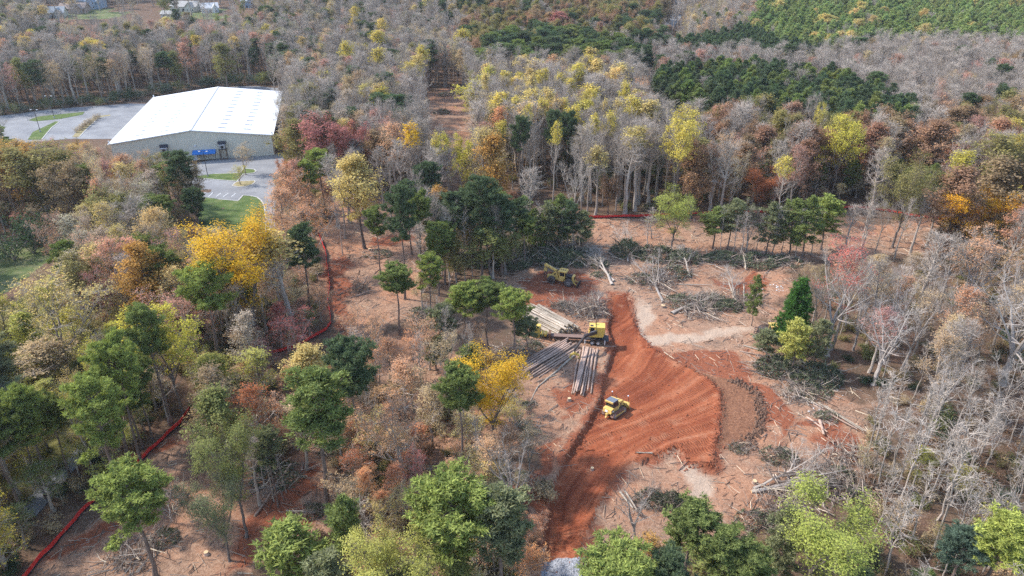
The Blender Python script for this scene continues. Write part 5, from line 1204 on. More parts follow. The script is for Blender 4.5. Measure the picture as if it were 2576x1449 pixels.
# ------------------------------------------------------------------ the rest of the woods, too many to tell apart
def scatter(name, label, cat, kind, rows):
    ps = [d for d in PROTO[kind] if d['first'] is not None]
    if not ps or not rows: return None
    me = bpy.data.meshes.new(name); R = np.random.default_rng(len(rows))
    n = len(rows); me.vertices.add(n)
    pos = np.array([r[:3] for r in rows], np.float32); me.vertices.foreach_set('co', pos.ravel())
    vi = R.integers(0, len(ps), n).astype(np.int32)
    scl = np.array([(r[4] / ps[q]['w'], r[4] / ps[q]['w'], r[3] / ps[q]['h']) for r, q in zip(rows, vi)], np.float32)
    rot = np.c_[R.uniform(-.03, .03, n), R.uniform(-.03, .03, n), R.uniform(0, 6.28, n)].astype(np.float32)
    colr = np.array([(*r[5], 1) for r in rows], np.float32)
    for an, ty, fld, arr in (('idx', 'INT', 'value', vi), ('scl', 'FLOAT_VECTOR', 'vector', scl), ('rot', 'FLOAT_VECTOR', 'vector', rot), ('tcol', 'FLOAT_COLOR', 'color', colr)):
        a = me.attributes.new(an, ty, 'POINT'); a.data.foreach_set(fld, arr.ravel())
    o = link(name, me); tag(o, label, cat, kind='stuff')
    ng = bpy.data.node_groups.new(name, 'GeometryNodeTree')
    ng.interface.new_socket('Geometry', in_out='INPUT', socket_type='NodeSocketGeometry'); ng.interface.new_socket('Geometry', in_out='OUTPUT', socket_type='NodeSocketGeometry')
    gi = ng.nodes.new('NodeGroupInput'); go = ng.nodes.new('NodeGroupOutput'); ip = ng.nodes.new('GeometryNodeInstanceOnPoints'); jn = ng.nodes.new('GeometryNodeJoinGeometry')
    for d in reversed(ps):
        oi = ng.nodes.new('GeometryNodeObjectInfo'); oi.inputs['Object'].default_value = d['first']; oi.inputs['As Instance'].default_value = True; oi.transform_space = 'ORIGINAL'
        ng.links.new(oi.outputs['Geometry'], jn.inputs[0])
    def na(nm, t):
        q = ng.nodes.new('GeometryNodeInputNamedAttribute'); q.data_type = t; q.inputs['Name'].default_value = nm; return q.outputs['Attribute']
    er = ng.nodes.new('FunctionNodeEulerToRotation'); ng.links.new(na('rot', 'FLOAT_VECTOR'), er.inputs[0])
    ng.links.new(gi.outputs[0], ip.inputs['Points']); ng.links.new(jn.outputs[0], ip.inputs['Instance']); ip.inputs['Pick Instance'].default_value = True
    ng.links.new(na('idx', 'INT'), ip.inputs['Instance Index']); ng.links.new(er.outputs[0], ip.inputs['Rotation']); ng.links.new(na('scl', 'FLOAT_VECTOR'), ip.inputs['Scale'])
    ng.links.new(ip.outputs[0], go.inputs[0])
    md = o.modifiers.new('scatter', 'NODES'); md.node_group = ng
    return o
FARLAB = dict(pale='far off pale limbed trees', low='small tan and green understory trees', bare='far off mass of leafless grey hardwoods', sparse='far off mass of thin leaved tan and pink trees', oak='far off mass of brown and olive oaks', half='far off yellow topped poplars', pine='far off scattered dark pines', fpine='far off bright pine plantation', ypine='far off young pines', whip='far off saplings', shrub='far off bushes')
for kd, rows in far.items():
    for d in PROTO[kd]:
        if d['first'] is None:
            for ob in COL.objects:
                if ob.data == d['joint']: d['first'] = ob; break
    scatter('distant_' + NOUN[kd].replace('tree', 'wood'), FARLAB[kd], 'wood', kd, rows)
# low growth under the trees
und = []
ua = np.array([(a[2], a[3]) for a in AUTO if a[0] < 330 for _ in range(2 if a[0] < 200 else 1)]); ua = ua + rg.normal(0, 2.5, ua.shape)
uz = hz(ua[:, 0], ua[:, 1]); uu, vv, _ = proj(ua[:, 0], ua[:, 1], uz); ug = np.ones(len(ua), bool)
for p in PROTECT: ug &= ~inpoly(uu, vv, p)
for a, z in zip(ua[ug], uz[ug]):
    hh = rg.uniform(0.8, 2.6); cc = [C_['brown'], C_['tan'], C_['oliveG'], C_['olive'], C_['dkgreen'], C_['russet']][rg.integers(6)]
    und.append((a[0], a[1], z - 0.1, hh, hh * rg.uniform(1.0, 1.8), tuple(float(t * 0.8) for t in cc)))
scatter('undergrowth', 'low brown and green undergrowth on the forest floor', 'undergrowth', 'shrub', und)

# ------------------------------------------------------------------ felled timber and debris
def log_mat(name, lo, hi):
    k = N(name); v = k.coords(scale=(0.5, 1, 1)); f = k.noise(v, 2.5, 6, 0.75); r = k.n('ShaderNodeObjectInfo')
    c = k.ramp(f, [(0.3, lo), (0.5, tuple((a + b) / 2 for a, b in zip(lo, hi))), (0.7, hi)])
    c = k.mix(1.0, c, k.ramp(r.outputs['Random'], [(0, (0.7, 0.68, 0.66)), (1, (1.2, 1.15, 1.12))]), 'MULTIPLY')
    return k.pbr(c, 0.9, 0, k.bump(k.noise(v, 8, 4), 0.5, 0.04), 0.1)
M['log_pale'] = log_mat('pale_hardwood_bark', (0.26, 0.215, 0.165), (0.56, 0.49, 0.40))
M['log_pine'] = log_mat('red_brown_pine_bark', (0.27, 0.185, 0.14), (0.57, 0.42, 0.33))
M['cut'] = mat_plain('fresh_cut_wood', (0.62, 0.43, 0.24), 0.85, var=0.25, scale=4)
M['stick'] = None
k = N('broken_sticks'); v = k.attr('v').outputs['Fac']
M['stick'] = k.pbr(k.ramp(v, [(0, (0.12, 0.085, 0.065)), (0.4, (0.29, 0.225, 0.18)), (0.75, (0.46, 0.37, 0.29)), (1, (0.66, 0.52, 0.36))]), 0.9, 0, None, 0.1)
k = N('brush_greens'); v = k.attr('v').outputs['Fac']
M['brushgreen'] = k.pbr(k.ramp(v, [(0, (0.06, 0.072, 0.042)), (0.6, (0.115, 0.132, 0.072)), (1, (0.22, 0.215, 0.125))]), 0.9, 0, None, 0.1)
def log_mesh(seed, L, r0, r1, mat, sides=9):
    rng = np.random.default_rng(seed); n = 9; x = np.linspace(0, L, n)
    y = np.cumsum(rng.normal(0, 0.045, n)); z = np.cumsum(rng.normal(0, 0.010, n)); y -= np.linspace(y[0], y[-1], n); z -= np.linspace(z[0], z[-1], n)
    b = MB(); P = np.c_[x, y, z]; b.tube(P, np.linspace(r0, r1, n) * rng.uniform(0.94, 1.06, n), sides)
    a = np.arange(sides) * 2 * math.pi / sides
    for q, r, dx in ((P[0], r0 * 0.98, -0.004), (P[-1], r1 * 0.98, 0.004)):
        ring = np.c_[np.full(sides, q[0] + dx), q[1] + np.cos(a) * r, q[2] + np.sin(a) * r]; V = np.vstack([ring, q + (dx, 0, 0)])
        b.add(V, None, [(i, (i + 1) % sides, sides) for i in range(sides)], 0.5, 1)
    for i in range(5):
        t = rng.integers(1, n - 1); d = unit(rng.normal(size=3)); d[0] = 0; d[2] = abs(d[2]); b.tube([P[t], P[t] + unit(d) * (r0 + rng.uniform(0.05, 0.2))], [0.035, 0.02], 4)
    return b.mesh('log', [M[mat], M['cut']], False)
LOGS = {m: [log_mesh(500 + i + 20 * j, 12.0, 0.24 - 0.02 * (i % 3), 0.13, m) for i in range(5)] for j, m in enumerate(('log_pale', 'log_pine'))}
def put_log(mat, p, q, rs, label, group, name='log'):
    """log with its butt at p and tip at q (world points)"""
    p = Vector(p); q = Vector(q); d = q - p; o = link(name, LOGS[mat][random.randrange(5)], None, p)
    o.rotation_euler = d.to_track_quat('X', 'Z').to_euler(); o.scale = (d.length / 12.0, rs, rs); return tag(o, label, 'log', group)
def stack(mat, near, farp, nrow, lab, grp, rr=0.2, seed=1, lenj=0.06, spreadj=0.12):
    """rows of logs piled crosswise between two ground points; near / far give the middle line"""
    rng = random.Random(seed); a = np.array(near, float); b = np.array(farp, float); d = b - a; L = np.hypot(*d); d /= L; nrm = np.array([-d[1], d[0]])
    for r, n in enumerate(nrow):
        for i in range(n):
            off = (i - (n - 1) / 2) * rr * 2.15 + rng.uniform(-1, 1) * spreadj * rr
            o0 = rng.uniform(-lenj, lenj) * L; o1 = rng.uniform(-lenj, lenj) * L; tw = rng.uniform(-0.35, 0.35)
            pa = a + nrm * off + d * o0; pb = b + nrm * (off * 1.06 + tw) + d * o1
            za = hz1(*pa) + rr * 0.9 + r * rr * 1.7; zb = hz1(*pb) + rr * 0.6 + r * rr * 1.45
            put_log(mat, (pa[0], pa[1], za), (pb[0], pb[1], zb), rr / 0.23 * rng.uniform(0.8, 1.15), lab, grp)
stack('log_pale', g0(1428, 842), g0(1330, 786), [13, 12, 10, 8, 5], 'pale barked hardwood log in the big stack beside the loader', 'pale logs in the big stack', 0.24, 3)
stack('log_pine', g0(1432, 872), g0(1318, 940), [12, 9, 6], 'brown pine log in the wide pile below the loader boom', 'pine logs in the wide pile', 0.21, 4, 0.09)
stack('log_pine', g0(1480, 884), g0(1457, 990), [7, 5], 'pinkish pine log in the narrow pile between the boom and the haul road', 'pine logs in the narrow pile', 0.22, 5, 0.07, 0.5)
stack('log_pine', g0(1500, 880), g0(1489, 950), [2], 'loose pine log lying beside the narrow pile', 'loose logs beside the narrow pile', 0.2, 6)
def ground_log(p0, p1, rs, mat, lab, lift=0.08, end=0.0):
    a, b = at(*p0), at(*p1); put_log(mat, a + Vector((0, 0, lift)), b + Vector((0, 0, lift + end)), rs, lab, None, 'fallen_log')
for p0, p1, rs, mat, lab, end in [
 ((1445, 896), (1352, 975), 0.9, 'log_pale', 'long grey limb held by the loader grapple', 0.1),
 ((1352, 975), (1335, 1010), 0.5, 'log_pale', 'thin grey top lying beyond the grapple limb', 0),
 ((1400, 945), (1350, 960), 0.45, 'log_pale', 'slim grey pole beside the grapple limb', 0),
 ((1098, 322), (1185, 334), 0.9, 'log_pale', 'long pale log lying across the felled corridor', 0.2),
 ((1130, 348), (1158, 356), 0.9, 'log_pale', 'short pale log in the felled corridor', 0.2),
 ((2045, 1018), (2155, 1085), 0.8, 'log_pine', 'long brown pole on the slope above the sapling thicket', 0.4),
 ((2058, 1014), (2170, 1090), 0.5, 'log_pale', 'thin pale pole beside the long brown pole', 0.4),
 ((2075, 1020), (2190, 1100), 0.5, 'log_pale', 'second thin pale pole beside the long brown pole', 0.4),
 ((2030, 1050), (2080, 1090), 0.7, 'log_pine', 'broken orange pole on the slope', 0.2),
 ((2062, 1060), (2072, 1098), 1.1, 'log_pine', 'short thick broken stump piece on the slope', 0.3),
 ((1870, 870), (2040, 925), 0.7, 'log_pale', 'long fallen trunk below the cedar', 0.5),
 ((1860, 885), (1960, 905), 0.6, 'log_pine', 'fallen pole under the long fallen trunk', 0.3),
 ((1890, 1238), (1990, 1232), 1.3, 'log_pale', 'thick dark butt of the felled grey limbs', 0.4),
 ((1925, 1310), (1955, 1325), 1.2, 'log_pine', 'short thick log beside the great round pine', 0.1),
 ((1560, 1238), (1590, 1300), 0.8, 'log_pale', 'pale cut pole leaning by the small white bare tree', 1.5),
 ((1572, 1236), (1600, 1300), 0.7, 'log_pale', 'second pale cut pole by the small white bare tree', 1.2),
 ((1240, 652), (1320, 660), 0.7, 'log_pine', 'fallen pole at the west end of the skidder brush', 0.3),
 ((1470, 625), (1545, 632), 0.9, 'log_pale', 'bundle log lying on the tan ground by the brush', 0.2),
 ((1475, 618), (1540, 624), 0.7, 'log_pale', 'upper log of the pair on the tan ground', 0.3),
 ((1486, 694), (1534, 718), 0.5, 'log_pine', 'felled trunk beyond the skidder blade', 0.1),
 ((1502, 684), (1540, 714), 0.5, 'log_pine', 'second felled trunk beyond the skidder blade', 0.2),
 ((1800, 655), (1960, 668), 0.8, 'log_pine', 'long dark trunk among the felled tops', 0.6),
 ((1860, 640), (2000, 668), 0.7, 'log_pine', 'leaning dark trunk among the felled tops', 0.4),
 ((1760, 662), (1880, 650), 0.6, 'log_pine', 'dark pole crossing the felled tops', 0.5),
 ((1700, 716), (1790, 720), 0.5, 'log_pale', 'thin trunk running onto the clay hollow', 0.2),
 ((1690, 745), (1750, 780), 0.9, 'log_pale', 'split pale log in the slash heap', 0.4),
 ((1720, 760), (1770, 772), 0.8, 'log_pale', 'bleached log in the slash heap', 0.3),
 ((1655, 735), (1700, 760), 0.8, 'log_pale', 'broken pale branch in the slash heap', 0.5),
 ((1895, 770), (1912, 735), 1.0, 'log_pale', 'upright cut stem in the stump heap', 1.6),
 ((1872, 768), (1868, 735), 1.0, 'log_pale', 'slanted cut stem in the stump heap', 1.8),
 ((1850, 760), (1830, 725), 0.9, 'log_pale', 'forked cut stem in the stump heap', 1.7),
 ((905, 735), (925, 705), 1.0, 'log_pine', 'splintered log in the heap beside the rutted track', 0.9),
 ((895, 745), (935, 735), 0.8, 'log_pine', 'lower splintered log in the heap beside the rutted track', 0.4),
 ((1040, 800), (1090, 785), 0.7, 'log_pale', 'pale pole in the debris below the pine clump', 0.2),
 ((1130, 720), (1145, 690), 0.7, 'log_pine', 'leaning snapped trunk under the pine clump', 1.6),
 ((930, 470), (965, 500), 0.7, 'log_pale', 'pale pole among the cleared debris near the forest', 0.2),
 ((820, 1290), (720, 1290), 0.7, 'log_pale', 'pole in the brush beside the dirt lane', 0.3),
 ((700, 1210), (735, 1180), 0.9, 'log_pine', 'broken trunk beside the leaning stems', 0.9),
 ((640, 1300), (700, 1220), 0.7, 'log_pine', 'fallen dark stem beside the dirt lane', 0.5),
 ((1160, 1385), (1330, 1400), 0.8, 'log_pale', 'long pole under the greyish green pine', 0.3),
 ((1170, 1396), (1320, 1412), 0.7, 'log_pale', 'second long pole under the greyish green pine', 0.3),
 ((1250, 1130), (1310, 1140), 0.8, 'log_pale', 'pale log lying near the golden tree', 0.1),
 ((1640, 1150), (1600, 1145), 0.6, 'log_pale', 'short pale stick log at the pad corner', 0.1)]: ground_log(p0, p1, rs, mat, lab, end=end)

def brush_mesh(seed, R, H, nb, green, stick=True):
    rng = np.random.default_rng(seed); b = MB(); lean = rng.uniform(0, 6.28); p0, p1 = [], []
    for i in range(nb):
        r = R * math.sqrt(rng.uniform(0, 1)); a = rng.uniform(0, 6.28); top = H * (1 - (r / R) ** 2)
        p = np.array([r * math.cos(a), r * math.sin(a), rng.uniform(0, 1) ** 0.8 * top * 0.85 + 0.05]); az = lean + rng.normal(0, 0.75) + (math.pi if rng.uniform() < 0.25 else 0); e = rng.normal(0.12, 0.35)
        L = rng.uniform(0.35, 1.1) * R * 0.9; d = np.array([math.cos(az) * math.cos(e), math.sin(az) * math.cos(e), math.sin(e)])
        m = p + d * L * 0.5 + rng.normal(0, 0.08, 3) * L; q = m + unit(d + rng.normal(0, 0.25, 3)) * L * 0.5
        p[2] = max(p[2], 0.02); m[2] = max(m[2], 0.03); q[2] = max(q[2], 0.03)
        w = rng.uniform(0.025, 0.085); b.tube([p, m, q], [w, w * 0.7, w * 0.3], 4, False, rng.uniform(0, 1), 0)
        for t in range(9):
            g = rng.uniform(0.2, 1); s = p + (q - p) * g; p0.append(s); p1.append(s + unit(d + rng.normal(0, 0.8, 3)) * rng.uniform(0.3, 1.1))
    p0 = np.array(p0); p1 = np.array(p1); p1[:, 2] = np.maximum(p1[:, 2], 0.03); spikes(b, p0, p1, 0.022, 0, rng.uniform(0, 0.7, len(p0)), rng)
    if green:
        n = int(green); r = R * 0.97 * np.sqrt(rng.uniform(0, 1, n)); a = rng.uniform(0, 6.28, n); cl = vn(r * np.cos(a) * 0.9 + 50, r * np.sin(a) * 0.9 + 50, seed) ; keep = cl > 0.42
        P = np.c_[r * np.cos(a), r * np.sin(a), H * (1 - (r / R) ** 2) * rng.uniform(0.5, 1.0, n) + rng.uniform(0.0, 0.3, n)][keep]
        D = unit(rng.normal(0, 1, P.shape) + np.array([math.cos(lean), math.sin(lean), 0.35])); spikes(b, P, P + D * rng.uniform(0.25, 0.6, len(P))[:, None], 0.07, 1, rng.uniform(0, 1, len(P)), rng)
    return b.mesh('brush', [M['stick'], M['brushgreen']])
BRUSH = {'grey': [brush_mesh(600 + i, 3.0, 1.5, 120, 0) for i in range(3)], 'green': [brush_mesh(620 + i, 3.0, 1.6, 75, 2000) for i in range(3)], 'mix': [brush_mesh(640 + i, 3.0, 1.3, 95, 900) for i in range(3)]}
def brush(kind, u, v, wpx, hgt, lab, grp=None, asp=0.8):
    p = at(u, v); dep = proj(p.x, p.y, p.z)[2]; s = wpx * dep / F / 6.0
    o = link('brush_pile', BRUSH[kind][random.randrange(3)], None, p - Vector((0, 0, 0.1))); o.scale = (s, s * asp, hgt / 1.5); o.rotation_euler = (0, 0, random.choice([0, math.pi]) + random.uniform(-0.3, 0.3))
    return tag(o, lab, 'brush pile', grp)
for kd, u, v, w, h, lab in [
 ('mix', 1330, 612, 130, 2.6, 'grey green brush bank behind the young pine stand'),
 ('mix', 1410, 625, 130, 3.0, 'grey green brush bank below the silt fence'),
 ('mix', 1455, 645, 110, 2.6, 'grey tops heaped behind the dark boughs'),
 ('green', 1290, 665, 100, 2.4, 'dark boughs at the edge of the red soil'),
 ('green', 1310, 640, 110, 2.6, 'dark evergreen brush bank under the young pine stand'),
 ('green', 1370, 652, 120, 2.8, 'dark bough heap west of the skidder'),
 ('green', 1425, 660, 110, 2.8, 'dark bough heap behind the skidder boom'),
 ('mix', 1490, 664, 90, 2.0, 'grey green tops piled behind the skidder cab'),
 ('mix', 1512, 694, 60, 1.0, 'flattened green tops in front of the skidder'),
 ('green', 1575, 640, 90, 3.4, 'tall green slash heap with pale butts on the tan ground'),
 ('green', 1650, 645, 110, 2.6, 'long green slash heap below the light green tree'),
 ('mix', 1610, 705, 80, 1.8, 'broken slash heap beside the haul road'),
 ('mix', 1690, 690, 110, 2.2, 'tangled slash round the pale fallen trunk'),
 ('green', 1720, 655, 100, 2.4, 'dark slash heap beside the forked poles'),
 ('mix', 1720, 765, 110, 2.0, 'bleached slash heap below the pale fallen trunk'),
 ('mix', 1790, 765, 110, 2.2, 'grey slash heap with stumps beside the clay hollow'),
 ('green', 1830, 775, 80, 1.6, 'dark bough heap at the foot of the stump heap'),
 ('grey', 1880, 760, 80, 2.6, 'upright stump heap of cut stems by the clay hollow'),
 ('green', 1820, 655, 110, 1.8, 'felled dark tops along the clay hollow, first stretch'),
 ('green', 1900, 660, 120, 1.9, 'felled dark tops along the clay hollow, middle stretch'),
 ('mix', 1975, 660, 90, 1.7, 'felled dark tops along the clay hollow, last stretch'),
 ('grey', 1462, 788, 100, 2.2, 'heap of leafless tops behind the pale log stack'),
 ('grey', 1500, 790, 70, 2.6, 'heap of leafless stems behind the yellow loader'),
 ('mix', 1412, 772, 60, 1.0, 'yellowish brush at the end of the leafless tops'),
 ('mix', 1335, 870, 90, 1.3, 'brush under the trees beside the log trailer'),
 ('grey', 1280, 890, 110, 1.3, 'pale slash under the bright pine by the log stack'),
 ('grey', 1210, 905, 100, 1.2, 'pale slash below the russet tree'),
 ('mix', 1100, 820, 110, 1.6, 'slash heap between the pines west of the logs'),
 ('mix', 1060, 790, 80, 1.4, 'slash heap below the lone slim pine'),
 ('grey', 905, 730, 50, 2.4, 'splintered stump heap beside the rutted track'),
 ('mix', 950, 640, 80, 1.0, 'low dark slash on the cleared debris'),
 ('mix', 1010, 560, 90, 1.0, 'low slash behind the lone slim pine'),
 ('grey', 905, 520, 70, 1.2, 'pale slash below the flat topped tan tree'),
 ('mix', 1130, 650, 90, 1.5, 'slash under the western pines of the clump'),
 ('green', 1190, 660, 110, 2.0, 'dark brush under the tallest pine of the clump'),
 ('grey', 2130, 1150, 130, 2.0, 'grey tangle where the long poles end'),
 ('grey', 1960, 1265, 110, 1.6, 'grey twigs below the felled grey limbs'),
 ('grey', 2170, 1250, 120, 2.2, 'grey branch heap beside the sapling stems'),
 ('grey', 1760, 790, 110, 1.5, 'grey twig mat below the stump heap'),
 ('grey', 1660, 720, 90, 1.8, 'grey branch tangle above the pale fallen trunk'),
 ('grey', 1425, 772, 70, 1.5, 'grey top heap at the far side of the log stack'),
 ('grey', 2010, 1000, 110, 1.2, 'grey sticks below the rust tipped pine tops'),
 ('grey', 2020, 1230, 190, 2.4, 'big fan of felled grey limbs on the cleared slope'),
 ('mix', 1960, 1150, 100, 1.6, 'green brown slash above the felled grey limbs'),
 ('mix', 2110, 1200, 100, 1.8, 'tangled roots and limbs at the edge of the saplings'),
 ('green', 1960, 930, 130, 2.2, 'dark boughs heaped below the cedar'),
 ('green', 2050, 950, 150, 2.4, 'dark bough pile at the foot of the white bare tree'),
 ('mix', 2040, 985, 120, 1.4, 'rust tipped pine tops beside the dark bough pile'),
 ('mix', 2080, 1050, 70, 1.0, 'green tips on the ends of the long poles'),
 ('mix', 1860, 1130, 60, 0.7, 'flat green bough on the soil beside the pad'),
 ('mix', 1640, 1260, 90, 2.0, 'slash round the small white bare tree'),
 ('green', 1690, 1270, 70, 2.0, 'green boughs beside the small white bare tree'),
 ('mix', 1900, 1310, 110, 1.4, 'brown slash beside the great round pine'),
 ('grey', 330, 1405, 150, 1.8, 'pile of cut limbs around the lone round pine'),
 ('mix', 410, 1360, 90, 1.8, 'olive brush heap beside the pile of cut limbs'),
 ('grey', 430, 1270, 110, 1.6, 'grey bleached slash near the grey green tree'),
 ('mix', 780, 1290, 80, 1.4, 'brush heap at the foot of the tall grey trunked pine'),
 ('mix', 700, 1200, 150, 1.6, 'dark slash under the leaning stems'),
 ('mix', 850, 1130, 110, 1.4, 'slash behind the tall grey trunked pine'),
 ('mix', 930, 1200, 130, 1.3, 'slash below the broad tan orange tree'),
 ('mix', 1050, 1080, 130, 1.3, 'slash between the tan orange tree and the golden tree'),
 ('mix', 1150, 1010, 120, 1.3, 'slash behind the dark pine by the golden tree'),
 ('grey', 1180, 1180, 130, 1.4, 'slash at the foot of the golden tree'),
 ('mix', 1310, 1080, 110, 1.0, 'thin slash between the golden tree and the haul road'),
 ('mix', 1330, 1020, 50, 0.8, 'green scrap bough below the pine logs'),
 ('grey', 1330, 1230, 100, 1.2, 'slash beside the white limbed bare tree'),
 ('mix', 1110, 285, 50, 2.0, 'dark slash in the felled corridor'),
 ('mix', 1120, 240, 50, 1.6, 'dark slash at the far end of the felled corridor'),
 ('mix', 1100, 350, 60, 2.2, 'brush at the near end of the felled corridor'),
 ('grey', 1080, 400, 80, 2.6, 'tangle of grey branches before the felled corridor')]: brush(kd, u, v, w, h, lab)
def felled(kind, var, p0, p1, wid, lab, lift=0.5):
    """a whole tree lying on the ground, butt at p0 and tip towards p1"""
    a, b = at(*p0), at(*p1); d = b - a; pd = PROTO[kind][var]; o = link('felled_tree', pd['joint'], None, a + Vector((0, 0, 0.2)))
    d = Vector((d.x, d.y, lift)); q = d.to_track_quat('Z', 'Y'); o.rotation_euler = q.to_euler(); s = d.length / pd['h']; w = wid / pd['w']
    o.scale = (w, w * 0.55, s); o['tcol'] = C_['oliveG']; return tag(o, lab, 'felled tree')
felled('pale', 0, (1668, 762), (1625, 655), 8, 'felled pale trunk with its bare limbs spread away from the root ball', 2.6)
felled('pale', 1, (1905, 1238), (2120, 1195), 8, 'felled grey tree fanning its limbs across the slope', 1.6)
felled('bare', 2, (1895, 1232), (2080, 1165), 7, 'second felled grey tree beside the fanning one', 1.6)
felled('bare', 0, (1492, 800), (1462, 758), 4, 'bare tops lying behind the loader', 1.2)
felled('bare', 4, (1465, 800), (1432, 762), 4, 'leafless crown lying over the log stack', 1.2)
felled('bare', 3, (1508, 796), (1496, 752), 4, 'pale leafless crown behind the yellow cab', 1.3)
felled('bare', 1, (1545, 708), (1470, 640), 3.6, 'felled tree reaching back past the skidder cab', 1.5)
felled('bare', 3, (1540, 718), (1490, 640), 3.6, 'felled tree beside the skidder blade', 1.6)
felled('bare', 2, (1580, 660), (1570, 595), 6, 'grey branched felled tree with upright butts', 3.0)
felled('bare', 0, (1735, 700), (1712, 640), 5, 'forked felled poles leaning on the dark slash', 3.0)
felled('bare', 4, (1862, 775), (1820, 700), 6, 'felled limbs splayed from the stump heap', 2.4)
felled('bare', 3, (1690, 790), (1800, 750), 5, 'felled bleached limbs over the slash heap', 1.0)
felled('bare', 0, (2150, 1210), (2230, 1180), 5, 'felled limbs at the edge of the sapling thicket', 1.0)

# sticks, chips and torn twigs over the cleared ground
rs_ = np.random.default_rng(77); pts = []
for pi, poly in enumerate(OPEN_PX):
    w = gp(poly); lo, hi = w.min(0), w.max(0); ar = (hi - lo)[0] * (hi - lo)[1]
    n = int(ar * (1.6 if pi != 3 else 0.6)); P = rs_.uniform(lo, hi, (n, 2)); pts.append(P[inpoly(P[:, 0], P[:, 1], w)])
P = np.vstack(pts); _, pm = pad_off(P[:, 0], P[:, 1]); dens = vn(P[:, 0] / 5, P[:, 1] / 5, 71) * 0.6 + vn(P[:, 0] / 1.7, P[:, 1] / 1.7, 72) * 0.5
keep = (np.max([soft(P[:, 0], P[:, 1], pl, 0.5) for pl in PALE], 0) < 0.4) & (pm < 0.02) & (rs_.uniform(0, 0.85, len(P)) < dens) & (soft(P[:, 0], P[:, 1], BROWN, 1.0) < 0.3)
P = P[keep][:15000]; n = len(P); z = hz(P[:, 0], P[:, 1]); th = rs_.uniform(0, 6.28, n); L = np.minimum(2.4, np.exp(rs_.normal(-0.1, 0.62, n))); w = 0.014 + 0.03 * rs_.uniform(0, 1, n) ** 2 + 0.014 * (L > 2)
d = np.c_[np.cos(th), np.sin(th), rs_.normal(0.04, 0.1, n)]; A = np.c_[P, z + 0.03 + w]; B_ = A + d * L[:, None]; B_[:, 2] = np.maximum(B_[:, 2], hz(B_[:, 0], B_[:, 1]) + 0.02)
sd_ = np.c_[-np.sin(th), np.cos(th), np.zeros(n)] * w[:, None]; up_ = np.array([0, 0, 1.3]) * w[:, None]
V = np.stack([A - sd_ - up_, A + sd_ - up_, A + up_, B_ - sd_ * .6 - up_, B_ + sd_ * .6 - up_, B_ + up_], 1).reshape(-1, 3); b = MB(); i6 = np.arange(n)[:, None] * 6
Q = np.concatenate([i6 + np.array([0, 1, 4, 3]), i6 + np.array([1, 2, 5, 4]), i6 + np.array([2, 0, 3, 5])]); T_ = np.concatenate([i6 + np.array([0, 2, 1]), i6 + np.array([3, 4, 5])])
val = rs_.uniform(0, 1, n) ** 1.1; b.add(V, Q, T_, 0.5); b.a4[-1][:] = np.tile(val, 3); b.a3[-1][:] = np.tile(val, 2)
tag(b.build('scattered_sticks', M['stick']), 'broken sticks and wood chips scattered over the cleared soil', 'debris', kind='stuff')
# clods thrown up along the pad and tracks
def clods(name, lab, P, smin, smax, mat, seed, flat=0.6):
    rng = np.random.default_rng(seed); n = len(P); z = hz(P[:, 0], P[:, 1]); s = rng.uniform(smin, smax, n) * rng.uniform(0.4, 1, n)
    O = np.array([(1, 0, 0), (-1, 0, 0), (0, 1, 0), (0, -1, 0), (0, 0, 1), (0, 0, -1)], float); V = O[None] * s[:, None, None] * rng.uniform(0.6, 1.3, (n, 6, 1)); V[:, :, 2] *= flat
    th = rng.uniform(0, 6.28, n); c, q = np.cos(th), np.sin(th); V = np.stack([V[:, :, 0] * c[:, None] - V[:, :, 1] * q[:, None], V[:, :, 0] * q[:, None] + V[:, :, 1] * c[:, None], V[:, :, 2]], -1) + np.c_[P, z + s * flat * 0.4][:, None, :]
    F_ = np.array([(0, 2, 4), (2, 1, 4), (1, 3, 4), (3, 0, 4), (2, 0, 5), (1, 2, 5), (3, 1, 5), (0, 3, 5)]); b = MB(); b.add(V.reshape(-1, 3), None, (np.arange(n)[:, None, None] * 6 + F_[None]).reshape(-1, 3)); tag(b.build(name, mat), lab, 'soil', kind='stuff')
edge = []
for poly, m in ((PAD_R[6:], 1100), (PAD_L[:9], 500), ):
    Ls = np.r_[0, np.cumsum(np.hypot(*np.diff(poly, axis=0).T))]; s = rs_.uniform(0, Ls[-1], m); edge.append(np.c_[np.interp(s, Ls, poly[:, 0]), np.interp(s, Ls, poly[:, 1])] + rs_.normal(0, 0.45, (m, 2)))
edge.append(rs_.uniform(PAD.min(0), PAD.max(0), (900, 2)))
E_ = np.vstack(edge); em = pad_off(E_[:, 0], E_[:, 1])[1]; E_ = E_[np.r_[np.ones(1600, bool), em[1600:] > 0.9]]
M['clod'] = mat_plain('clay_clod', (0.26, 0.085, 0.042), 0.95, var=0.45, scale=0.8)
clods('clay_clods', 'clods of red clay along the edges of the graded pad', E_, 0.06, 0.28, M['clod'], 81)
M['dark_soil'] = mat_plain('dark_turned_soil', (0.15, 0.085, 0.055), 0.95, var=0.5, scale=0.9)
bp = BROWN[1:6]; Ls = np.r_[0, np.cumsum(np.hypot(*np.diff(bp, axis=0).T))]; s = rs_.uniform(0, Ls[-1], 900)
clods('soil_berm', 'berm of dark turned soil along the edge of the tracked brown ground', np.c_[np.interp(s, Ls, bp[:, 0]), np.interp(s, Ls, bp[:, 1])] + rs_.normal(0, 0.6, (900, 2)), 0.08, 0.38, M['dark_soil'], 84, 0.9)
M['rubble'] = mat_plain('white_rubble', (0.62, 0.61, 0.58), 0.8, var=0.2)
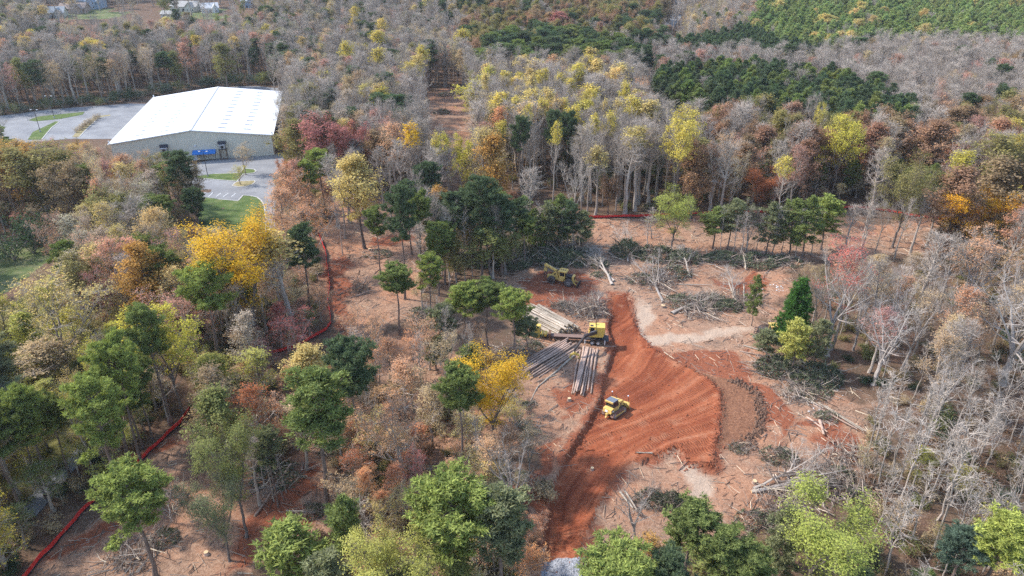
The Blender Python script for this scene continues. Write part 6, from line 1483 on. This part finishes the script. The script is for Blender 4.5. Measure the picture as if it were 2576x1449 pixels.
for u, v, m, sp, lab in [(1965, 728, 26, 1.0, 'white rubble scattered in the clay hollow'), (1845, 655, 14, 1.2, 'white scraps along the felled tops'), (2055, 1030, 26, 0.8, 'pale blue white scraps beside the broken orange pole'), (2060, 965, 40, 1.6, 'white ash patch by the dark bough pile'), (1815, 685, 5, 1.5, 'white rocks above the clay hollow')]:
    c = g0(u, v); clods('white_rubble', lab, c + np.random.default_rng(u).normal(0, sp, (m, 2)), 0.1, 0.3, M['rubble'], u)
M['gravel'] = mat_plain('grey_gravel', (0.30, 0.30, 0.31), 0.9, var=0.5, scale=0.9)
GP_ = rs_.uniform(GRAV.min(0), GRAV.max(0), (2600, 2)); GP_ = GP_[inpoly(GP_[:, 0], GP_[:, 1], GRAV)]
clods('gravel', 'grey crushed stone at the entrance of the clay road', GP_, 0.05, 0.14, M['gravel'], 83)
def stump(u, v, r, lab):
    p = at(u, v); a = empty('tree_stump', p); tag(a, lab, 'stump', 'stumps on the cleared ground'); b = MB(); b.tube([(0, 0, -0.15), (0, 0, 0.12), (0, 0, 0.42)], [r * 1.5, r * 1.1, r], 9); b.build('bark', M['log_pine'], a)
    b = MB(); b.tube([(0, 0, 0.40), (0, 0, 0.44)], r * 0.96, 9, True); b.build('cut_face', M['cut'], a)
for u, v, r, lab in [(1432, 1008, .3, 'round cut stump below the narrow pine log pile'), (1668, 772, .5, 'torn stump at the root of the felled pale trunk'), (2190 - 230, 1300, .3, 'orange stump near the great round pine'), (1898, 1215, .35, 'pale stump beside the felled grey limbs'), (930, 630, .35, 'stump at the foot of the flat topped tan tree'), (1490, 1180, .25, 'stump on the bank beside the pad'), (960, 560, .3, 'stump in the cleared debris by the lone slim pine'), (520, 1395, .3, 'stump on the pale ground beside the leaning trunk'), (1600, 700, .3, 'stump beside the broken slash heap')]: stump(u, v, r, lab)

# ------------------------------------------------------------------ machines
M['yel'] = mat_plain('machine_yellow', (0.66, 0.44, 0.12), 0.5, var=0.10, scale=2, spec=0.4, dirt=(0.32, 0.17, 0.09), dirt_amt=0.35)
M['yel2'] = mat_plain('loader_yellow', (0.66, 0.46, 0.09), 0.45, var=0.10, scale=2, spec=0.4, dirt=(0.35, 0.2, 0.1), dirt_amt=0.3)
M['blk'] = mat_plain('machine_black', (0.03, 0.03, 0.032), 0.55, var=0.3, dirt=(0.16, 0.09, 0.06), dirt_amt=0.4)
M['tyre'] = mat_plain('muddy_tyre', (0.075, 0.068, 0.064), 0.9, var=0.4, scale=3, dirt=(0.22, 0.14, 0.10), dirt_amt=0.6)
M['track'] = mat_plain('muddy_track_steel', (0.20, 0.115, 0.085), 0.7, 0.2, var=0.4, scale=3)
M['rim'] = mat_plain('grey_rim', (0.27, 0.24, 0.22), 0.7, var=0.3)
M['white'] = mat_plain('white_paint', (0.75, 0.75, 0.74), 0.5, var=0.1)
M['roofgrey'] = mat_plain('cab_roof_grey', (0.13, 0.145, 0.165), 0.5, var=0.15)
M['deck'] = mat_plain('trailer_deck', (0.21, 0.135, 0.105), 0.8, var=0.35, scale=3)
def part(b, name, mat, parent): return b.build(name, M[mat], parent)
def tilt_on_ground(o, hx, hy, hl=1.5):
    """sit a machine on the ground under it"""
    x, y = o.location.x, o.location.y; rz = o.rotation_euler[2]; c, s = math.cos(rz), math.sin(rz)
    f = [hz1(x + c * hx, y + s * hx), hz1(x - c * hx, y - s * hx), hz1(x - s * hy, y + c * hy), hz1(x + s * hy, y - c * hy)]
    o.location.z = max(sum(f) / 4, hz1(x, y) - 0.05) - 0.02; o.rotation_euler = (math.atan2(f[2] - f[3], 2 * hy), -math.atan2(f[0] - f[1], 2 * hx), rz)
def wheel(parent, x, y, r, w, hubmat='rim', lugs=18, name='wheel'):
    b = MB(); s = 1 if y > 0 else -1; n = 22; prof = [(-w / 2, r * 0.55), (-w / 2, r * 0.86), (-w * 0.38, r * 0.97), (w * 0.38, r * 0.97), (w / 2, r * 0.86), (w / 2, r * 0.55)]
    a = np.arange(n) * 2 * math.pi / n; V = np.stack([np.stack([rr * np.cos(a), np.full(n, yy), rr * np.sin(a)], -1) for yy, rr in prof], 0)
    Q = [(i * n + j, i * n + (j + 1) % n, (i + 1) * n + (j + 1) % n, (i + 1) * n + j) for i in range(len(prof) - 1) for j in range(n)]
    b.add(V.reshape(-1, 3), Q)
    for i in range(lugs):
        for sg in (-1, 1):
            t = (i + 0.25 * sg) * 2 * math.pi / lugs; M3 = np.array(Matrix.Rotation(-t, 3, 'Y')); q = MB(); q.box((r * 0.98, sg * w * 0.24, 0), (r * 0.10, w * 0.5, r * 0.11), rot=(sg * 0.5, 'X')); b.add(q.v[0] @ M3.T, q.f4[0])
    o = link(name, b.mesh('tyre', M['tyre']), parent, (x, y, r))
    q = MB(); q.tube([(0, s * w * 0.30, 0), (0, s * w * 0.42, 0)], [r * 0.58, r * 0.5], 16, True); q.build('rim', M[hubmat], o)
    q = MB(); q.tube([(0, s * w * 0.40, 0), (0, s * w * 0.50, 0)], [r * 0.2, r * 0.15], 10, True); q.build('hub', M['blk'], o); return o
def bulldozer(loc, rz, lab):
    a = empty('bulldozer', loc, rz); tag(a, lab, 'bulldozer')
    for s in (-1, 1):
        pr = [(-1.7, 0.42), (-1.55, 0.12), (-1.2, 0.0), (1.15, 0.0), (1.5, 0.14), (1.68, 0.45), (1.55, 0.78), (1.2, 0.92), (-1.0, 1.02), (-1.5, 0.85)]
        b = MB(); b.prism(pr, s * 0.93 - 0.28, s * 0.93 + 0.28); P = np.array(pr + [pr[0]]); L = np.r_[0, np.cumsum(np.hypot(*np.diff(P, axis=0).T))]
        for d in np.arange(0, L[-1], 0.19):
            x, z = np.interp(d, L, P[:, 0]), np.interp(d, L, P[:, 1]); x2, z2 = np.interp((d + 0.05) % L[-1], L, P[:, 0]), np.interp((d + 0.05) % L[-1], L, P[:, 1]); b.box((x, s * 0.93, z), (0.16, 0.62, 0.05), rot=(-math.atan2(z2 - z, x2 - x), 'Y'))
        t = part(b, 'track', 'track', a)
        b = MB(); b.box((0, s * 1.23, 0.42), (2.5, 0.05, 0.22)); part(b, 'track_frame', 'yel', t)
        for x in (-1.2, 1.2):
            b = MB(); b.tube([(x, s * 1.19, 0.48), (x, s * 1.25, 0.48)], 0.33, 14, True); part(b, 'sprocket' if x < 0 else 'idler', 'rim', t)
    b = MB(); b.box((0, 0, 0.75), (3.0, 1.25, 0.6)); part(b, 'hull', 'blk', a)
    b = MB(); b.prism([(0.35, 1.0), (1.85, 1.0), (1.85, 1.75), (1.7, 1.9), (0.35, 2.0)], -0.55, 0.55); h = part(b, 'engine_hood', 'yel', a)
    b = MB(); b.box((1.87, 0, 1.42), (0.05, 0.9, 0.7)); part(b, 'radiator_grille', 'blk', h)
    b = MB(); b.box((1.1, -0.56, 1.4), (0.3, 0.04, 0.5)); part(b, 'side_vent', 'rust', h)
    b = MB(); b.tube([(1.15, 0.3, 1.9), (1.15, 0.3, 2.55), (1.05, 0.3, 2.7)], 0.07, 8); part(b, 'exhaust_stack', 'rim', h)
    b = MB(); b.tube([(0.75, -0.25, 1.95), (0.75, -0.25, 2.2)], 0.12, 8, True); part(b, 'air_intake', 'yel', h)
    b = MB(); b.box((-0.35, 0, 1.35), (1.4, 1.6, 0.6)); part(b, 'cab_base', 'yel', a)
    b = MB(); b.prism([(-0.95, 1.65), (0.3, 1.65), (0.18, 2.62), (-0.9, 2.62)], -0.74, 0.74); cg = part(b, 'cab_window', 'glass_dark', a)
    for x0, x1 in ((-0.95, -0.9), (0.3, 0.18)):
        for s in (-1, 1): b = MB(); b.beam((x0, s * 0.72, 1.64), (x1, s * 0.72, 2.64), 0.10, 0.10); part(b, 'cab_pillar', 'blk', a)
    b = MB(); b.box((-0.32, 0, 2.70), (1.3, 1.62, 0.14)); r = part(b, 'cab_roof', 'roofgrey', a)
    b = MB(); b.box((-1.05, 0, 2.66), (0.2, 1.66, 0.26)); part(b, 'rear_roof_band', 'yel', r)
    b = MB(); b.box((0.4, 0, 2.70), (0.16, 1.4, 0.16)); part(b, 'front_roof_band', 'yel', r)
    b = MB(); b.prism([(-1.75, 1.0), (-0.95, 1.0), (-0.95, 1.72), (-1.6, 1.62)], -0.85, 0.85); ft = part(b, 'fuel_tank', 'yel', a)
    b = MB(); b.box((-1.72, 0.12, 1.3), (0.03, 0.5, 0.34), rot=(0.24, 'Y')); part(b, 'rear_plate', 'white', ft)
    b = MB(); b.box((-1.25, -0.86, 1.3), (0.42, 0.03, 0.36)); sp = part(b, 'side_badge', 'blk', ft); b = MB(); b.box((-1.25, -0.885, 1.28), (0.26, 0.02, 0.2)); part(b, 'badge_plate', 'white', sp)
    b = MB(); b.box((-1.75, 0, 0.72), (0.5, 0.4, 0.35)); b.beam((-1.75, 0, 0.75), (-2.15, 0, 0.3), 0.25, 0.12); part(b, 'drawbar', 'yel', a)
    b = MB(); n = 8; V = []
    for side in (0.0, 0.09):
        for i in range(n + 1):
            t = i / n; x = 2.35 - 0.30 * math.sin(math.pi * t) - side; z = 0.03 + 1.22 * t
            for y in (-1.65, 1.65): V.append((x - 0.12 * y * 0, y, z))
    V = np.array(V); m = 2 * (n + 1); Q = [(2 * i, 2 * i + 1, 2 * i + 3, 2 * i + 2) for i in range(n)] + [(m + 2 * i, m + 2 * i + 2, m + 2 * i + 3, m + 2 * i + 1) for i in range(n)] + [(2 * i, 2 * i + 2, m + 2 * i + 2, m + 2 * i) for i in range(n)] + [(2 * i + 1, m + 2 * i + 1, m + 2 * i + 3, 2 * i + 3) for i in range(n)] + [(2 * n, 2 * n + 1, m + 2 * n + 1, m + 2 * n)]
    b.add(V, Q); bl = part(b, 'blade', 'yel', a); bl.rotation_euler = (0, 0, 0.16)
    b = MB(); b.box((2.40, 0, 0.07), (0.06, 3.36, 0.18)); part(b, 'cutting_edge', 'rim', bl)
    for y in (-1.1, -0.4, 0.4, 1.1): b = MB(); b.box((2.08, y, 0.62), (0.18, 0.07, 1.0)); part(b, 'blade_rib', 'yel', bl)
    for y in (-1.5, 1.5):
        b = MB(); b.tube([(2.2, y, 1.2), (2.2, y, 2.5)], 0.035, 6); ms = part(b, 'guidance_mast', 'blk', bl); b = MB(); b.tube([(2.2, y, 2.48), (2.2, y, 2.6)], [0.13, 0.09], 10, True); part(b, 'antenna', 'white', ms)
    for s in (-1, 1): b = MB(); b.beam((0.8, s * 0.62, 0.55), (2.15, s * 0.7, 0.35), 0.16, 0.24); b.tube([(1.75, s * 0.35, 1.5), (2.15, s * 0.5, 0.8)], 0.07, 8); part(b, 'push_arm', 'blk', a)
    tilt_on_ground(a, 1.2, 0.95); return a
p = at(1546, 1032); bulldozer(p, math.radians(43), 'yellow bulldozer with dark cab grading the red clay pad')

def skidder(loc, rz, lab):
    a = empty('skidder', loc, rz); tag(a, lab, 'log skidder')
    for x in (-1.95, 1.95):
        for s in (-1, 1): wheel(a, x, s * 1.15, 0.88, 0.72, 'rim' if x > 0 else 'blk')
    b = MB(); b.box((-1.9, 0, 1.15), (2.6, 0.9, 0.7)); b.tube([(-1.95, -0.9, 0.88), (-1.95, 0.9, 0.88)], 0.2, 8); part(b, 'rear_frame', 'yel', a)
    b = MB(); b.box((1.6, 0, 1.05), (3.0, 0.9, 0.6)); b.tube([(1.95, -0.9, 0.88), (1.95, 0.9, 0.88)], 0.2, 8); part(b, 'front_frame', 'yel', a)
    b = MB(); b.box((-0.25, 0, 0.95), (0.7, 0.5, 0.5)); part(b, 'articulation_joint', 'blk', a)
    b = MB(); b.prism([(1.05, 1.3), (2.7, 1.3), (2.7, 2.05), (1.05, 2.3)], -0.6, 0.6); e = part(b, 'engine_bay', 'blk', a)
    b = MB(); b.prism([(2.55, 0.95), (3.05, 0.95), (3.0, 2.25), (2.55, 2.32)], -0.72, 0.72); f = part(b, 'radiator_housing', 'yel', a)
    b = MB(); b.box((3.05, 0, 1.6), (0.04, 1.1, 1.0)); part(b, 'grille', 'blk', f)
    b = MB(); b.box((0.15, -0.55, 1.2), (1.1, 0.75, 0.65)); part(b, 'fuel_tank', 'yel', a)
    b = MB(); b.box((0.3, 0, 1.75), (1.35, 1.6, 0.5)); part(b, 'cab_base', 'yel', a)
    b = MB(); b.prism([(-0.3, 2.0), (0.92, 2.0), (0.80, 3.0), (-0.25, 3.0)], -0.72, 0.72); part(b, 'cab_window', 'glass_dark', a)
    for x0, x1 in ((-0.34, -0.28), (0.96, 0.84)):
        for s in (-1, 1): b = MB(); b.beam((x0, s * 0.75, 1.95), (x1, s * 0.75, 3.02), 0.14, 0.14); part(b, 'cab_pillar', 'yel', a)
    b = MB(); b.prism([(-0.65, 3.0), (1.3, 3.0), (1.15, 3.2), (-0.5, 3.22)], -0.98, 0.98); r = part(b, 'cab_roof', 'yel', a)
    for x in (-0.1, 0.35, 0.8): b = MB(); b.box((x, 0, 3.235), (0.22, 0.5, 0.03)); part(b, 'roof_vent', 'blk', r)
    b = MB(); b.tube([(1.35, -0.45, 2.2), (1.35, -0.45, 2.75)], 0.07, 8); part(b, 'exhaust_stack', 'rim', a)
    for s in (-1, 1):
        b = MB(); b.beam((-0.7, s * 0.5, 1.4), (-1.25, s * 0.5, 2.75), 0.16, 0.3); b.beam((-2.4, s * 0.5, 1.4), (-1.25, s * 0.5, 2.75), 0.14, 0.26); part(b, 'arch', 'yel', a)
    b = MB(); b.beam((-1.2, 0, 2.75), (-3.7, 0, 3.75), 0.42, 0.42); bo = part(b, 'boom', 'yel', a)
    b = MB(); b.tube([(-3.75, -0.28, 3.72), (-3.75, 0.28, 3.72)], 0.32, 12, True); part(b, 'boom_head', 'yel', bo)
    b = MB(); b.tube([(-1.6, 0.3, 2.3), (-2.8, 0.3, 3.3)], 0.08, 8); part(b, 'boom_cylinder', 'blk', bo)
    b = MB(); b.beam((-3.75, 0, 3.5), (-3.75, 0, 2.9), 0.2, 0.2); b.box((-3.75, 0, 2.55), (0.6, 0.6, 0.7)); g = part(b, 'grapple_rotator', 'yel', a)
    for s in (-1, 1): b = MB(); b.tube([(-3.7, s * 0.3, 2.3), (-3.7, s * 0.95, 1.9), (-3.7, s * 1.0, 1.3), (-3.7, s * 0.4, 0.9)], 0.12, 6); part(b, 'grapple_tong', 'blk', g)
    b = MB(); b.tube([(-0.75, -0.35, 2.05), (-0.75, 0.35, 2.05)], 0.3, 12, True); part(b, 'winch_drum', 'yel', a)
    for s in (-1, 1): b = MB(); b.beam((2.6, s * 0.6, 1.0), (3.9, s * 0.75, 0.42), 0.14, 0.2); part(b, 'blade_arm', 'yel', a)
    b = MB(); b.prism([(3.85, 0.08), (4.05, 0.02), (4.12, 0.75), (3.95, 0.95), (3.9, 0.6)], -1.35, 1.35); part(b, 'blade', 'blk', a)
    tilt_on_ground(a, 1.9, 1.1); return a
p = (at(1388, 712) + at(1437, 722)) * 0.5; p.y += 1.1; skidder(p, math.radians(-21), 'yellow four wheeled log skidder with raised grapple boom by the dark brush')

def loader(loc, rz, lab):
    a = empty('log_loader', loc, rz); tag(a, lab, 'log loader')
    for s in (-1, 1): b = MB(); b.box((-1.7, s * 0.42, 0.95), (11.0, 0.16, 0.36)); part(b, 'trailer_beam', 'blk', a)
    b = MB(); b.box((-3.6, 0, 1.17), (6.6, 1.15, 0.08)); part(b, 'deck', 'deck', a)
    b = MB(); b.box((1.8, 0, 1.2), (3.6, 2.3, 0.22)); part(b, 'loader_platform', 'blk', a)
    b = MB(); b.box((3.9, 0, 1.0), (0.7, 2.2, 0.14)); part(b, 'tail_step', 'blk', a)
    for x in (1.15, 2.25):
        for s in (-1, 1): wheel(a, x, s * 0.98, 0.5, 0.5, 'white', 0)
        b = MB(); b.tube([(x, -0.95, 0.5), (x, 0.95, 0.5)], 0.09, 8); part(b, 'axle', 'blk', a)
    for x in (-0.2, 3.5):
        for s in (-1, 1):
            b = MB(); b.tube([(x, s * 1.35, 0.35), (x, s * 1.35, 1.35)], 0.08, 8); l = part(b, 'outrigger', 'white', a); b = MB(); b.tube([(x, s * 1.35, 0.0), (x, s * 1.35, 0.1)], 0.32, 10, True); b.tube([(x, s * 1.35, 0.1), (x, s * 1.35, 0.4)], 0.05, 6); part(b, 'foot_pad', 'rust', l)
            b = MB(); b.beam((x, s * 0.4, 1.2), (x, s * 1.38, 1.3), 0.18, 0.18); part(b, 'outrigger_arm', 'blk', a)
    b = MB(); b.tube([(-6.9, 0.45, 0), (-6.9, 0.45, 1.6)], 0.12, 6); b.tube([(-6.9, -0.45, 0), (-6.9, -0.45, 1.6)], 0.12, 6); b.box((-6.9, 0, 1.5), (0.5, 1.3, 0.5)); part(b, 'landing_stand', 'rust', a)
    b = MB(); b.tube([(1.8, 0, 1.28), (1.8, 0, 1.6)], 0.8, 18, True); part(b, 'turntable', 'blk', a)
    t = MB(); t.prism([(0.55, 1.6), (3.1, 1.6), (3.35, 2.3), (0.4, 2.3)], -0.85, 1.05); part(t, 'upper_frame', 'yel2', a)
    b = MB(); b.box((2.55, 0.15, 3.0), (1.75, 1.9, 1.4)); eb = part(b, 'engine_housing', 'yel2', a)
    b = MB(); b.box((3.44, 0.1, 3.0), (0.04, 1.3, 0.9)); part(b, 'louvre', 'blk', eb)
    b = MB(); b.box((1.2, -0.2, 2.35), (0.9, 1.5, 0.2)); part(b, 'cab_floor', 'yel2', a)
    b = MB(); b.prism([(0.55, 2.4), (1.5, 2.4), (1.5, 3.75), (0.7, 3.75)], -0.95, 0.45); part(b, 'cab_window', 'glass_dark', a)
    for x0, x1 in ((0.52, 0.68), (1.52, 1.52)):
        for y in (-0.97, 0.47): b = MB(); b.beam((x0, y, 2.35), (x1, y, 3.78), 0.12, 0.12); part(b, 'cab_pillar', 'yel2', a)
    b = MB(); b.box((1.08, -0.25, 3.84), (1.15, 1.65, 0.14)); r = part(b, 'cab_roof', 'yel2', a); b = MB(); b.box((0.95, -0.5, 3.93), (0.55, 0.5, 0.04)); part(b, 'roof_hatch', 'blk', r)
    b = MB(); b.tube([(1.75, 0.5, 3.7), (1.75, 0.5, 4.25)], 0.09, 8); part(b, 'exhaust_stack', 'rust', a)
    # black knuckle boom reaching over the pine logs with its grapple
    c, s = math.cos(-rz), math.sin(-rz); gw = g0(1445, 905); dx, dy = gw[0] - loc[0], gw[1] - loc[1]; gx, gy = dx * c - dy * s, dx * s + dy * c
    piv = np.array([1.9, -0.75, 2.6]); tip = np.array([gx, gy, 2.5]); el = piv + (tip - piv) * 0.55; el[2] = 3.7
    b = MB(); b.beam(piv, el, 0.34, 0.5); bm_ = part(b, 'main_boom', 'blk', a)
    b = MB(); b.beam(el, tip, 0.28, 0.4); b.tube([el - (0, 0, 0.25), el + (0, 0, 0.25)], 0.3, 10, True); part(b, 'stick_boom', 'blk', bm_)
    b = MB(); b.tube([piv + (0, 0, 0.5), piv + (el - piv) * 0.6 + (0, 0, 0.42)], 0.09, 8); part(b, 'boom_cylinder', 'rim', bm_)
    b = MB(); b.beam(tip, tip - (0, 0, 0.8), 0.22, 0.22); g = part(b, 'grapple_link', 'blk', a)
    b = MB(); b.box(tip - (0, 0, 0.95), (0.55, 0.5, 0.35)); part(b, 'grapple_rotator', 'yel2', g)
    for q in (-1, 1): b = MB(); b.tube([tip + (q * 0.2, 0, -1.0), tip + (q * 0.75, 0, -1.3), tip + (q * 0.85, 0, -1.8), tip + (q * 0.45, 0, -2.2)], [0.2, 0.2, 0.16, 0.08], 6); part(b, 'grapple_tong', 'yel2', g)
    tilt_on_ground(a, 2.5, 1.0); a.rotation_euler[0] = 0; a.rotation_euler[1] = 0; return a
wc = (g0(1490, 869) + g0(1503, 869)) / 2; rzl = math.radians(-6); off = np.array([1.7, -1.2]); R2 = np.array([[math.cos(rzl), -math.sin(rzl)], [math.sin(rzl), math.cos(rzl)]]); lw = wc - R2 @ off
loader(Vector((lw[0], lw[1], 0)), rzl, 'yellow knuckleboom log loader on a black trailer reaching over pine logs')

def delimber(loc, rz):
    a = empty('delimber', loc, rz); tag(a, 'yellow and black delimbing machine half hidden by pine boughs at the trailer end', 'delimber')
    for s in (-1, 1): b = MB(); b.prism([(-0.5, 0.2), (0.5, 0.2), (0.6, 2.1), (-0.35, 2.3)], s * 0.75 - 0.12, s * 0.75 + 0.12); part(b, 'side_plate', 'yel2', a)
    b = MB(); b.box((0.1, 0, 2.2), (0.95, 1.7, 0.18)); part(b, 'top_plate', 'yel2', a)
    b = MB(); b.box((0, 0, 0.35), (1.2, 1.5, 0.4)); part(b, 'bed', 'blk', a)
    for s in (-1, 1): b = MB(); b.tube([(0.3, s * 0.55, 0.6), (0.5, s * 0.3, 1.2), (0.45, s * 0.45, 1.7)], 0.11, 6); part(b, 'knife_arm', 'blk', a)
    for x in (0.9, 1.6): b = MB(); b.tube([(x, -0.7, 0.75), (x, 0.7, 0.75)], 0.28, 10, True); part(b, 'feed_roller', 'yel2', a)
    b = MB(); b.beam((-0.4, 0, 0.3), (2.2, 0, 0.3), 0.8, 0.25); part(b, 'base_frame', 'blk', a); return a
p = at(1352, 846); delimber(p, math.radians(-10))
def feller(loc, rz):
    a = empty('feller_buncher', loc, rz); tag(a, 'yellow feller buncher with black saw head hidden behind the cedar and small pines', 'feller buncher')
    for x in (-1.5, 1.5):
        for s in (-1, 1): wheel(a, x, s * 1.15, 0.8, 0.65)
    b = MB(); b.box((-1.4, 0, 1.35), (2.4, 1.5, 1.1)); part(b, 'engine_housing', 'yel', a)
    b = MB(); b.box((0.9, 0, 1.05), (2.0, 1.1, 0.6)); part(b, 'front_frame', 'yel', a)
    b = MB(); b.prism([(0.0, 1.4), (1.1, 1.4), (1.0, 2.6), (0.1, 2.6)], -0.65, 0.65); part(b, 'cab_window', 'glass_dark', a)
    b = MB(); b.box((0.5, 0, 2.7), (1.7, 1.75, 0.14)); part(b, 'cab_roof', 'yel', a)
    for x in (0.0, 1.08):
        for s in (-1, 1): b = MB(); b.beam((x, s * 0.68, 1.35), (x, s * 0.68, 2.65), 0.12, 0.12); part(b, 'cab_pillar', 'yel', a)
    for s in (-1, 1): b = MB(); b.beam((1.7, s * 0.45, 1.2), (3.0, s * 0.45, 0.9), 0.16, 0.24); part(b, 'lift_arm', 'yel', a)
    b = MB(); b.prism([(3.0, 0.1), (3.5, 0.05), (3.35, 2.1), (3.0, 2.3)], -0.6, 0.6); h = part(b, 'saw_head', 'blk', a)
    b = MB(); b.tube([(3.6, 0, 0.06), (3.6, 0, 0.2)], 0.75, 16, True); part(b, 'saw_disc', 'rim', h)
    for z in (1.1, 1.9): b = MB(); b.tube([(3.3, -0.5, z), (3.9, -0.6, z), (4.15, -0.1, z), (4.0, 0.3, z)], 0.08, 6); part(b, 'holding_arm', 'blk', h)
    tilt_on_ground(a, 1.5, 1.1); return a
p = at(1948, 848); feller(p, math.radians(184))

# ------------------------------------------------------------------ far houses
def mat_roof(name, c):
    k = N(name); v = k.coords(); return k.pbr(k.ramp(k.noise(v, 1.2, 5, 0.7), [(0.3, tuple(q * 0.75 for q in c)), (0.7, tuple(q * 1.2 for q in c))]), 0.85, 0, None, 0.2)
RC = dict(grey=mat_roof('roof_grey_shingle', (0.30, 0.32, 0.33)), brown=mat_roof('roof_brown_shingle', (0.30, 0.23, 0.19)), blue=mat_roof('roof_blue_slate', (0.25, 0.31, 0.37)), tan=mat_roof('roof_tan_shingle', (0.36, 0.34, 0.31)), white=mat_roof('roof_pale', (0.58, 0.57, 0.55)))
WC = dict(beige=mat_plain('siding_beige', (0.50, 0.46, 0.38), 0.8, var=0.1), blue=mat_plain('siding_blue', (0.27, 0.34, 0.42), 0.8, var=0.1), white=mat_plain('siding_white', (0.66, 0.66, 0.64), 0.8, var=0.1), brick=mat_plain('brick_tan', (0.36, 0.25, 0.19), 0.9, var=0.3, scale=3))
def house(u, v, w, d, hw_, hr, rz, wall, roof, lab, wing=True, chim=True):
    p = at(u, v); a = empty('house', p - Vector((0, 0, 0.2)), math.radians(rz)); tag(a, lab, 'house')
    def gable(x0, x1, y0, y1, e, r, axis, nm='wall'):
        b = MB(); b.box(((x0 + x1) / 2, (y0 + y1) / 2, e / 2), (x1 - x0, y1 - y0, e)); W = b
        ov = 0.5; t = 0.22; q = MB()
        if axis == 'x':
            ym = (y0 + y1) / 2; W.add([(x0, y0, e), (x0, y1, e), (x0, ym, r), (x1, y0, e), (x1, y1, e), (x1, ym, r)], None, [(0, 2, 1), (3, 4, 5)])
            s = (r - e) / (ym - y0)
            for sg in (-1, 1):
                yo = ym + sg * (ym - y0 + ov); V = [(x0 - ov, ym, r + t), (x1 + ov, ym, r + t), (x1 + ov, yo, e - ov * s + t), (x0 - ov, yo, e - ov * s + t)]; V += [(x, y, z - t) for x, y, z in V]
                q.add(V, [(0, 1, 2, 3), (4, 7, 6, 5), (2, 6, 7, 3), (0, 3, 7, 4), (1, 5, 6, 2)])
        else:
            xm = (x0 + x1) / 2; W.add([(x0, y0, e), (x1, y0, e), (xm, y0, r), (x0, y1, e), (x1, y1, e), (xm, y1, r)], None, [(0, 1, 2), (3, 5, 4)])
            s = (r - e) / (xm - x0)
            for sg in (-1, 1):
                xo = xm + sg * (xm - x0 + ov); V = [(xm, y0 - ov, r + t), (xm, y1 + ov, r + t), (xo, y1 + ov, e - ov * s + t), (xo, y0 - ov, e - ov * s + t)]; V += [(x, y, z - t) for x, y, z in V]
                q.add(V, [(0, 1, 2, 3), (4, 7, 6, 5), (2, 6, 7, 3), (0, 3, 7, 4), (1, 5, 6, 2)])
        W.build(nm, WC[wall], a); return q.build('roof', RC[roof], a)
    rf = gable(-w / 2, w / 2, 0, d, hw_, hr, 'x')
    if wing: gable(w * 0.12, w * 0.44, -2.4, d * 0.4, hw_ * 0.97, hr * 0.93, 'y', 'gable_wing')
    if chim: b = MB(); b.box((-w * 0.42, d * 0.5, hr + 0.4), (0.9, 0.9, 2.2)); b.build('chimney', WC['brick'], rf)
    nw = max(2, int(w / 3.4))
    for i in range(nw):
        x = -w / 2 + (i + 0.6) * w / nw
        if wing and w * 0.08 < x < w * 0.48: y = -2.42
        else: y = -0.02
        for z in ([1.6] if hw_ < 4.5 else [1.6, 4.4]):
            b = MB(); b.box((x, y, z), (1.0, 0.08, 1.4)); f = b.build('window', M['trim_white'], a); b = MB(); b.box((x, y - 0.05, z), (0.8, 0.03, 1.2)); b.build('pane', M['glass_dark'], f)
    b = MB(); b.box((-w * 0.02, -0.04, 1.05), (1.0, 0.08, 2.1)); b.build('door', M['dark_steel'], a)
house(134, 46, 15, 10, 4.0, 7.5, 14, 'beige', 'grey', 'grey roofed house among the far trees behind the woods')
house(182, 34, 18, 11, 3.6, 7.0, 6, 'brick', 'brown', 'brown roofed brick house beside the grey roofed house')
house(220, 22, 18, 11, 5.6, 9.5, -10, 'blue', 'blue', 'tall blue grey house with steep roof above the brown roofed house')
house(462, 29, 20, 11, 3.6, 7.0, -5, 'beige', 'tan', 'low beige house with long tan roof on the open lawn')
house(530, 32, 12, 10, 3.4, 6.6, 24, 'white', 'white', 'small pale roofed white house beside the long beige house')
house(424, 45, 11, 8, 2.8, 4.6, -3, 'beige', 'tan', 'low outbuilding with flat tan roof below the beige house', False, False)
house(622, 20, 8, 8, 5.2, 8.0, 12, 'blue', 'grey', 'narrow blue gabled house among the far trees')
house(1722, 22, 14, 10, 4.0, 7.4, -12, 'white', 'grey', 'white house at the head of the far driveway')
house(1672, 100, 7, 6, 2.6, 4.2, 8, 'white', 'white', 'small white shed beside the far driveway', False, False)

# ------------------------------------------------------------------ thin autumn haze
hb = MB(); hb.box((0, 430, 45), (1500, 1300, 96.0))
k = N('thin_haze'); pv = k.n('ShaderNodeVolumePrincipled'); pv.inputs['Color'].default_value = (0.86, 0.90, 0.97, 1); pv.inputs['Density'].default_value = HAZE; pv.inputs['Anisotropy'].default_value = 0.25
k.t.links.new(pv.outputs[0], k.out.inputs['Volume'])
if HAZE > 0: tag(hb.build('haze', k.m), 'thin pale haze over the autumn woods', 'haze', kind='stuff')
